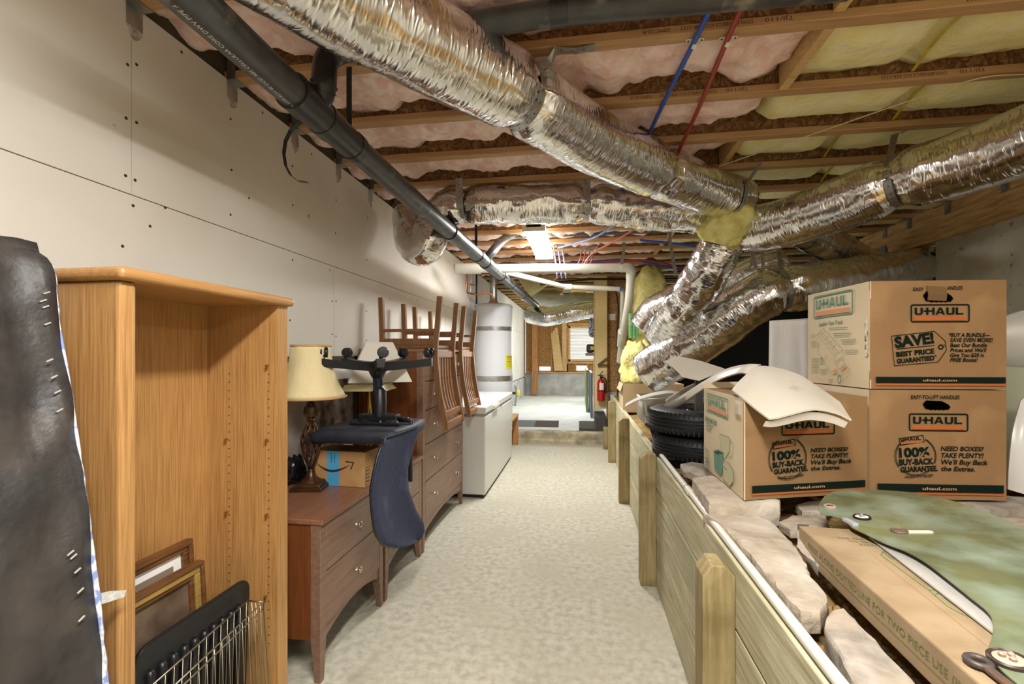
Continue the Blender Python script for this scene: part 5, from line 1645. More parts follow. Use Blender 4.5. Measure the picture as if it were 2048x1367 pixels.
MB().tube([PY(933, 546, hy - 0.25), PY(933, 566, hy - 0.25), PY(931, 583, hy - 0.25)], [0.012, 0.02, 0.02], 10).build('riser', M_COPPER, o, smooth='auto')
MB().tube([PY(942, 545, hy - 0.25), PY(941, 584, hy - 0.25)], 0.012, 10).build('riser', M_STEEL, o, smooth='auto')
MB().tube([PY(941, 568, hy - 0.27), PY(950, 570, hy - 0.27)], 0.011, 10).build('handle', mat('orange_handle', 'a4512c', rough=0.5), o, smooth='auto')
# timber stand
ws = empty('heater_stand', (hx, hy, 0), 'timber stand of square legs under the water heater, behind the freezer', 'stand')
for (x, y) in ((-1.5, 6.0), (-0.95, 6.0), (-1.5, 6.72), (-0.955, 6.72)):
    MB().box(x - 0.04, x + 0.04, y - 0.04, y + 0.04, 0, 0.42).build('leg', M_STUD, ws, bevel=0.003)
MB().box(-1.54, -0.91, 5.95, 6.77, 0.42, 0.455).build('deck', M_STUDX, ws, bevel=0.003)
for y in (5.98, 6.72): MB().box(-1.5, -0.93, y - 0.018, y + 0.018, 0.34, 0.42).build('rail', M_STUDX, ws)
# round grey vent cap on the wall behind the heater
p = PX(1040, 640, XL + 0.02)
vc = MB().lathe([(0.02, 0.16), (0.16, 0.14), (0.28, 0.06), (0.30, 0.0)], Matrix.Translation((XL, 8.2, 2.0)) @ Matrix.Rotation(math.pi / 2, 4, 'Y'), 32).build('wall_vent', mat('grey_paint', '9fa3a5', rough=0.5), smooth='auto')
tag(vc, 'round grey vent cap on the left wall just past the water heater', 'vent')
# gas meter fittings beside the heater stand
o = empty('pressure_gauge', PX(1035, 800, XL + 0.06), 'yellow and black pressure gauge fitting on the wall low behind the freezer', 'gauge')
q = PX(1035, 786, -1.40)
MB().lathe([(0.08, 0), (0.08, 0.03), (0.05, 0.045)], Matrix.Translation(q) @ Matrix.Rotation(math.pi / 2, 4, 'Y') @ Matrix.Rotation(0.3, 4, 'X'), 24).build('dial', mat('yellow_plastic', 'cfc03a', rough=0.4), o, smooth='auto')
MB().tube([q + Vector((-0.12, 0.02, 0)), q + Vector((0.03, 0, 0.0))], 0.03, 14).build('spindle', M_BLACK, o, smooth='auto')
MB().tube(spline([q + Vector((-0.05, -0.1, 0.2)), q + Vector((-0.02, -0.08, 0.05)), q + Vector((-0.02, -0.08, -0.12)), q + Vector((-0.05, -0.05, -0.28))], 6), 0.02, 10).build('pipe', M_STEEL, o, smooth=True)

# ================================================================ RIGHT SIDE: TIMBER WALL AND STORED BOXES
M_TREAT = wood('treated_plank', 'a39a75', 'd3cba9', 'y', scale=3, rough=0.75, bump=0.3, k=16, c3='a3a083', s3=2.2, t3=(0.5, 0.72))
M_POST = wood('treated_post', '85744a', 'a8966a', 'z', scale=4, rough=0.75, bump=0.25, k=14, c3='6e5d34', s3=4, t3=(0.5, 0.7))
# planks: three courses, each broken behind a post
for ci, (z0, z1, yb) in enumerate(((0.0, 0.266, 4.22), (0.271, 0.560, 2.73), (0.566, 0.752, 4.22))):
    for si, (a, b) in enumerate(((0.30, yb - 0.001), (yb + 0.001, 6.78))):
        o = MB().box(XW + 0.001, XW + 0.040, a, b, z0 + 0.001, z1).build('retaining_plank', M_TREAT, bevel=0.004)
        tag(o, '%s pale treated plank of the retaining wall, %s length' % (('bottom', 'middle', 'top')[ci], ('near', 'far')[si]), 'plank', 'retaining wall planks')
PL = ('nearest thick timber post of the retaining wall, cut off by the frame', 'second timber post of the retaining wall from the camera, beside the lettered carton', 'third timber post of the retaining wall from the camera, level with the tyres', 'farthest rounded timber post of the retaining wall, by the concrete step')
for i, y in enumerate((1.46, 2.73, 4.20, 5.75)):
    y0, y1 = (y - 0.089, y) if i == 0 else (y, y + 0.089)
    zt_ = (0.715, 0.765, 0.768, 0.755)[i]
    mb = MB()
    ch = 0.028
    if i == 0:
        poly = [(0, 0), (0.089, 0), (0.089, zt_), (0.060, zt_ + 0.03), (0.025, zt_ + 0.03), (0, zt_ - 0.005)]
        mb.prism(poly, (0.348, y1, 0), (1, 0, 0), (0, 0, 1), (0, 0.089))
    elif i == 3:
        poly = [(0, 0), (0.089, 0), (0.089, zt_ - 0.012)] + [(0.045 + 0.045 * math.cos(a), zt_ - 0.012 + 0.02 * math.sin(a)) for a in [math.pi * k / 8 for k in range(1, 8)]] + [(0, zt_ - 0.012)]
        mb.prism(poly, (0.348, y1, 0), (1, 0, 0), (0, 0, 1), (0, 0.089))
    else:
        poly = [(0, 0), (0.089, 0), (0.089, zt_), (0.032, zt_), (0, zt_ - ch)]
        mb.prism(poly, (0.348, y1, 0), (1, 0, 0), (0, 0, 1), (0, 0.089))
    tag(mb.build('retaining_post', M_POST, bevel=0.004), PL[i], 'post', 'retaining wall posts')
tag(MB().box(0.33, 0.40, 6.55, 6.70, 0, 0.30).build('timber_block', M_POST, bevel=0.004), 'short timber block standing at the right end of the concrete step', 'block')
o = empty('conduit', (0.457, 1.6, 0.755), 'long white conduit lying on top of the retaining wall', 'pipe')
pp = [Vector((0.457, 0.30, 0.7645)), Vector((0.457, 1.2, 0.766)), Vector((0.458, 2.02, 0.768)), Vector((0.460, 2.90, 0.772))]
MB().tube(spline(pp, 8), 0.0125, 14).build('pipe', M_PVC, o, smooth='auto')
MB().tube([(0.458, 1.99, 0.768), (0.458, 2.06, 0.768)], 0.0155, 14).build('coupling', M_PVC, o, smooth='auto')
MB().tube([(0.458, 2.055, 0.768), (0.458, 2.060, 0.768)], 0.0162, 14).build('dark_ring', M_BLACK, o)
MB().tube([(0.460, 2.90, 0.772), (0.462, 2.96, 0.772)], 0.018, 14).build('cap', mat('grey_fitting', '77726a', rough=0.5), o, smooth='auto')

# --- flat stones on the earth
M_STONE = mat('sandstone', 'b3a592', '998b78', rough=0.95, scale=16, detail=9, bump=0.8, bscale=34, bdist=0.01, c3='cdc4b4', s3=4, t3=(0.5, 0.7))
M_STONED = mat('dark_sandstone', 'a89d90', '857b6f', rough=0.95, scale=22, detail=9, bump=0.5, bscale=30, bdist=0.008, c3='b9a892', s3=6, t3=(0.5, 0.7))
def stone(outline, zt_, th, label, m=M_STONE, seed=0):
    C = [PZ(u, v, zt_) for u, v in outline]
    # densify the outline with a jagged edge
    D = []
    n = len(C)
    for i in range(n):
        a, b = C[i], C[(i + 1) % n]
        k = max(1, int((b - a).length / 0.02))
        for q in range(k):
            p = a.lerp(b, q / k)
            D.append(p + Vector((0.006 * nz3(p.x * 40, p.y * 40, seed), 0.006 * nz3(p.x * 40, p.y * 40, seed + 5), 0)))
    c = sum(D, Vector()) / len(D)
    mb = MB()
    rings = []
    for f, dz in ((0.12, 0.0), (0.4, 0.0), (0.7, 0.0), (0.9, -0.001), (0.985, -0.004)):
        rings.append([mb.bm.verts.new(c + (p - c) * f + Vector((0, 0, dz + 0.005 * fbm(p.x * 7 * f, p.y * 7 * f, seed, 3)))) for p in D])
    for f, dz in ((1.0, -0.012), (1.004, -th * 0.5), (0.99, -th)):
        rings.append([mb.bm.verts.new(c + (p - c) * f + Vector((0.004 * nz3(p.x * 50, dz * 90, seed), 0.004 * nz3(p.y * 50, dz * 90, seed), dz))) for p in D])
    for A, B in zip(rings[:-1], rings[1:]):
        for k in range(len(D)): mb.face([A[k], A[(k + 1) % len(D)], B[(k + 1) % len(D)], B[k]])
    mb.face(rings[0]); mb.face(rings[-1][::-1])
    o = mb.build('flat_stone', m, smooth='auto')
    return tag(o, label, 'stone', 'flat stones on the earth bank')
stone([(1405, 1024), (1440, 1019), (1480, 1017), (1512, 1030), (1535, 1036), (1556, 1052), (1578, 1075), (1597, 1100), (1625, 1150), (1655, 1190), (1658, 1200), (1640, 1222), (1600, 1222), (1555, 1172), (1500, 1105), (1450, 1055)], 0.782, 0.05,
      'largest pale flat stone, lying between the white conduit and the long flat carton', M_STONE, 1)
stone([(1662, 1214), (1685, 1210), (1720, 1245), (1762, 1290), (1800, 1330), (1840, 1375), (1900, 1450), (1760, 1450), (1700, 1350), (1680, 1310), (1668, 1285), (1655, 1262), (1648, 1236)], 0.772, 0.05,
      'speckled flat stone at the bottom edge, between the conduit and the long flat carton', M_STONED, 2)
stone([(1383, 953), (1420, 948), (1470, 955), (1500, 975), (1560, 990), (1560, 1004), (1490, 1005), (1418, 1002), (1398, 975)], 0.828, 0.085, 'flat stone under the front corner of the left lettered carton', M_STONE, 3)
stone([(1360, 926), (1385, 921), (1415, 928), (1450, 948), (1440, 958), (1400, 950), (1366, 938)], 0.785, 0.035, 'small flat stone between the stacked tyres and the left lettered carton', M_STONED, 4)
stone([(1556, 1040), (1585, 1029), (1625, 1027), (1655, 1037), (1661, 1050), (1640, 1058), (1580, 1057)], 0.780, 0.03, 'small pale stone between the largest flat stone and the green shield', M_STONE, 5)
stone([(1590, 1008), (1640, 1000), (1665, 1010), (1650, 1022), (1605, 1022)], 0.783, 0.03, 'small stone just in front of the left lettered carton', M_STONE, 6)
stone([(1905, 1003), (1960, 990), (2048, 992), (2140, 1005), (2100, 1018), (1980, 1018)], 0.79, 0.05, 'brown stone behind the green shield, in front of the lower right carton', M_STONED, 7)
stone([(1980, 1035), (2048, 1028), (2130, 1040), (2110, 1060), (2010, 1058)], 0.79, 0.04, 'pale stone at the right edge behind the green shield', M_STONE, 8)
stone([(1700, 985), (1760, 975), (1960, 990), (1900, 1002), (1760, 1003)], 0.793, 0.045, 'stone bedded under the lower right carton', M_STONED, 9)

# --- printed cartons
M_PG = mat('print_green', '0e1d18', rough=0.9, spec=0.1)
M_PO = mat('print_orange', 'b5602f', rough=0.9, spec=0.1)
M_PS = mat('print_sage', '5f8a74', rough=0.8)
M_PP = mat('print_peach', 'd08f63', rough=0.8)
M_PT = mat('print_tan', 'b88f5e', rough=0.8)
M_PL = mat('print_pale_green', 'bcb68e', rough=0.8)
M_BOX = mat('carton_brown', '8f6d47', '866540', rough=0.85, scale=3, bump=0.06, bscale=90, c3='99774f', s3=4)
M_BOXE = mat('carton_edge', '8f6a3f', 'a98453', rough=0.9, scale=30)
M_BOX_LIT = mat('carton_lit', 'd3c2a0', 'c7b492', rough=0.85, scale=3, bump=0.06, bscale=90)  # carton colour painted paler for panels catching the corridor light
M_CLEAR = mat('clear_tape', (1, 1, 1, 1), rough=0.12, trans=0.9, spec=0.6)
class Face:
    """a printed panel: bottom-left corner, unit axes, size; positions given as fractions"""
    def __init__(s, O, X, Y, w, h): s.F = (O, X, Y); s.w, s.h = w, h
    def P(s, p): return (p[0] * s.w, p[1] * s.h)
    def text(s, mb, t, fx0, fx1, fy, fh, **k):
        put_text(mb, t, s.F, fx0 * s.w, fy * s.h, fh * s.h, (fx1 - fx0) * s.w if fx1 else None, **k)
    def line(s, mb, pts, w, closed=False, lift=0.0012): poly_line(mb, [s.P(p) for p in pts], s.F, w, lift, closed)
    def fill(s, mb, pts, lift=0.001): mb.flat([s.P(p) for p in pts], s.F, lift)
def logo(mb, fc, x0, x1, y0, y1, gi, oi, rot=0.0, ring=True):
    """rounded frame, six wide capitals with a hyphen running through the H, bar beneath"""
    w, h = (x1 - x0) * fc.w, (y1 - y0) * fc.h
    cx, cy = x0 * fc.w, y0 * fc.h
    c, sn = math.cos(rot), math.sin(rot)
    O, X, Y = fc.F
    F2 = (O + X * cx + Y * cy, (X * c + Y * sn), (Y * c - X * sn))
    f = Face(F2[0], F2[1], F2[2], w, h)
    mb.mi = gi
    if ring: poly_line(mb, rrect(0.012 * w, 0.03 * h, w * 0.988, h * 0.97, h * 0.10), F2, h * 0.075, 0.0012, True)
    a0, a1, b0, b1 = 0.07, 0.93, 0.42, 0.82
    def R(xa, xb, ya, yb): f.fill(mb, [(xa, ya), (xb, ya), (xb, yb), (xa, yb)], 0.0013)
    st = 0.040; L = b1 - b0; hs = 0.085
    u = 0.07
    R(u, u + st, b0 + hs, b1); R(u + 0.10, u + 0.10 + st, b0 + hs, b1); f.fill(mb, [(u, b0 + hs), (u + 0.015, b0), (u + 0.12, b0), (u + 0.134, b0 + hs)], 0.0013)
    u = 0.265
    R(0.222, u + 0.13, b0 + L * 0.42, b0 + L * 0.62)
    R(u, u + st, b0, b1); R(u + 0.105, u + 0.105 + st, b0, b1)
    u = 0.425
    f.fill(mb, [(u, b0), (u + 0.036, b0), (u + 0.092, b1), (u + 0.058, b1)], 0.0013); f.fill(mb, [(u + 0.12, b0), (u + 0.158, b0), (u + 0.104, b1), (u + 0.07, b1)], 0.0013)
    R(u + 0.04, u + 0.12, b0 + L * 0.22, b0 + L * 0.40)
    u = 0.605
    R(u, u + st, b0 + hs, b1); R(u + 0.10, u + 0.10 + st, b0 + hs, b1); f.fill(mb, [(u, b0 + hs), (u + 0.015, b0), (u + 0.12, b0), (u + 0.134, b0 + hs)], 0.0013)
    u = 0.765
    R(u, u + st, b0, b1); R(u, u + 0.13, b0, b0 + 0.085)
    mb.mi = oi
    R(0.055, 0.925, 0.10, 0.30)
def carton(name, label, fl, fr, bl, h, m_front, m_side, open_top=False, group='printed moving cartons'):
    r = empty(name, fl.lerp(fr, 0.5), label, 'box', group)
    br = fl + (fr - fl) + (bl - fl); up = Vector((0, 0, h))
    mb = MB()
    base = [fl, fr, br, bl]
    # panels bowed slightly outwards
    def panel(a, b, m, nm):
        n = (b - a).cross(Vector((0, 0, 1))).normalized()
        P, Q = [], []
        for i in range(13):
            row, rq = [], []
            for j in range(13):
                s, t = i / 12, j / 12
                bow = 0.004 * math.sin(math.pi * s) * math.sin(math.pi * t)
                p = a.lerp(b, s) + Vector((0, 0, h * t)) + n * bow
                row.append(p); rq.append(p - n * 0.004)
            P.append(row); Q.append(rq)
        MB().slab(P, Q).build(nm, m, r, smooth='auto')
    panel(fl, fr, m_front, 'front_panel'); panel(bl, fl, m_side, 'side_panel')
    MB().hexa([fl + Vector((0, 0, 0.001)) + (br - fl) * 0.006, fr + (bl - fr) * 0.006 + Vector((0, 0, 0.001)), br + (fl - br) * 0.002, bl + (fr - bl) * 0.006,
               fl + up + (br - fl) * 0.006, fr + up + (bl - fr) * 0.006, br + up, bl + up + (fr - bl) * 0.006]).build('carton_body', M_BOX, r, bevel=0.003)
    X = (fr - fl); w = X.length; X.normalize()
    Xs = (fl - bl); ws = Xs.length; Xs.normalize()
    n = X.cross(Vector((0, 0, 1))); ns = Xs.cross(Vector((0, 0, 1)))
    ff = Face(fl + n * 0.0045, X, Vector((0, 0, 1)), w, h); fs_ = Face(bl + ns * 0.0045, Xs, Vector((0, 0, 1)), ws, h)
    return r, ff, fs_
def print_common(mb, f):
    N = lambda x, y: ((x - 610) / 1270, 1 - (y - 80) / 1010)
    def T(t, x0, x1, yb, yt, **k): f.text(mb, t, N(x0, 0)[0], N(x1, 0)[0], N(0, yb)[1], (yb - yt) / 1010, **k)
    mb.mi = 0
    T('EASY-TO-LIFT HANDLES', 990, 1440, 160, 126, off=0.02, shear=0.12)
    logo(mb, f, N(972, 0)[0], N(1520, 0)[0], N(0, 458)[1], N(0, 295)[1], 0, 1)
    mb.mi = 0
    cx, cy, rr = N(1033, 0)[0], N(0, 690)[1], 190 / 1270
    ar = f.w / f.h
    def arc(k, a0, a1, n=28): return [(cx + rr * k * math.cos(math.radians(a0 + (a1 - a0) * i / n)), cy + rr * k * ar * math.sin(math.radians(a0 + (a1 - a0) * i / n))) for i in range(n + 1)]
    f.line(mb, arc(1.0, 62, -22), 0.0026); f.line(mb, arc(1.0, 118, 215), 0.0026); f.line(mb, arc(0.95, 60, -22), 0.0018); f.line(mb, arc(0.95, 120, 215), 0.0018)
    f.line(mb, arc(0.95, 236, 318), 0.0022); f.line(mb, arc(1.01, 236, 318), 0.0014)
    k = dict(off=0.045, rot=0.055)
    T('100%', 882, 1165, 702, 618, **k); T('BUY-BACK', 882, 1202, 776, 722, **k); T('GUARANTEE.', 895, 1240, 840, 792, **k)
    T('UNUSED-WITH RECEIPT', 935, 1200, 896, 872, off=0.02, rot=0.07)
    logo(mb, f, N(885, 0)[0], N(1112, 0)[0], N(0, 590)[1], N(0, 510)[1], 0, 1, 0.09, False)
    mb.mi = 0
    q = [N(880, 528), N(1103, 497), N(1114, 556), N(892, 590)]
    f.line(mb, q, 0.0026, True)
    k = dict(off=0.024, shear=0.22)
    T('NEED BOXES?', 1265, 1660, 637, 595, **k); T('TAKE PLENTY!', 1270, 1660, 700, 656, **k); T("We'll Buy Back", 1270, 1700, 762, 717, **k); T('the Extras.', 1270, 1580, 822, 780, **k)
    band(mb, f, N(680, 0)[0], N(1842, 0)[0], N(0, 1020)[1], N(0, 948)[1], N(0, 1042)[1], N(0, 1026)[1], N(1098, 0)[0], N(1412, 0)[0], N(0, 1000)[1])
def band(mb, f, x0, x1, y0, y1, o0, o1, t0, t1, tb):
    mb.mi = 0; f.fill(mb, [(x0, y0), (x1, y0), (x1, y1), (x0, y1)], 0.001)
    mb.mi = 1; f.fill(mb, [(x0, o0), (x1, o0), (x1, o1), (x0, o1)], 0.001)
    mb.mi = 2; f.text(mb, 'uhaul.com', t0, t1, tb, (y1 - y0) * 0.38, off=0.02, lift=0.0016)
PRN = [M_PG, M_PO, M_PT, M_PS, M_PP, M_PL]
def hand_hole(r, f, x0, x1, y0, y1, flap=False):
    mb = MB()
    pts = [(x0, (y0 + y1) / 2 + 0.01), (x0 + 0.025, y1), (x1 - 0.06, y1 - 0.006), (x1 - 0.012, (y0 + y1) / 2 + 0.005), (x1, (y0 + y1) / 2 - 0.02), (x1 - 0.02, y0)]
    pts += [(x1 - 0.02 - (x1 - x0 - 0.05) * i / 10, y0 + (0.006 if i % 2 else -0.004)) for i in range(1, 10)] + [(x0 + 0.02, y0 + 0.01)]
    mb.flat([f.P(p) for p in pts], f.F, 0.0014)
    mb.build('hand_hole', mat('painted_hole_dark', '030303', rough=1, spec=0.0), r, recalc=False)  # flat black patch paints the dark interior, panel is not cut
    if flap:
        O, X, Y = f.F; n = X.cross(Y)
        a, b = O + X * f.w * (x0 + 0.03) + Y * f.h * (y1 + 0.0), O + X * f.w * (x1 - 0.055) + Y * f.h * (y1 - 0.01)
        P = [[a + Y * 0.02, a + n * 0.008 - Y * 0.012, a + n * 0.004 - Y * 0.034], [b + Y * 0.02, b + n * 0.008 - Y * 0.012, b + n * 0.004 - Y * 0.034]]
        MB().slab(P, [[p - n * 0.003 for p in row] for row in P]).build('torn_flap', mat('flap_brown', '6d5130', rough=0.9), r)

ZB = 0.800
# lower right carton
fl, fr = W(1738, 980, 1.735), W(2013, 996, 1.705)
fl.z = fr.z = ZB
d_ = (fr - fl).normalized(); bk_ = Vector((-d_.y, d_.x, 0))
hR = W(1735, 779, 1.735).z - ZB
rR, f, g = carton('moving_carton', 'brown lettered moving carton at the bottom of the right hand stack', fl, fr, fl + bk_ * 0.46, hR, M_BOX, M_BOX_LIT)
mb = MB(); print_common(mb, f); mb.build('printing', PRN, rR, recalc=False)
hand_hole(rR, f, 0.386, 0.587, 0.82, 0.906)
# upper carton
fl2, fr2, bl2 = W(1740, 775, 1.735), W(2013, 775, 1.70), W(1616, 762, 2.15)
zT = ZB + hR + 0.004
fl2.z = fr2.z = bl2.z = zT
hT = W(1738, 562, 1.735).z - zT
rT, f, g = carton('moving_carton', 'brown moving carton on top of the right hand stack, printed with a price tag', fl2, fr2, bl2, hT, M_BOX, M_BOX_LIT)
mb = MB()
N = lambda x, y: ((x - 700) / 1195, 1 - (y - (180 - 40 * (x - 700) / 1195)) / 955)
def T(t, x0, x1, yb, yt, **k): f.text(mb, t, N(x0, yb)[0], N(x1, yb)[0], N((x0 + x1) / 2, yb)[1], (yb - yt) / 955, **k)
mb.mi = 0
T('EASY', 1072, 1168, 256, 226, off=0.02, shear=0.12); T('ANDLES', 1368, 1505, 238, 207, off=0.02, shear=0.12)
logo(mb, f, N(1050, 0)[0], N(1566, 0)[0], N(1300, 528)[1], N(1300, 370)[1], 0, 1)
mb.mi = 0
f.line(mb, [N(*p) for p in ((882, 662), (1258, 608), (1352, 690), (1365, 770), (1290, 878), (908, 922))], 0.0024, True)
k = dict(off=0.05, rot=0.13)
T('SAVE!', 915, 1262, 756, 664, **k)
k = dict(off=0.045, rot=0.10)
T('BEST PRICE', 925, 1262, 838, 796, **k); T('GUARANTEED*', 930, 1285, 896, 856, **k)
f.line(mb, [N(925, 775), N(1258, 733)], 0.0026)
f.line(mb, [(N(1315, 745)[0] + 0.016 * math.cos(a), N(1315, 745)[1] + 0.016 * f.w / f.h * math.sin(a)) for a in [2 * math.pi * i / 18 for i in range(18)]], 0.0046, True)
f.line(mb, [N(1325, 738), N(1345, 722), N(1362, 735), N(1340, 742)], 0.0012)
k = dict(off=0.024, shear=0.22)
T('*BUY A BUNDLE\u2014', 1385, 1742, 648, 614, **k); T('SAVE EVEN MORE!', 1395, 1766, 692, 656, **k); T('Beat Our Bundle', 1395, 1716, 736, 702, **k)
T("Prices and We'll", 1395, 1712, 780, 746, **k); T('Give You $20 in', 1395, 1690, 823, 790, **k); T('FREE Boxes!', 1395, 1636, 866, 832, **k)
band(mb, f, N(745, 0)[0], N(1876, 0)[0], N(1300, 1060)[1], N(1300, 1008)[1], N(1300, 1084)[1], N(1300, 1068)[1], N(1158, 0)[0], N(1455, 0)[0], N(1300, 1046)[1])
mb.build('printing', PRN, rT, recalc=False)
hand_hole(rT, f, 0.385, 0.605, 0.80, 0.90, True)
mb = MB()
def M_(x, y):
    fx = (x - 95) / 720; t_, b_ = 195 - 145 * fx, 1190 + 100 * fx
    return (fx, 1 - (y - t_) / (b_ - t_))
logo(mb, g, 0.135, 0.785, 0.715, 0.962, 3, 4)
mb.mi = 3
g.text(mb, 'Loading Your Truck', 0.23, 0.63, 0.628, 0.044, shear=0.2, off=0.02)
lw = 0.0011
for ln in (((238, 645), (320, 578), (552, 830), (455, 900), (238, 645)), ((455, 900), (460, 975), (553, 905), (552, 830)), ((238, 645), (240, 850), (435, 1125), (470, 1108)),
           ((320, 578), (322, 600)), ((470, 995), (540, 940), (575, 1000), (500, 1060), (470, 995)), ((500, 1060), (520, 1140), (540, 1190), (635, 1115), (625, 1060), (575, 1000)),
           ((460, 975), (470, 1000)), ((553, 905), (560, 960)), ((520, 1130), (622, 1070)), ((262, 740), (262, 800), (250, 810), (250, 755), (262, 740)),
           ((290, 610), (500, 860)), ((265, 625), (478, 880)), ((290, 660), (340, 615)), ((335, 712), (388, 668)), ((380, 765), (432, 720)), ((422, 812), (476, 770)), ((330, 960), (350, 880), (362, 920), (340, 965))):
    g.line(mb, [M_(*p) for p in ln], lw)
for (x, y, rx, ry) in ((297, 955, 14, 38), (512, 1172, 18, 46)):
    g.line(mb, [M_(x + rx * math.cos(a), y + ry * math.sin(a)) for a in [2 * math.pi * i / 16 for i in range(16)]], 0.004, True)
for (x0, x1, y, n) in ((385, 610, 575, 2), (440, 640, 640, 3), (530, 690, 715, 4), (570, 715, 840, 3), (150, 210, 640, 3), (150, 228, 720, 5), (160, 262, 920, 10), (280, 372, 1055, 4), (378, 440, 1170, 3)):
    for q in range(n):
        yy = y + q * (18 if n > 3 else 21)
        xa = x0 + (6 * q if x0 > 300 and n < 5 else 0)
        g.line(mb, [M_(xa, yy), M_(x1 - (12 if q == n - 1 else 0), yy + (-2 if x1 > 300 else 4))], 0.0014)
mb.mi = 4
g.fill(mb, [M_(*p) for p in ((525, 1055), (575, 1015), (588, 1040), (540, 1085))]); g.fill(mb, [M_(*p) for p in ((440, 1070), (470, 1050), (480, 1110), (450, 1120))])
mb.build('side_printing', PRN, rT, recalc=False)
# torn corner of the upper carton
O = fl2; up = Vector((0, 0, 1))
mb = MB(); P = []
for i in range(15):
    z = hT * (0.30 + 0.36 * i / 14)
    w = 0.012 + 0.010 * nz3(i * 0.9, 2, 3)
    nn = (bl2 - fl2).normalized()
    P.append([O + up * z + nn * (w + 0.006) + Vector((-0.0065, 0, 0)), O + up * z + nn * 0.002 + Vector((-0.0065, -0.001, 0))])
mb.grid(P); mb.build('torn_corner', mat('torn_liner', 'd9cdb8', '6c5236', rough=1, scale=40, lo=0.45, hi=0.55), rT, recalc=False)

# left carton
fl3, fr3, bl3 = W(1488, 1003, 1.61), W(1735, 978, 1.695), W(1408, 932, 2.10)
z3 = 0.832
fl3.z = fr3.z = bl3.z = z3
h3 = W(1476, 797, 1.61).z - z3
rL, f, g = carton('moving_carton', 'brown lettered moving carton under the white car panel, left of the stack', fl3, fr3, bl3, h3, M_BOX, M_BOX_LIT)
mb = MB(); print_common(mb, f); mb.build('printing', PRN, rL, recalc=False)
hand_hole(rL, f, 0.386, 0.587, 0.82, 0.906)
quad = [(150, 940), (590, 1325), (515, 195), (90, 60)]
def inv(px, py):
    s, t = 0.5, 0.5
    for _ in range(12):
        def q(s, t):
            return [(quad[0][k] * (1 - s) + quad[1][k] * s) * (1 - t) + (quad[3][k] * (1 - s) + quad[2][k] * s) * t for k in (0, 1)]
        b = q(s, t); e = 1e-4
        ds = [(q(s + e, t)[k] - b[k]) / e for k in (0, 1)]; dt = [(q(s, t + e)[k] - b[k]) / e for k in (0, 1)]
        det = ds[0] * dt[1] - dt[0] * ds[1]
        rx, ry = px - b[0], py - b[1]
        s += (rx * dt[1] - ry * dt[0]) / det; t += (ds[0] * ry - ds[1] * rx) / det
    return (s, t)
mb = MB()
logo(mb, g, 0.12, 0.70, 0.735, 0.955, 3, 4)
mb.mi = 3
g.text(mb, 'MEDIUM BOX', 0.08, 0.42, 0.605, 0.058, off=0.03)
for q in range(3): g.line(mb, [(0.10, 0.575 - q * 0.035), (0.31 - 0.03 * q, 0.575 - q * 0.035)], 0.004)
g.line(mb, [inv(*p) for p in ((152, 730), (210, 770), (240, 990), (165, 930))], 0.003, True)
for q in range(5): g.line(mb, [inv(166 + q * 5, 765 + q * 42), inv(206 + q * 6, 795 + q * 44)], 0.008 if q in (2, 3) else 0.003)
for poly in (((275, 785), (310, 800), (330, 1030), (300, 990)), ((310, 800), (385, 830), (388, 1050), (365, 1070), (330, 1030)), ((275, 785), (330, 775), (392, 815), (385, 830), (310, 800))):
    mb.mi = 3; g.fill(mb, [inv(*p) for p in poly])
mb.mi = 0
g.line(mb, [inv(*p) for p in ((290, 795), (345, 830))], 0.004, lift=0.002); g.line(mb, [inv(*p) for p in ((316, 790), (372, 822))], 0.004, lift=0.002)
mb.mi = 5
g.fill(mb, [inv(*p) for p in ((330, 595), (435, 640), (440, 800), (400, 880), (360, 780))]); g.fill(mb, [inv(*p) for p in ((385, 930), (440, 925), (490, 1010), (500, 1130), (470, 1190), (405, 1110))])
mb.mi = 3
g.line(mb, [inv(*p) for p in ((330, 595), (435, 640), (440, 800), (440, 860))], 0.0014, lift=0.0016); g.line(mb, [inv(*p) for p in ((440, 660), (475, 720), (470, 850), (440, 862))], 0.0025, lift=0.0016)
g.line(mb, [inv(*p) for p in ((330, 595), (362, 780), (400, 880))], 0.0014, lift=0.0016); g.line(mb, [inv(*p) for p in ((400, 905), (440, 925), (490, 1010), (500, 1130), (470, 1190), (405, 1110), (385, 930))], 0.0016, lift=0.0016, closed=True)
g.line(mb, [inv(*p) for p in ((398, 970), (432, 1005))], 0.004, lift=0.0018)
mb.build('side_printing', PRN, rL, recalc=False)
# standing flaps of the left carton
br3 = fl3 + (fr3 - fl3) + (bl3 - fl3)
a, b = bl3 + Vector((0, 0, h3)), br3 + Vector((0, 0, h3))
P = [[a, a + Vector((-0.01, 0.02, 0.025))], [b, b + Vector((0, 0.02, 0.03))]]
MB().slab(P, [[p + Vector((0, 0.004, 0)) for p in row] for row in P]).build('flap', M_BOX_LIT, rL)
mb = MB(); P = []
for i in range(6):
    P.append([fl3 + Vector((-0.012 + 0.004 * nz3(i, j, 1), -0.002 + 0.006 * j * 0.0, h3 + 0.002 - 0.012 * i)) + (bl3 - fl3).normalized() * (0.055 * (1 - j / 4)) + Vector((0.004 * nz3(i * 2, j * 2, 7), 0, 0)) for j in range(5)])
mb.grid(P); mb.build('packing_tape', M_CLEAR, rL, recalc=False, smooth=True)

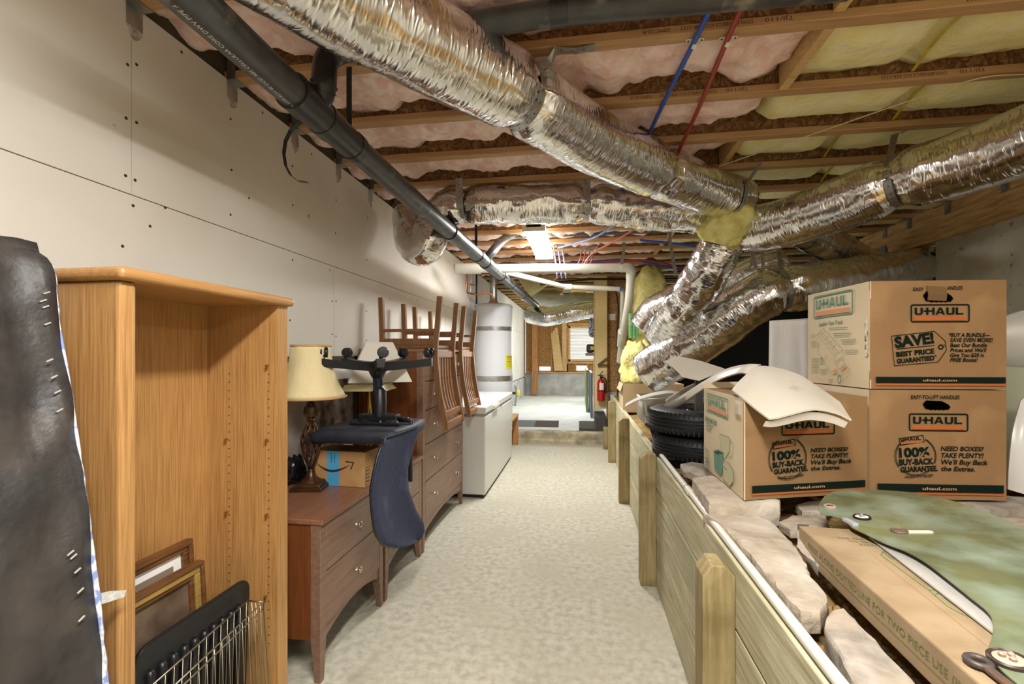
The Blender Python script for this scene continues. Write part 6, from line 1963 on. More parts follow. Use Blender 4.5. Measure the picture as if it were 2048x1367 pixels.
# --- white car wing draped over the left carton
M_CARW = mat('white_car_paint', 'd2cbbe', 'c8bfae', rough=0.35, scale=2.5, c3='a9977d', s3=7, t3=(0.66, 0.78))
M_CARU = mat('car_part_underside', '3a3733', rough=0.7)
rows = [
    [(1464, 778, 1.90), (1485, 755, 1.98), (1520, 731, 2.05), (1590, 745, 2.00), (1640, 775, 1.92), (1680, 803, 1.80)],
    [(1484, 794, 1.80), (1510, 772, 1.86), (1545, 758, 1.90), (1605, 772, 1.86), (1655, 798, 1.78), (1692, 822, 1.70)],
    [(1510, 815, 1.72), (1535, 802, 1.75), (1570, 792, 1.76), (1620, 800, 1.72), (1668, 815, 1.68), (1700, 834, 1.64)],
    [(1538, 836, 1.66), (1555, 834, 1.655), (1578, 828, 1.65), (1628, 817, 1.64), (1672, 824, 1.63), (1703, 838, 1.62)]]
rows = [[W(p[0], p[1], p[2] * 0.90) for p in row] for row in rows]
cols = [spline(r_, 6) for r_ in rows]
G = []
for j in range(len(cols[0])):
    G.append(spline([c[j] for c in cols], 7))
def shell(G, th, dirv):
    return G, [[p + dirv * th for p in row] for row in G]
wg = empty('car_wing', rows[0][0], 'large white car wing panel with a long curved arm, lying over the left carton', 'car part')
A, B = shell(G, 0.006, Vector((0, 0.25, -1)).normalized())
MB().slab(A, B).build('panel', M_CARW, wg, smooth='auto')
lip = [row[-1] for row in G]
L1 = [p + Vector((-0.004, 0.012, -0.012)) for p in lip]; L2 = [p + Vector((-0.01, 0.02, -0.030 - 0.010 * math.sin(math.pi * i / len(lip)))) for i, p in enumerate(lip)]
P = [[a, b] for a, b in zip(L1, L2)]
MB().slab(P, [[p + Vector((0, 0.006, 0)) for p in row] for row in P]).build('lower_lip', M_CARW, wg, smooth='auto')
outer = spline([W(*p) for p in ((1522, 728, 1.86), (1492, 728, 1.90), (1450, 738, 2.08), (1400, 766, 2.36), (1350, 798, 2.65), (1303, 820, 2.90), (1292, 831, 2.95))], 8)
inner = spline([W(*p) for p in ((1496, 747, 1.84), (1474, 746, 1.90), (1430, 762, 2.08), (1392, 786, 2.36), (1356, 812, 2.65), (1318, 833, 2.90), (1312, 842, 2.95))], 8)
P = [[o_, o_.lerp(i_, 0.5) + Vector((-0.006, -0.012, 0.006)), i_] for o_, i_ in zip(outer, inner)]
MB().slab(P, [[p + Vector((0.004, 0.010, -0.006)) for p in row] for row in P]).build('arm', M_CARW, wg, smooth='auto')
P = [[W(1292, 831, 2.95), W(1312, 842, 2.95)], [W(1298, 852, 2.95), W(1311, 856, 2.95)], [W(1304, 872, 2.94), W(1312, 872, 2.94)], [W(1306, 884, 2.93), W(1314, 882, 2.93)]]
MB().slab(P, [[p + Vector((0.006, 0.012, 0)) for p in row] for row in P]).build('rusty_leg', mat('rust_brown', '4a3624', '6d5236', rough=0.8, scale=20), wg, smooth='auto')['label'] = 'rusty brown leg'
# second white panel behind
pts = [(1326, 724), (1358, 713), (1400, 722), (1450, 738), (1440, 745), (1398, 762), (1366, 755), (1352, 740), (1340, 730)]
mb = MB(); A_ = W(1326, 724, 2.95); 
PLN = [W(1326, 724, 2.95), W(1450, 738, 2.62), W(1398, 762, 2.62)]
nrm = (PLN[1] - PLN[0]).cross(PLN[2] - PLN[0]).normalized()
def on_plane(u, v, O, n):
    r_ = ray(u, v); return EYE + r_ * ((O - EYE).dot(n) / r_.dot(n))
C = [on_plane(u, v, PLN[0], nrm) for u, v in pts]
X = (PLN[1] - PLN[0]).normalized(); Y = nrm.cross(X)
mb.prism([((p - PLN[0]).dot(X), (p - PLN[0]).dot(Y)) for p in C], PLN[0], X, Y, (-0.006, 0.0))
pb = empty('car_body_part', A_, 'flat white car panel with a pointed end, behind the curved arm of the wing', 'car part')
mb.build('panel', M_CARW, pb, bevel=0.002)
q = on_plane(1338, 735, PLN[0], nrm)
MB().lathe([(0.009, -0.004), (0.009, 0.006), (0.004, 0.010)], Matrix.Translation(q) @ Vector((0, 0, 1)).rotation_difference(nrm if nrm.y < 0 else -nrm).to_matrix().to_4x4(), 12).build('stud', M_BLACK, pb)
q0 = on_plane(1400, 748, PLN[0], nrm)
MB().box(q0.x - 0.02, q0.x + 0.02, q0.y + 0.01, q0.y + 0.05, 0.78, q0.z - 0.01).build('prop', M_CARU, pb)

# --- two tyres
M_TYRE = mat('tyre_rubber', '17181a', rough=0.55, bump=0.3, scale=60)
M_RIM = mat('black_rim', '141416', rough=0.22, metal=0.4)
tc = W(1406, 850, 2.66)
def tyre(z0, wd, R, dx, dy, label, rim):
    r = empty('tyre', (tc.x + dx, tc.y + dy, z0), label, 'tyre', 'stacked tyres')
    T = Matrix.Translation((tc.x + dx, tc.y + dy, z0))
    prof = [(R * 0.62, wd * 0.10), (R * 0.72, 0.0), (R * 0.86, 0.006), (R * 0.95, wd * 0.10), (R * 0.99, wd * 0.22)]
    for k in range(1, 4):
        zz = wd * (0.22 + 0.56 * k / 4)
        prof += [(R, zz - 0.006), (R * 0.975, zz - 0.004), (R * 0.975, zz + 0.004), (R, zz + 0.006)]
    prof += [(R * 0.99, wd * 0.78), (R * 0.95, wd * 0.90), (R * 0.86, wd - 0.006), (R * 0.72, wd), (R * 0.62, wd * 0.90), (R * 0.60, wd * 0.5), (R * 0.62, wd * 0.10)]
    MB().lathe(prof, T, 72, caps=False).build('tread', M_TYRE, r, smooth='auto')
    sb = MB()
    for k in range(72):
        a = 2 * math.pi * k / 72
        M2 = T @ rotz(a)
        sb.box(R * 0.955, R * 0.998, -0.0035, 0.0035, wd * 0.73, wd * 0.905, M2)
        sb.box(R * 0.955, R * 0.998, -0.0035, 0.0035, wd * 0.095, wd * 0.27, M2)
    tag(sb.build('tread_blocks', M_TYRE, r), kind='stuff')
    if rim:
        MB().lathe([(R * 0.66, wd * 0.96), (R * 0.64, wd * 0.90), (R * 0.60, wd * 0.72), (R * 0.50, wd * 0.66), (R * 0.42, wd * 0.80), (R * 0.30, wd * 0.86), (R * 0.18, wd * 0.70), (0.0, wd * 0.70)], T, 56, caps=False).build('rim', M_RIM, r, smooth='auto')
        for k in range(5):
            a = 2 * math.pi * k / 5
            MB().lathe([(0.008, 0), (0.008, 0.01), (0.004, 0.014)], T @ Matrix.Translation((R * 0.25 * math.cos(a), R * 0.25 * math.sin(a), wd * 0.74)), 8).build('wheel_nut', M_STEEL, r)
zt2 = 0.757
tyre(zt2, 0.135, 0.285, 0.0, 0.0, 'bare black tyre at the bottom of the pair by the retaining wall', False)
tyre(zt2 + 0.137, 0.145, 0.300, -0.01, 0.02, 'black tyre on a shiny black rim, on top of the pair by the retaining wall', True)

# --- grey tub and trim beside the tyres
M_GREY = mat('grey_plastic', 'b8b5aa', rough=0.55)
t0 = W(1266, 858, 3.75)
o = empty('plastic_tub', (0.80, 4.22, 0.73), 'pale grey plastic tub behind the tyres against the retaining wall', 'tub')
mb = MB(); P = []
cx, cy = 0.80, 4.22
for i in range(33):
    a = 2 * math.pi * i / 32
    k = (abs(math.cos(a)) ** 5 + abs(math.sin(a)) ** 5) ** (-1 / 5)
    row = []
    for (s, z) in ((0.0, 0.735), (0.80, 0.735), (0.90, 0.75), (0.96, 0.85), (0.985, 0.88), (1.0, 0.95), (1.05, 0.955), (1.05, 0.97), (0.99, 0.975), (0.95, 0.90)):
        row.append(Vector((cx + 0.27 * s * k * math.cos(a), cy + 0.24 * s * k * math.sin(a), z)))
    P.append(row)
mb.grid(P); bmesh.ops.remove_doubles(mb.bm, verts=mb.bm.verts, dist=1e-5)
mb.build('tub', M_GREY, o, smooth='auto')
for k in range(9):
    y = cy - 0.2 + 0.05 * k
    MB().box(cx - 0.268, cx - 0.255, y - 0.005, y + 0.005, 0.76, 0.95).build('rib', M_GREY, o)
tr_ = spline([W(1249, 813, 3.45), W(1275, 800, 3.45), (W(1310, 790, 3.5)), W(1345, 786, 3.6), W(1390, 790, 3.7)], 8)
P = [[p, p + Vector((0.03, 0.16, 0.012))] for p in tr_]
o = MB().slab(P, [[p + Vector((0, 0, -0.008)) for p in row] for row in P]).build('car_trim', M_GREY, smooth='auto')
tag(o, 'curved grey car trim strip with a sharp tip resting on the grey tub', 'car part')
tr_ = spline([W(1330, 800, 3.0), W(1362, 778, 3.1), W(1395, 764, 3.2), W(1420, 765, 3.3)], 6)
P = [[p, p + Vector((0.05, 0.10, -0.10))] for p in tr_]
o = MB().slab(P, [[p + Vector((0.006, -0.006, -0.004)) for p in row] for row in P]).build('car_trim', M_CARW, smooth='auto')
tag(o, 'white car trim piece behind the arm of the wing, above the tyre rim', 'car part')
# open brown carton behind
a, b = W(1246, 815, 4.80), W(1366, 812, 4.75)
r = empty('open_carton', Vector((a.x, a.y, 0.73)), 'plain open cardboard carton behind the grey tub, below the yellow wool', 'box')
zt_ = W(1300, 767, 4.80).z
def cp(x0, x1, y0, y1, nm): MB().box(x0, x1, y0, y1, 0.735, zt_).build(nm, M_CARDL, r)
dy = 0.45
cp(a.x, b.x, a.y, a.y + 0.005, 'front_panel'); cp(a.x, a.x + 0.005, a.y + 0.005, a.y + dy, 'side_panel'); cp(b.x - 0.005, b.x, a.y + 0.005, a.y + dy, 'side_panel'); cp(a.x, b.x, a.y + dy, a.y + dy + 0.005, 'back_panel')
MB().box(a.x, b.x, a.y, a.y + dy, 0.728, 0.735).build('base', M_CARDD, r)
MB().hexa([Vector((a.x, a.y, zt_)), Vector((a.x + 0.004, a.y, zt_)), Vector((a.x + 0.004, a.y + dy, zt_)), Vector((a.x, a.y + dy, zt_)), Vector((a.x - 0.03, a.y, zt_ + 0.0 - 0.08)), Vector((a.x - 0.026, a.y, zt_ - 0.08)), Vector((a.x - 0.026, a.y + dy, zt_ - 0.08)), Vector((a.x - 0.03, a.y + dy, zt_ - 0.08))]).build('flap', M_CARDL, r)

# --- yellow wool lagging round the duct ends, panel, green packs
def lump(c, rx, ry, rz, seed, amp=0.16, n=40, m_=26):
    mb = MB(); P = []
    for i in range(n + 1):
        th = 2 * math.pi * i / n; row = []
        for j in range(m_):
            ph = math.pi * j / (m_ - 1)
            d = Vector((math.sin(ph) * math.cos(th), math.sin(ph) * math.sin(th), math.cos(ph)))
            k = (abs(d.x) ** 4 + abs(d.y) ** 4 + abs(d.z) ** 4) ** -0.25
            rr = k * (1 + amp * fbm(d.x * 1.9 + seed, d.y * 1.9, d.z * 1.9, 4))
            row.append(Vector((c.x + rx * rr * d.x, c.y + ry * rr * d.y, c.z + rz * rr * d.z)))
        P.append(row)
    mb.grid(P); bmesh.ops.remove_doubles(mb.bm, verts=mb.bm.verts, dist=1e-4)
    return mb
a, b = W(1262, 572, 5.9), W(1330, 760, 5.9)
o = lump((a + b) / 2 + Vector((0.05, 0.25, 0.05)), (b.x - a.x) / 2, 0.25, (a.z - b.z) / 2 + 0.22, 3, 0.10).build('plenum_lagging', M_YELLOWD, smooth=True)
tag(o, 'tall block of yellow glass wool round the air plenum, left of the half hidden duct', 'insulation')
a, b = W(1246, 686, 5.15), W(1306, 772, 5.15)
o = lump((a + b) / 2 + Vector((0.05, 0.22, -0.06)), (b.x - a.x) / 2 + 0.03, 0.2, (a.z - b.z) / 2 + 0.06, 8, 0.28, 56, 36).build('plenum_lagging', M_YELLOWD, smooth=True)
tag(o, 'ragged lower heap of yellow glass wool above the open carton', 'insulation')
o = lump(W(1318, 742, 4.1) + Vector((0.05, 0.02, -0.02)), 0.15, 0.12, 0.08, 5, 0.25).build('wool_scrap', M_PINK, smooth=True)
tag(o, 'pink brown wool scrap spilling from the low end of the long curving duct', 'insulation')
a, b = PY(1237, 690, 7.31), PY(1256, 775, 7.31)
o = empty('electrical_panel', Vector((a.x, a.y, b.z)), 'narrow grey electrical panel on the strand board beside the white pipe', 'panel')
MB().box(a.x, b.x + 0.05, a.y, a.y + 0.135, b.z, a.z).build('case', mat('panel_grey', '6f767c', rough=0.45), o, bevel=0.006)
MB().box(a.x + 0.01, b.x + 0.04, a.y - 0.006, a.y, b.z + 0.02, a.z - 0.02).build('door', mat('panel_grey'), o, bevel=0.003) if False else None
mb = MB(); F = (Vector((a.x + 0.045, a.y - 0.002, b.z + 0.10)), Vector((0, 0, 1)), Vector((-1, 0, 0)))
for q in range(8): poly_line(mb, [(q * 0.022, 0), (q * 0.022 + 0.013, 0)], F, 0.016)
mb.build('label', M_WHITEPL, o, recalc=False)
for i, u in enumerate((1261, 1267.5, 1274)):
    a, b = W(u - 3, 626 + 2 * i, 5.35), W(u + 3, 676, 5.35)
    o = MB().box(a.x, b.x, a.y, a.y + 0.05, b.z, a.z).build('green_pack', mat('green_film', '63a060', 'b5d3ac', rough=0.3, scale=30, lo=0.55, hi=0.7), bevel=0.006)
    tag(o, ('leftmost', 'middle', 'rightmost')[i] + ' of three upright green wrapped packs beside the white pipe', 'pack', 'green wrapped packs')
o = empty('card_on_wall', PY(1224, 633, 7.44), 'small white card pinned on the strand board', 'card')
MB().box(PY(1217, 640, 7.44).x, PY(1231, 640, 7.44).x, 7.436, 7.446, PY(1224, 640, 7.44).z, PY(1224, 627.5, 7.44).z).build('card', M_WHITEPL, o)
o = MB().tube(spline([PY(1228, 570, 7.43), PY(1236, 610, 7.43), PY(1234, 680, 7.43), PY(1237, 740, 7.43), PY(1234, 800, 7.43)], 6), 0.008, 8).build('cable', M_BLACK, smooth=True)
tag(o, 'black cable running down the strand board', 'cable')

# --- fire extinguisher and bracket on the partition end
p = PY(1202, 801, 7.20)
fe = empty('fire_extinguisher', p, 'red fire extinguisher with white label on the cream wall end', 'fire extinguisher')
H_e = PY(1202, 757, 7.20).z - p.z
Te = Matrix.Translation((p.x, 7.20, p.z))
MB().lathe([(0.055, 0), (0.062, 0.008), (0.062, H_e * 0.80), (0.05, H_e * 0.92), (0.02, H_e)], Te, 28).build('cylinder', mat('extinguisher_red', 'b0161a', rough=0.3), fe, smooth='auto')
MB().lathe([(0.018, H_e), (0.018, H_e + 0.05)], Te, 14).box(p.x - 0.05, p.x + 0.03, 7.185, 7.215, p.z + H_e + 0.045, p.z + H_e + 0.06).bar((p.x - 0.02, 7.2, p.z + H_e + 0.06), (p.x + 0.03, 7.2, p.z + H_e + 0.12), 0.02, 0.012).build('valve_handle', M_BLACK, fe)
MB().tube(spline([Vector((p.x + 0.02, 7.2, p.z + H_e + 0.03)), Vector((p.x + 0.075, 7.19, p.z + H_e - 0.02)), Vector((p.x + 0.075, 7.19, p.z + 0.12))], 8), 0.011, 8).build('hose', M_BLACK, fe, smooth=True)
MB().lathe([(0.0635, H_e * 0.44), (0.0635, H_e * 0.48)], Te, 28, caps=False).build('band', M_BLACK, fe)
mb = MB(); mb.grid([[Vector((p.x + 0.0632 * math.cos(a), 7.20 + 0.0632 * math.sin(a), z)) for z in (p.z + H_e * 0.5, p.z + H_e * 0.82)] for a in [math.radians(-115 + 9 * k) for k in range(8)]])
mb.build('label', M_WHITEPL, fe, recalc=False)
a = PY(1196, 731, 7.295); b = PY(1214, 716, 7.29)
o = empty('wall_bracket', a, 'brown wooden bracket on the cream wall end above the extinguisher', 'bracket')
MB().bar(a + Vector((0, -0.02, 0)), Vector((b.x, 7.28, a.z + 0.01)), 0.03, 0.035).bar(a + Vector((0, -0.02, 0.01)), Vector((b.x, 7.28, b.z)), 0.03, 0.03).build('arm', M_FRAME, o)
# shelf edge with tools left of the partition
o = empty('shelf', PY(1180, 708, 7.4), 'stub of a grey shelf showing left of the cream wall end', 'shelf')
a, b = PY(1171, 705, 7.4), PY(1189, 711, 7.4)
MB().box(a.x, 0.222, 7.4, 7.65, b.z, a.z).build('board', mat('grey_shelf', '8d8279', rough=0.7), o)
a, b = PY(1173, 688, 7.43), PY(1188.5, 704.5, 7.43)
o = empty('tool_case', Vector((a.x, 7.43, PY(1180, 705, 7.4).z)), 'dark blue tool case on the grey shelf stub', 'case')
MB().box(a.x, b.x, 7.43, 7.62, PY(1180, 705, 7.4).z + 0.001, a.z).build('case', mat('dark_blue', '23293a', rough=0.5), o, bevel=0.03, seg=4)
MB().box(b.x - 0.06, b.x - 0.005, 7.42, 7.43, b.z + 0.04, a.z - 0.035).build('label', M_BAND, o)
o = lump(PY(1184, 655, 7.45), 0.045, 0.05, 0.14, 4, 0.4).build('work_glove', mat('blue_check', '39486e', 'c9ccd6', rough=0.8, scale=40, lo=0.45, hi=0.55), smooth=True)
tag(o, 'blue and white checked cloth hanging left of the cream wall end', 'cloth')
a, b = PY(1181, 745, 8.4), PY(1187, 812, 8.4)
o = MB().box(a.x, a.x + 0.04, 8.4, 9.8, 0.18, a.z).build('leaning_sheet', mat('sheet_grey', '6f7782', rough=0.6), bevel=0.003)
tag(o, 'grey sheet standing on edge left of the cream wall end', 'sheet')
o = MB().box(a.x - 0.07, a.x - 0.02, 9.2, 11.5, 0.18, a.z + 0.02).build('leaning_sheet', mat('sheet_green', '7d8a62', rough=0.6), bevel=0.003)
tag(o, 'greenish sheet standing on edge far left of the cream wall end', 'sheet')

# --- carpeted steps and mats on the raised floor
M_CARPET = mat('dark_carpet', '3b3936', '57534d', rough=1, scale=60, bump=1.0, bscale=90)
a, b = PZ(1191, 862, 0.18), PZ(1213, 862, 0.18)
o = MB().box(a.x, 0.395, a.y, a.y + 0.7, 0.181, 0.40).build('carpeted_step', M_CARPET, bevel=0.01)
tag(o, 'dark carpet covered block below the cream wall end', 'step')
a, b = PZ(1158, 861, 0.18), PZ(1194, 861, 0.18)
o = MB().box(a.x, b.x - 0.005, a.y, PZ(1160, 841, 0.22).y, 0.181, 0.222).build('carpeted_step', M_CARPET, bevel=0.01)
tag(o, 'low dark carpet covered pad left of the taller carpet block', 'step')
def mat_rug(L, label, m):
    C = [PZ(u, v, 0.186) for u, v in L]
    mb = MB(); a = [mb.bm.verts.new(p) for p in C]; b = [mb.bm.verts.new(p - Vector((0, 0, 0.005))) for p in C]
    mb.face(a); mb.face(b[::-1])
    for i in range(4): mb.face([a[i], b[i], b[(i + 1) % 4], a[(i + 1) % 4]])
    tag(mb.build('floor_mat', m), label, 'mat', 'floor mats on the raised floor')
mat_rug([(1022, 852), (1068, 852.5), (1073, 840), (1030, 839)], 'grey floor mat on the raised floor by the heater stand', mat('grey_mat', '5c5c60', '6d6d70', rough=1, scale=60))
mat_rug([(1068, 852.5), (1117, 853.5), (1118, 840.5), (1073, 840)], 'dark brown floor mat on the raised floor, right of the grey mat', mat('brown_mat', '33291f', '4a3c2e', rough=1, scale=30))

# --- cloth draped carton beside the upper carton
M_SHEET = mat('white_cotton', 'dedbd5', 'd0ccc5', rough=0.9, scale=2, stretch=(8, 8, 1))
a, b = W(1539, 642, 2.42), W(1640, 622, 2.42)
o = empty('draped_carton', Vector((a.x, a.y, 0.78)), 'tall object draped in white sheet, left of the upper carton', 'covered box')
P, Q = [], []
top = a.z
for i in range(41):
    t = i / 40
    # wraps: left side then front
    if t < 0.3:
        base = Vector((a.x + 0.26 * (1 - t / 0.3), a.y + 0.4 * (1 - t / 0.3), 0))
    else:
        base = Vector((a.x + (b.x + 0.1 - a.x) * (t - 0.3) / 0.7, a.y + 0.02 * (t - 0.3), 0))
    row = []
    for j in range(25):
        f = j / 24
        z = top + 0.03 * max(0, t - 0.3) - (top - 0.76) * f
        fl_ = (0.002 + 0.009 * f) * math.sin(t * 34 + 4 * nz3(t * 9, f * 2, 1)) * (0.5 + nz3(t * 7, f, 4))
        row.append(Vector((base.x - 0.02 * f - (0.03 if t < 0.3 else 0) * f + (fl_ if t < 0.3 else 0), base.y - 0.03 * f + (fl_ if t >= 0.3 else 0), z)))
    P.append(row)
mb = MB(); mb.grid(P); mb.build('sheet', M_SHEET, o, smooth=True, solid=0.003)
MB().box(a.x + 0.27, b.x + 0.1, a.y + 0.03, a.y + 0.4, 0.77, top - 0.004).build('covered_carton', M_CARD, o)
mb = MB(); mb.grid([[Vector((a.x + 0.26 * j / 6 + (b.x + 0.1 - a.x - 0.26 * j / 6) * i / 8, a.y + 0.42 * j / 6, top + 0.021 * i / 8 + 0.001)) for j in range(7)] for i in range(9)]); mb.build('sheet_top', M_SHEET, o, solid=0.003)

# --- white car parts behind the stack at the right edge
def patch(rows, label, m, nm='car_bumper', th=0.008, n=7):
    R_ = [spline([W(*p) for p in row], n) for row in rows]
    G = [spline([r_[j] for r_ in R_], n) for j in range(len(R_[0]))]
    A, B = G, [[p + Vector((0.002, th, -0.001)) for p in row] for row in G]
    return tag(MB().slab(A, B).build(nm, m, smooth='auto'), label, 'car part', 'car parts at the right edge')
M_CARW2 = mat('clean_white_paint', 'e8e6e0', rough=0.25)
patch([[(1990, 640, 2.3), (2040, 622, 2.3), (2120, 612, 2.3), (2230, 620, 2.3)], [(1990, 665, 2.22), (2040, 655, 2.2), (2120, 650, 2.18), (2230, 655, 2.18)], [(1990, 690, 2.25), (2045, 692, 2.22), (2120, 690, 2.2), (2230, 690, 2.2)], [(1990, 738, 2.33), (2045, 738, 2.31), (2120, 738, 2.28), (2230, 738, 2.28)]],
      'glossy white car bumper at the right edge behind the upper carton', M_CARW2)
patch([[(1985, 732, 2.25), (2040, 734, 2.25), (2120, 736, 2.22), (2230, 738, 2.2)], [(1985, 800, 2.2), (2040, 800, 2.2), (2120, 800, 2.15), (2230, 800, 2.15)], [(1985, 900, 2.15), (2040, 900, 2.12), (2120, 900, 2.1), (2230, 900, 2.1)], [(1985, 985, 2.1), (2040, 985, 2.08), (2120, 985, 2.05), (2230, 985, 2.05)]],
      'greenish white car panel at the right edge behind the lower carton', mat('greenish_paint', 'b9bda4', rough=0.4), 'car_body_part')
patch([[(2042, 800, 1.95), (2060, 790, 1.95), (2120, 785, 1.95), (2230, 790, 1.95)], [(2026, 860, 1.92), (2060, 860, 1.9), (2120, 860, 1.9), (2230, 860, 1.9)], [(2018, 930, 1.9), (2060, 930, 1.88), (2120, 930, 1.88), (2230, 930, 1.88)], [(2016, 978, 1.9), (2060, 990, 1.88), (2120, 998, 1.88), (2230, 1000, 1.88)]],
      'white curved car wing at the right edge beside the lower carton', M_CARW2, 'car_wing')
a = W(2014, 985, 1.92)
o = MB().box(a.x, a.x + 0.5, a.y, a.y + 0.12, 0.785, 0.835).build('black_trim', M_BLACK, bevel=0.01)
tag(o, 'black plastic trim under the white car wing at the right edge', 'car part')

# --- long flat carton in the foreground with the green shield on it
zf0, zf1 = 0.775, 0.852
A_ = PZ(1597, 1050, zf1); Bn = PZ(1962, 1368, zf1)
dl_ = (Bn - A_).normalized(); Lf = 1.25
pr = Vector((-dl_.y, dl_.x, 0));  pr = pr if pr.x > 0 else -pr
fc = empty('flat_carton', Vector((A_.x, A_.y, zf0)), 'long flat brown carton in the right foreground, green shield lying on it', 'box')
Wf = 0.52
c = [A_, A_ + dl_ * Lf, A_ + dl_ * Lf + pr * Wf, A_ + pr * Wf]
zd = Vector((0, 0, zf0 - zf1))
MB().hexa([p + zd for p in c] + c).build('carton', mat('flat_carton_brown', '97805f', '8c7555', rough=0.85, scale=3, bump=0.05, bscale=90, c3='a0896a', s3=5), fc, bevel=0.004)
M_PGR = mat('print_olive', '66713a', rough=0.8); M_PGG = mat('print_leaf', '4d7d3a', rough=0.8)
mb = MB()
mb.mi = 0
Fs = (A_ + zd - pr * 0.0008, dl_, Vector((0, 0, 1)))
hh = zf1 - zf0
s0 = ((PZ(1632, 1120, zf1 - 0.03) - A_).dot(dl_))
put_text(mb, 'PRESS ALONG DOTTED LINE FOR TWO PIECE USE (INNER BOX)', Fs, 0.065, hh * 0.50, 0.016, 0.66, lift=0.0)
poly_line(mb, [(0.07, hh * 0.36), (0.76, hh * 0.36)], Fs, 0.0012, 0.0)
Ft = (A_ + pr * 0.10 + dl_ * 0.03 + Vector((0, 0, 0.0006)), -pr, dl_)
o3 = A_ + Vector((0, 0, 0.0008))
for q, s in enumerate(('INNER BOX', 'LINES ON', 'PRESS')):
    a = PZ((1735, 1748, 1756)[q], (1080, 1086, 1092)[q] - 2, zf1)
    Fq = (Vector((a.x, a.y, zf1 + 0.0006)), -pr, -Vector((0, 0, 1)).cross(-pr))
    put_text(mb, s, Fq, 0.0, -0.010, 0.012, (0.075, 0.06, 0.045)[q], lift=0.0)
mb.mi = 1
Fz = (Vector((0, 0, zf1 + 0.0006)), Vector((1, 0, 0)), Vector((0, 1, 0)))
def topline(L, w):
    P = [PZ(u, v, zf1) for u, v in L]; poly_line(mb, [(p.x, p.y) for p in P], Fz, w, 0.0)
topline([(1793, 1105), (1766, 1103), (1762, 1110), (1858, 1180), (1872, 1192), (1895, 1212), (1920, 1226), (1955, 1240), (1990, 1252)], 0.0022)
topline([(1766, 1103), (1785, 1118), (1800, 1112)], 0.0022); topline([(1858, 1180), (1885, 1178), (1870, 1190)], 0.0022); topline([(1888, 1195), (1905, 1208), (1928, 1215)], 0.0016)
mb.mi = 2
topline([(1740, 1105), (1900, 1232), (2010, 1320)], 0.0012)
mb.build('printing', [M_PGR, M_PGG, mat('crease', 'a98558', rough=0.9)], fc, recalc=False)
P = []
for i in range(16):
    t = i / 15
    s = 0.0 + 0.13 * t
    P.append([A_ + dl_ * s - pr * (0.002 + 0.004 * abs(nz3(i * 0.8, j * 1.2, 3))) + Vector((0, 0, -hh * (0.40 + 0.35 * t) - 0.010 * j + 0.006 * nz3(i, j, 2))) for j in range(4)])
mb = MB(); mb.grid(P)
P = [[A_ + dl_ * (-0.002) - pr * 0.002 + pr * 0.01 * j + Vector((0, 0, 0.003 - hh * i / 6 + 0.0)) - dl_ * 0.002 * abs(nz3(i, j, 4)) for j in range(4)] for i in range(7)]
mb.grid(P)
mb.build('packing_tape', M_CLEAR, fc, recalc=False, smooth=True)['label'] = 'loose clear packing tape'
# silvery sheet
zs_ = zf1 + 0.008
C = [PZ(u, v, zs_) for u, v in ((1738, 1072), (1990, 1266), (2090, 1210), (1850, 1052))]
o = empty('acrylic_sheet', C[0], 'pale silvery sheet between the flat carton and the green shield', 'sheet')
mb = MB(); n = Vector((0, 0, -0.005))
mb.hexa([p + n for p in C] + C); mb.build('sheet', mat('silvery_sheet', 'b9b5ae', 'a7a29a', rough=0.35, scale=6), o, bevel=0.001)
# green shield
PA, PB, PC = PZ(1640, 1010, 0.872), PZ(1985, 1290, 0.866), PZ(2048, 1050, 0.905)
nG = (PB - PA).cross(PC - PA).normalized(); nG = nG if nG.z > 0 else -nG
def G_(u, v): return on_plane(u, v, PA, nG)
ol_ = [(1636, 1016), (1642, 1000), (1660, 984), (1700, 978), (1760, 979), (1830, 985), (1910, 1002), (1990, 1030), (2060, 1062), (2140, 1120), (2200, 1200), (2240, 1330), (2180, 1420), (2080, 1400), (2030, 1362), (1995, 1330), (1976, 1300), (1984, 1270), (1985, 1240), (1972, 1218), (1940, 1192), (1900, 1160), (1850, 1122), (1810, 1100), (1770, 1085), (1730, 1066), (1702, 1052), (1690, 1038), (1664, 1030), (1644, 1026)]
C = spline([G_(u, v) for u, v in ol_] + [G_(*ol_[0])], 4)[:-1]
X = (PC - PA).normalized(); Y = nG.cross(X)
gs = empty('green_shield', PA, 'curved green tinted plastic shield lying on the flat carton, right foreground', 'shield')
M_GREEN = mat('green_tinted_plastic', '585f43', '777a56', rough=0.25, scale=4, detail=6, dist=0.8, c3='8a9884', s3=7, t3=(0.45, 0.70))
MB().prism([((p - PA).dot(X), (p - PA).dot(Y)) for p in C], PA, X, Y, (-0.004, 0.0)).build('shield', M_GREEN, gs, bevel=0.0012)
Gq = Vector((0, 0, 1)).rotation_difference(nG).to_matrix().to_4x4()
def disc(u, v, r_, h, m1, m2, nm, rim=True):
    q = G_(u, v)
    d = MB().lathe([(r_, 0.0), (r_, h), (r_ * 0.9, h + 0.002), (r_ * 0.84, h)], Matrix.Translation(q) @ Gq, 28).build(nm, m1, gs, smooth='auto')
    if rim: MB().lathe([(r_ * 0.84, h - 0.0005), (r_ * 0.5, h + 0.0012), (0.0, h + 0.0016)], Matrix.Translation(q) @ Gq, 28, caps=False).build('face', m2, d, smooth='auto')
    return d, q
M_BRF = mat('brown_fastener', '6c5a4c', rough=0.5); M_CRF = mat('cream_face', 'dcd6c6', rough=0.4)
d, q = disc(1660, 1013, 0.0175, 0.003, mat('pink_fastener', 'a98d7c', rough=0.5), mat('pink_fastener'), 'fastener')
for dx in (-0.006, 0, 0.006): MB().box(q.x + dx - 0.002, q.x + dx + 0.002, q.y - 0.003, q.y + 0.003, q.z + 0.004, q.z + 0.006).build('slot', M_BLACK, d)
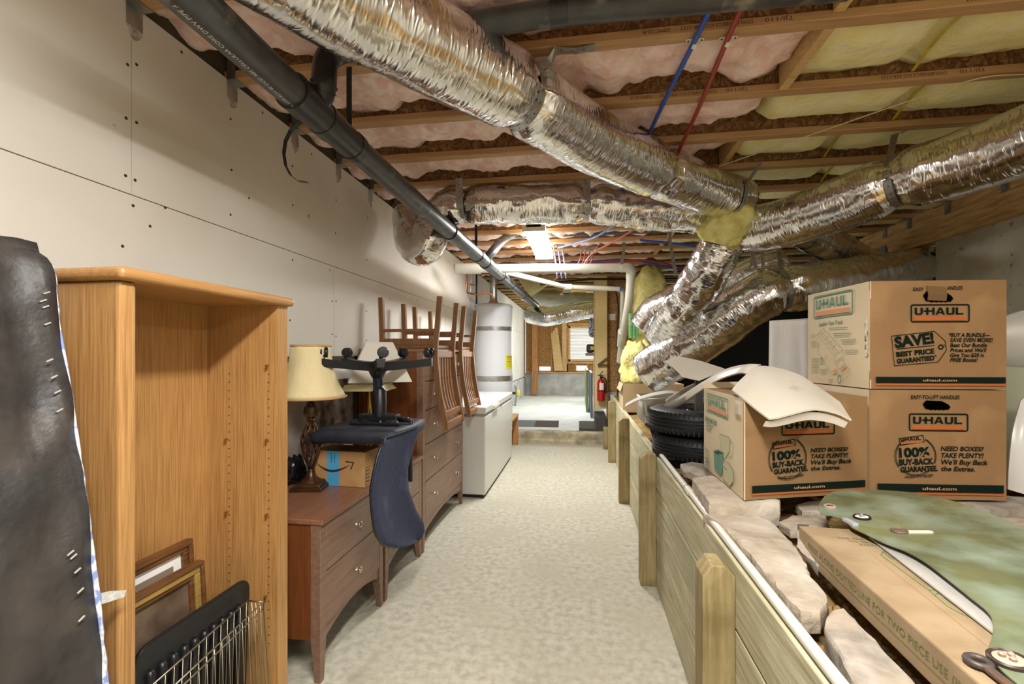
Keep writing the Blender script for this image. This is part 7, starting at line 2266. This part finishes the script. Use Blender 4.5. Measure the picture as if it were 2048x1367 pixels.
d, q = disc(1724, 1035, 0.022, 0.004, M_BLACK, M_CRF, 'fastener')
MB().box(q.x - 0.006, q.x - 0.003, q.y - 0.005, q.y + 0.005, q.z + 0.0045, q.z + 0.0065).box(q.x + 0.001, q.x + 0.008, q.y - 0.002, q.y + 0.001, q.z + 0.0045, q.z + 0.0065).build('mark', M_BLACK, d)
d, q = disc(1799, 1063, 0.019, 0.004, M_BRF, M_BRF, 'fastener')
mb = MB(); a, b = G_(1802, 1064), G_(1866, 1064); t = (b - a).normalized(); s = nG.cross(t)
mb.prism(rrect(0, -0.009, (b - a).length, 0.009, 0.0088), a, t, s, (0.0005, 0.0025)); mb.build('cream_tongue', M_CRF, gs)['label'] = 'cream slotted tongue'
d, q = disc(2019, 1322, 0.0265, 0.005, mat('dark_brown_rim', '3c2f26', rough=0.4), mat('tan_face', 'b7a893', rough=0.45), 'fastener')
for a in (0.6, 2.7, 4.6):
    MB().lathe([(0.004, 0), (0.005, 0.004), (0.002, 0.007)], Matrix.Translation(q + nG * 0.006 + Vector((0.008 * math.cos(a), 0.008 * math.sin(a), 0))), 10).build('rivet', mat('pink_fastener'), d, smooth='auto')
mb = MB(); a, b = G_(1690, 1040), G_(1712, 1052)
mb.bar(a + nG * 0.003, b + nG * 0.003, 0.016, 0.010); mb.build('clear_clip', mat('clip_grey', 'a9adb4', rough=0.2), gs, bevel=0.002)
# scratches and faint moulded letters on the shield
# rusty wrench at the bottom right
a, b = PZ(1957, 1322, zf1 + 0.008), PZ(2035, 1382, zf1 + 0.008)
wr_ = empty('wrench', a, 'rusty ring wrench sticking out under the green shield at the lower right corner', 'wrench')
M_RUST = mat('rusty_steel', '8c6038', '5c5148', rough=0.6, metal=0.3, scale=14)
mb = MB(); P = [a + Vector((0.014 * math.cos(q), 0.014 * math.sin(q), 0)) for q in [2 * math.pi * k / 20 for k in range(20)]]
mb.tube(P, 0.0055, 10, closed=True); mb.build('ring', mat('dull_steel', '5e5550', rough=0.5, metal=0.5), wr_, smooth=True)
MB().bar(a + (b - a).normalized() * 0.012, b, 0.015, 0.007).build('shank', M_RUST, wr_, bevel=0.002)
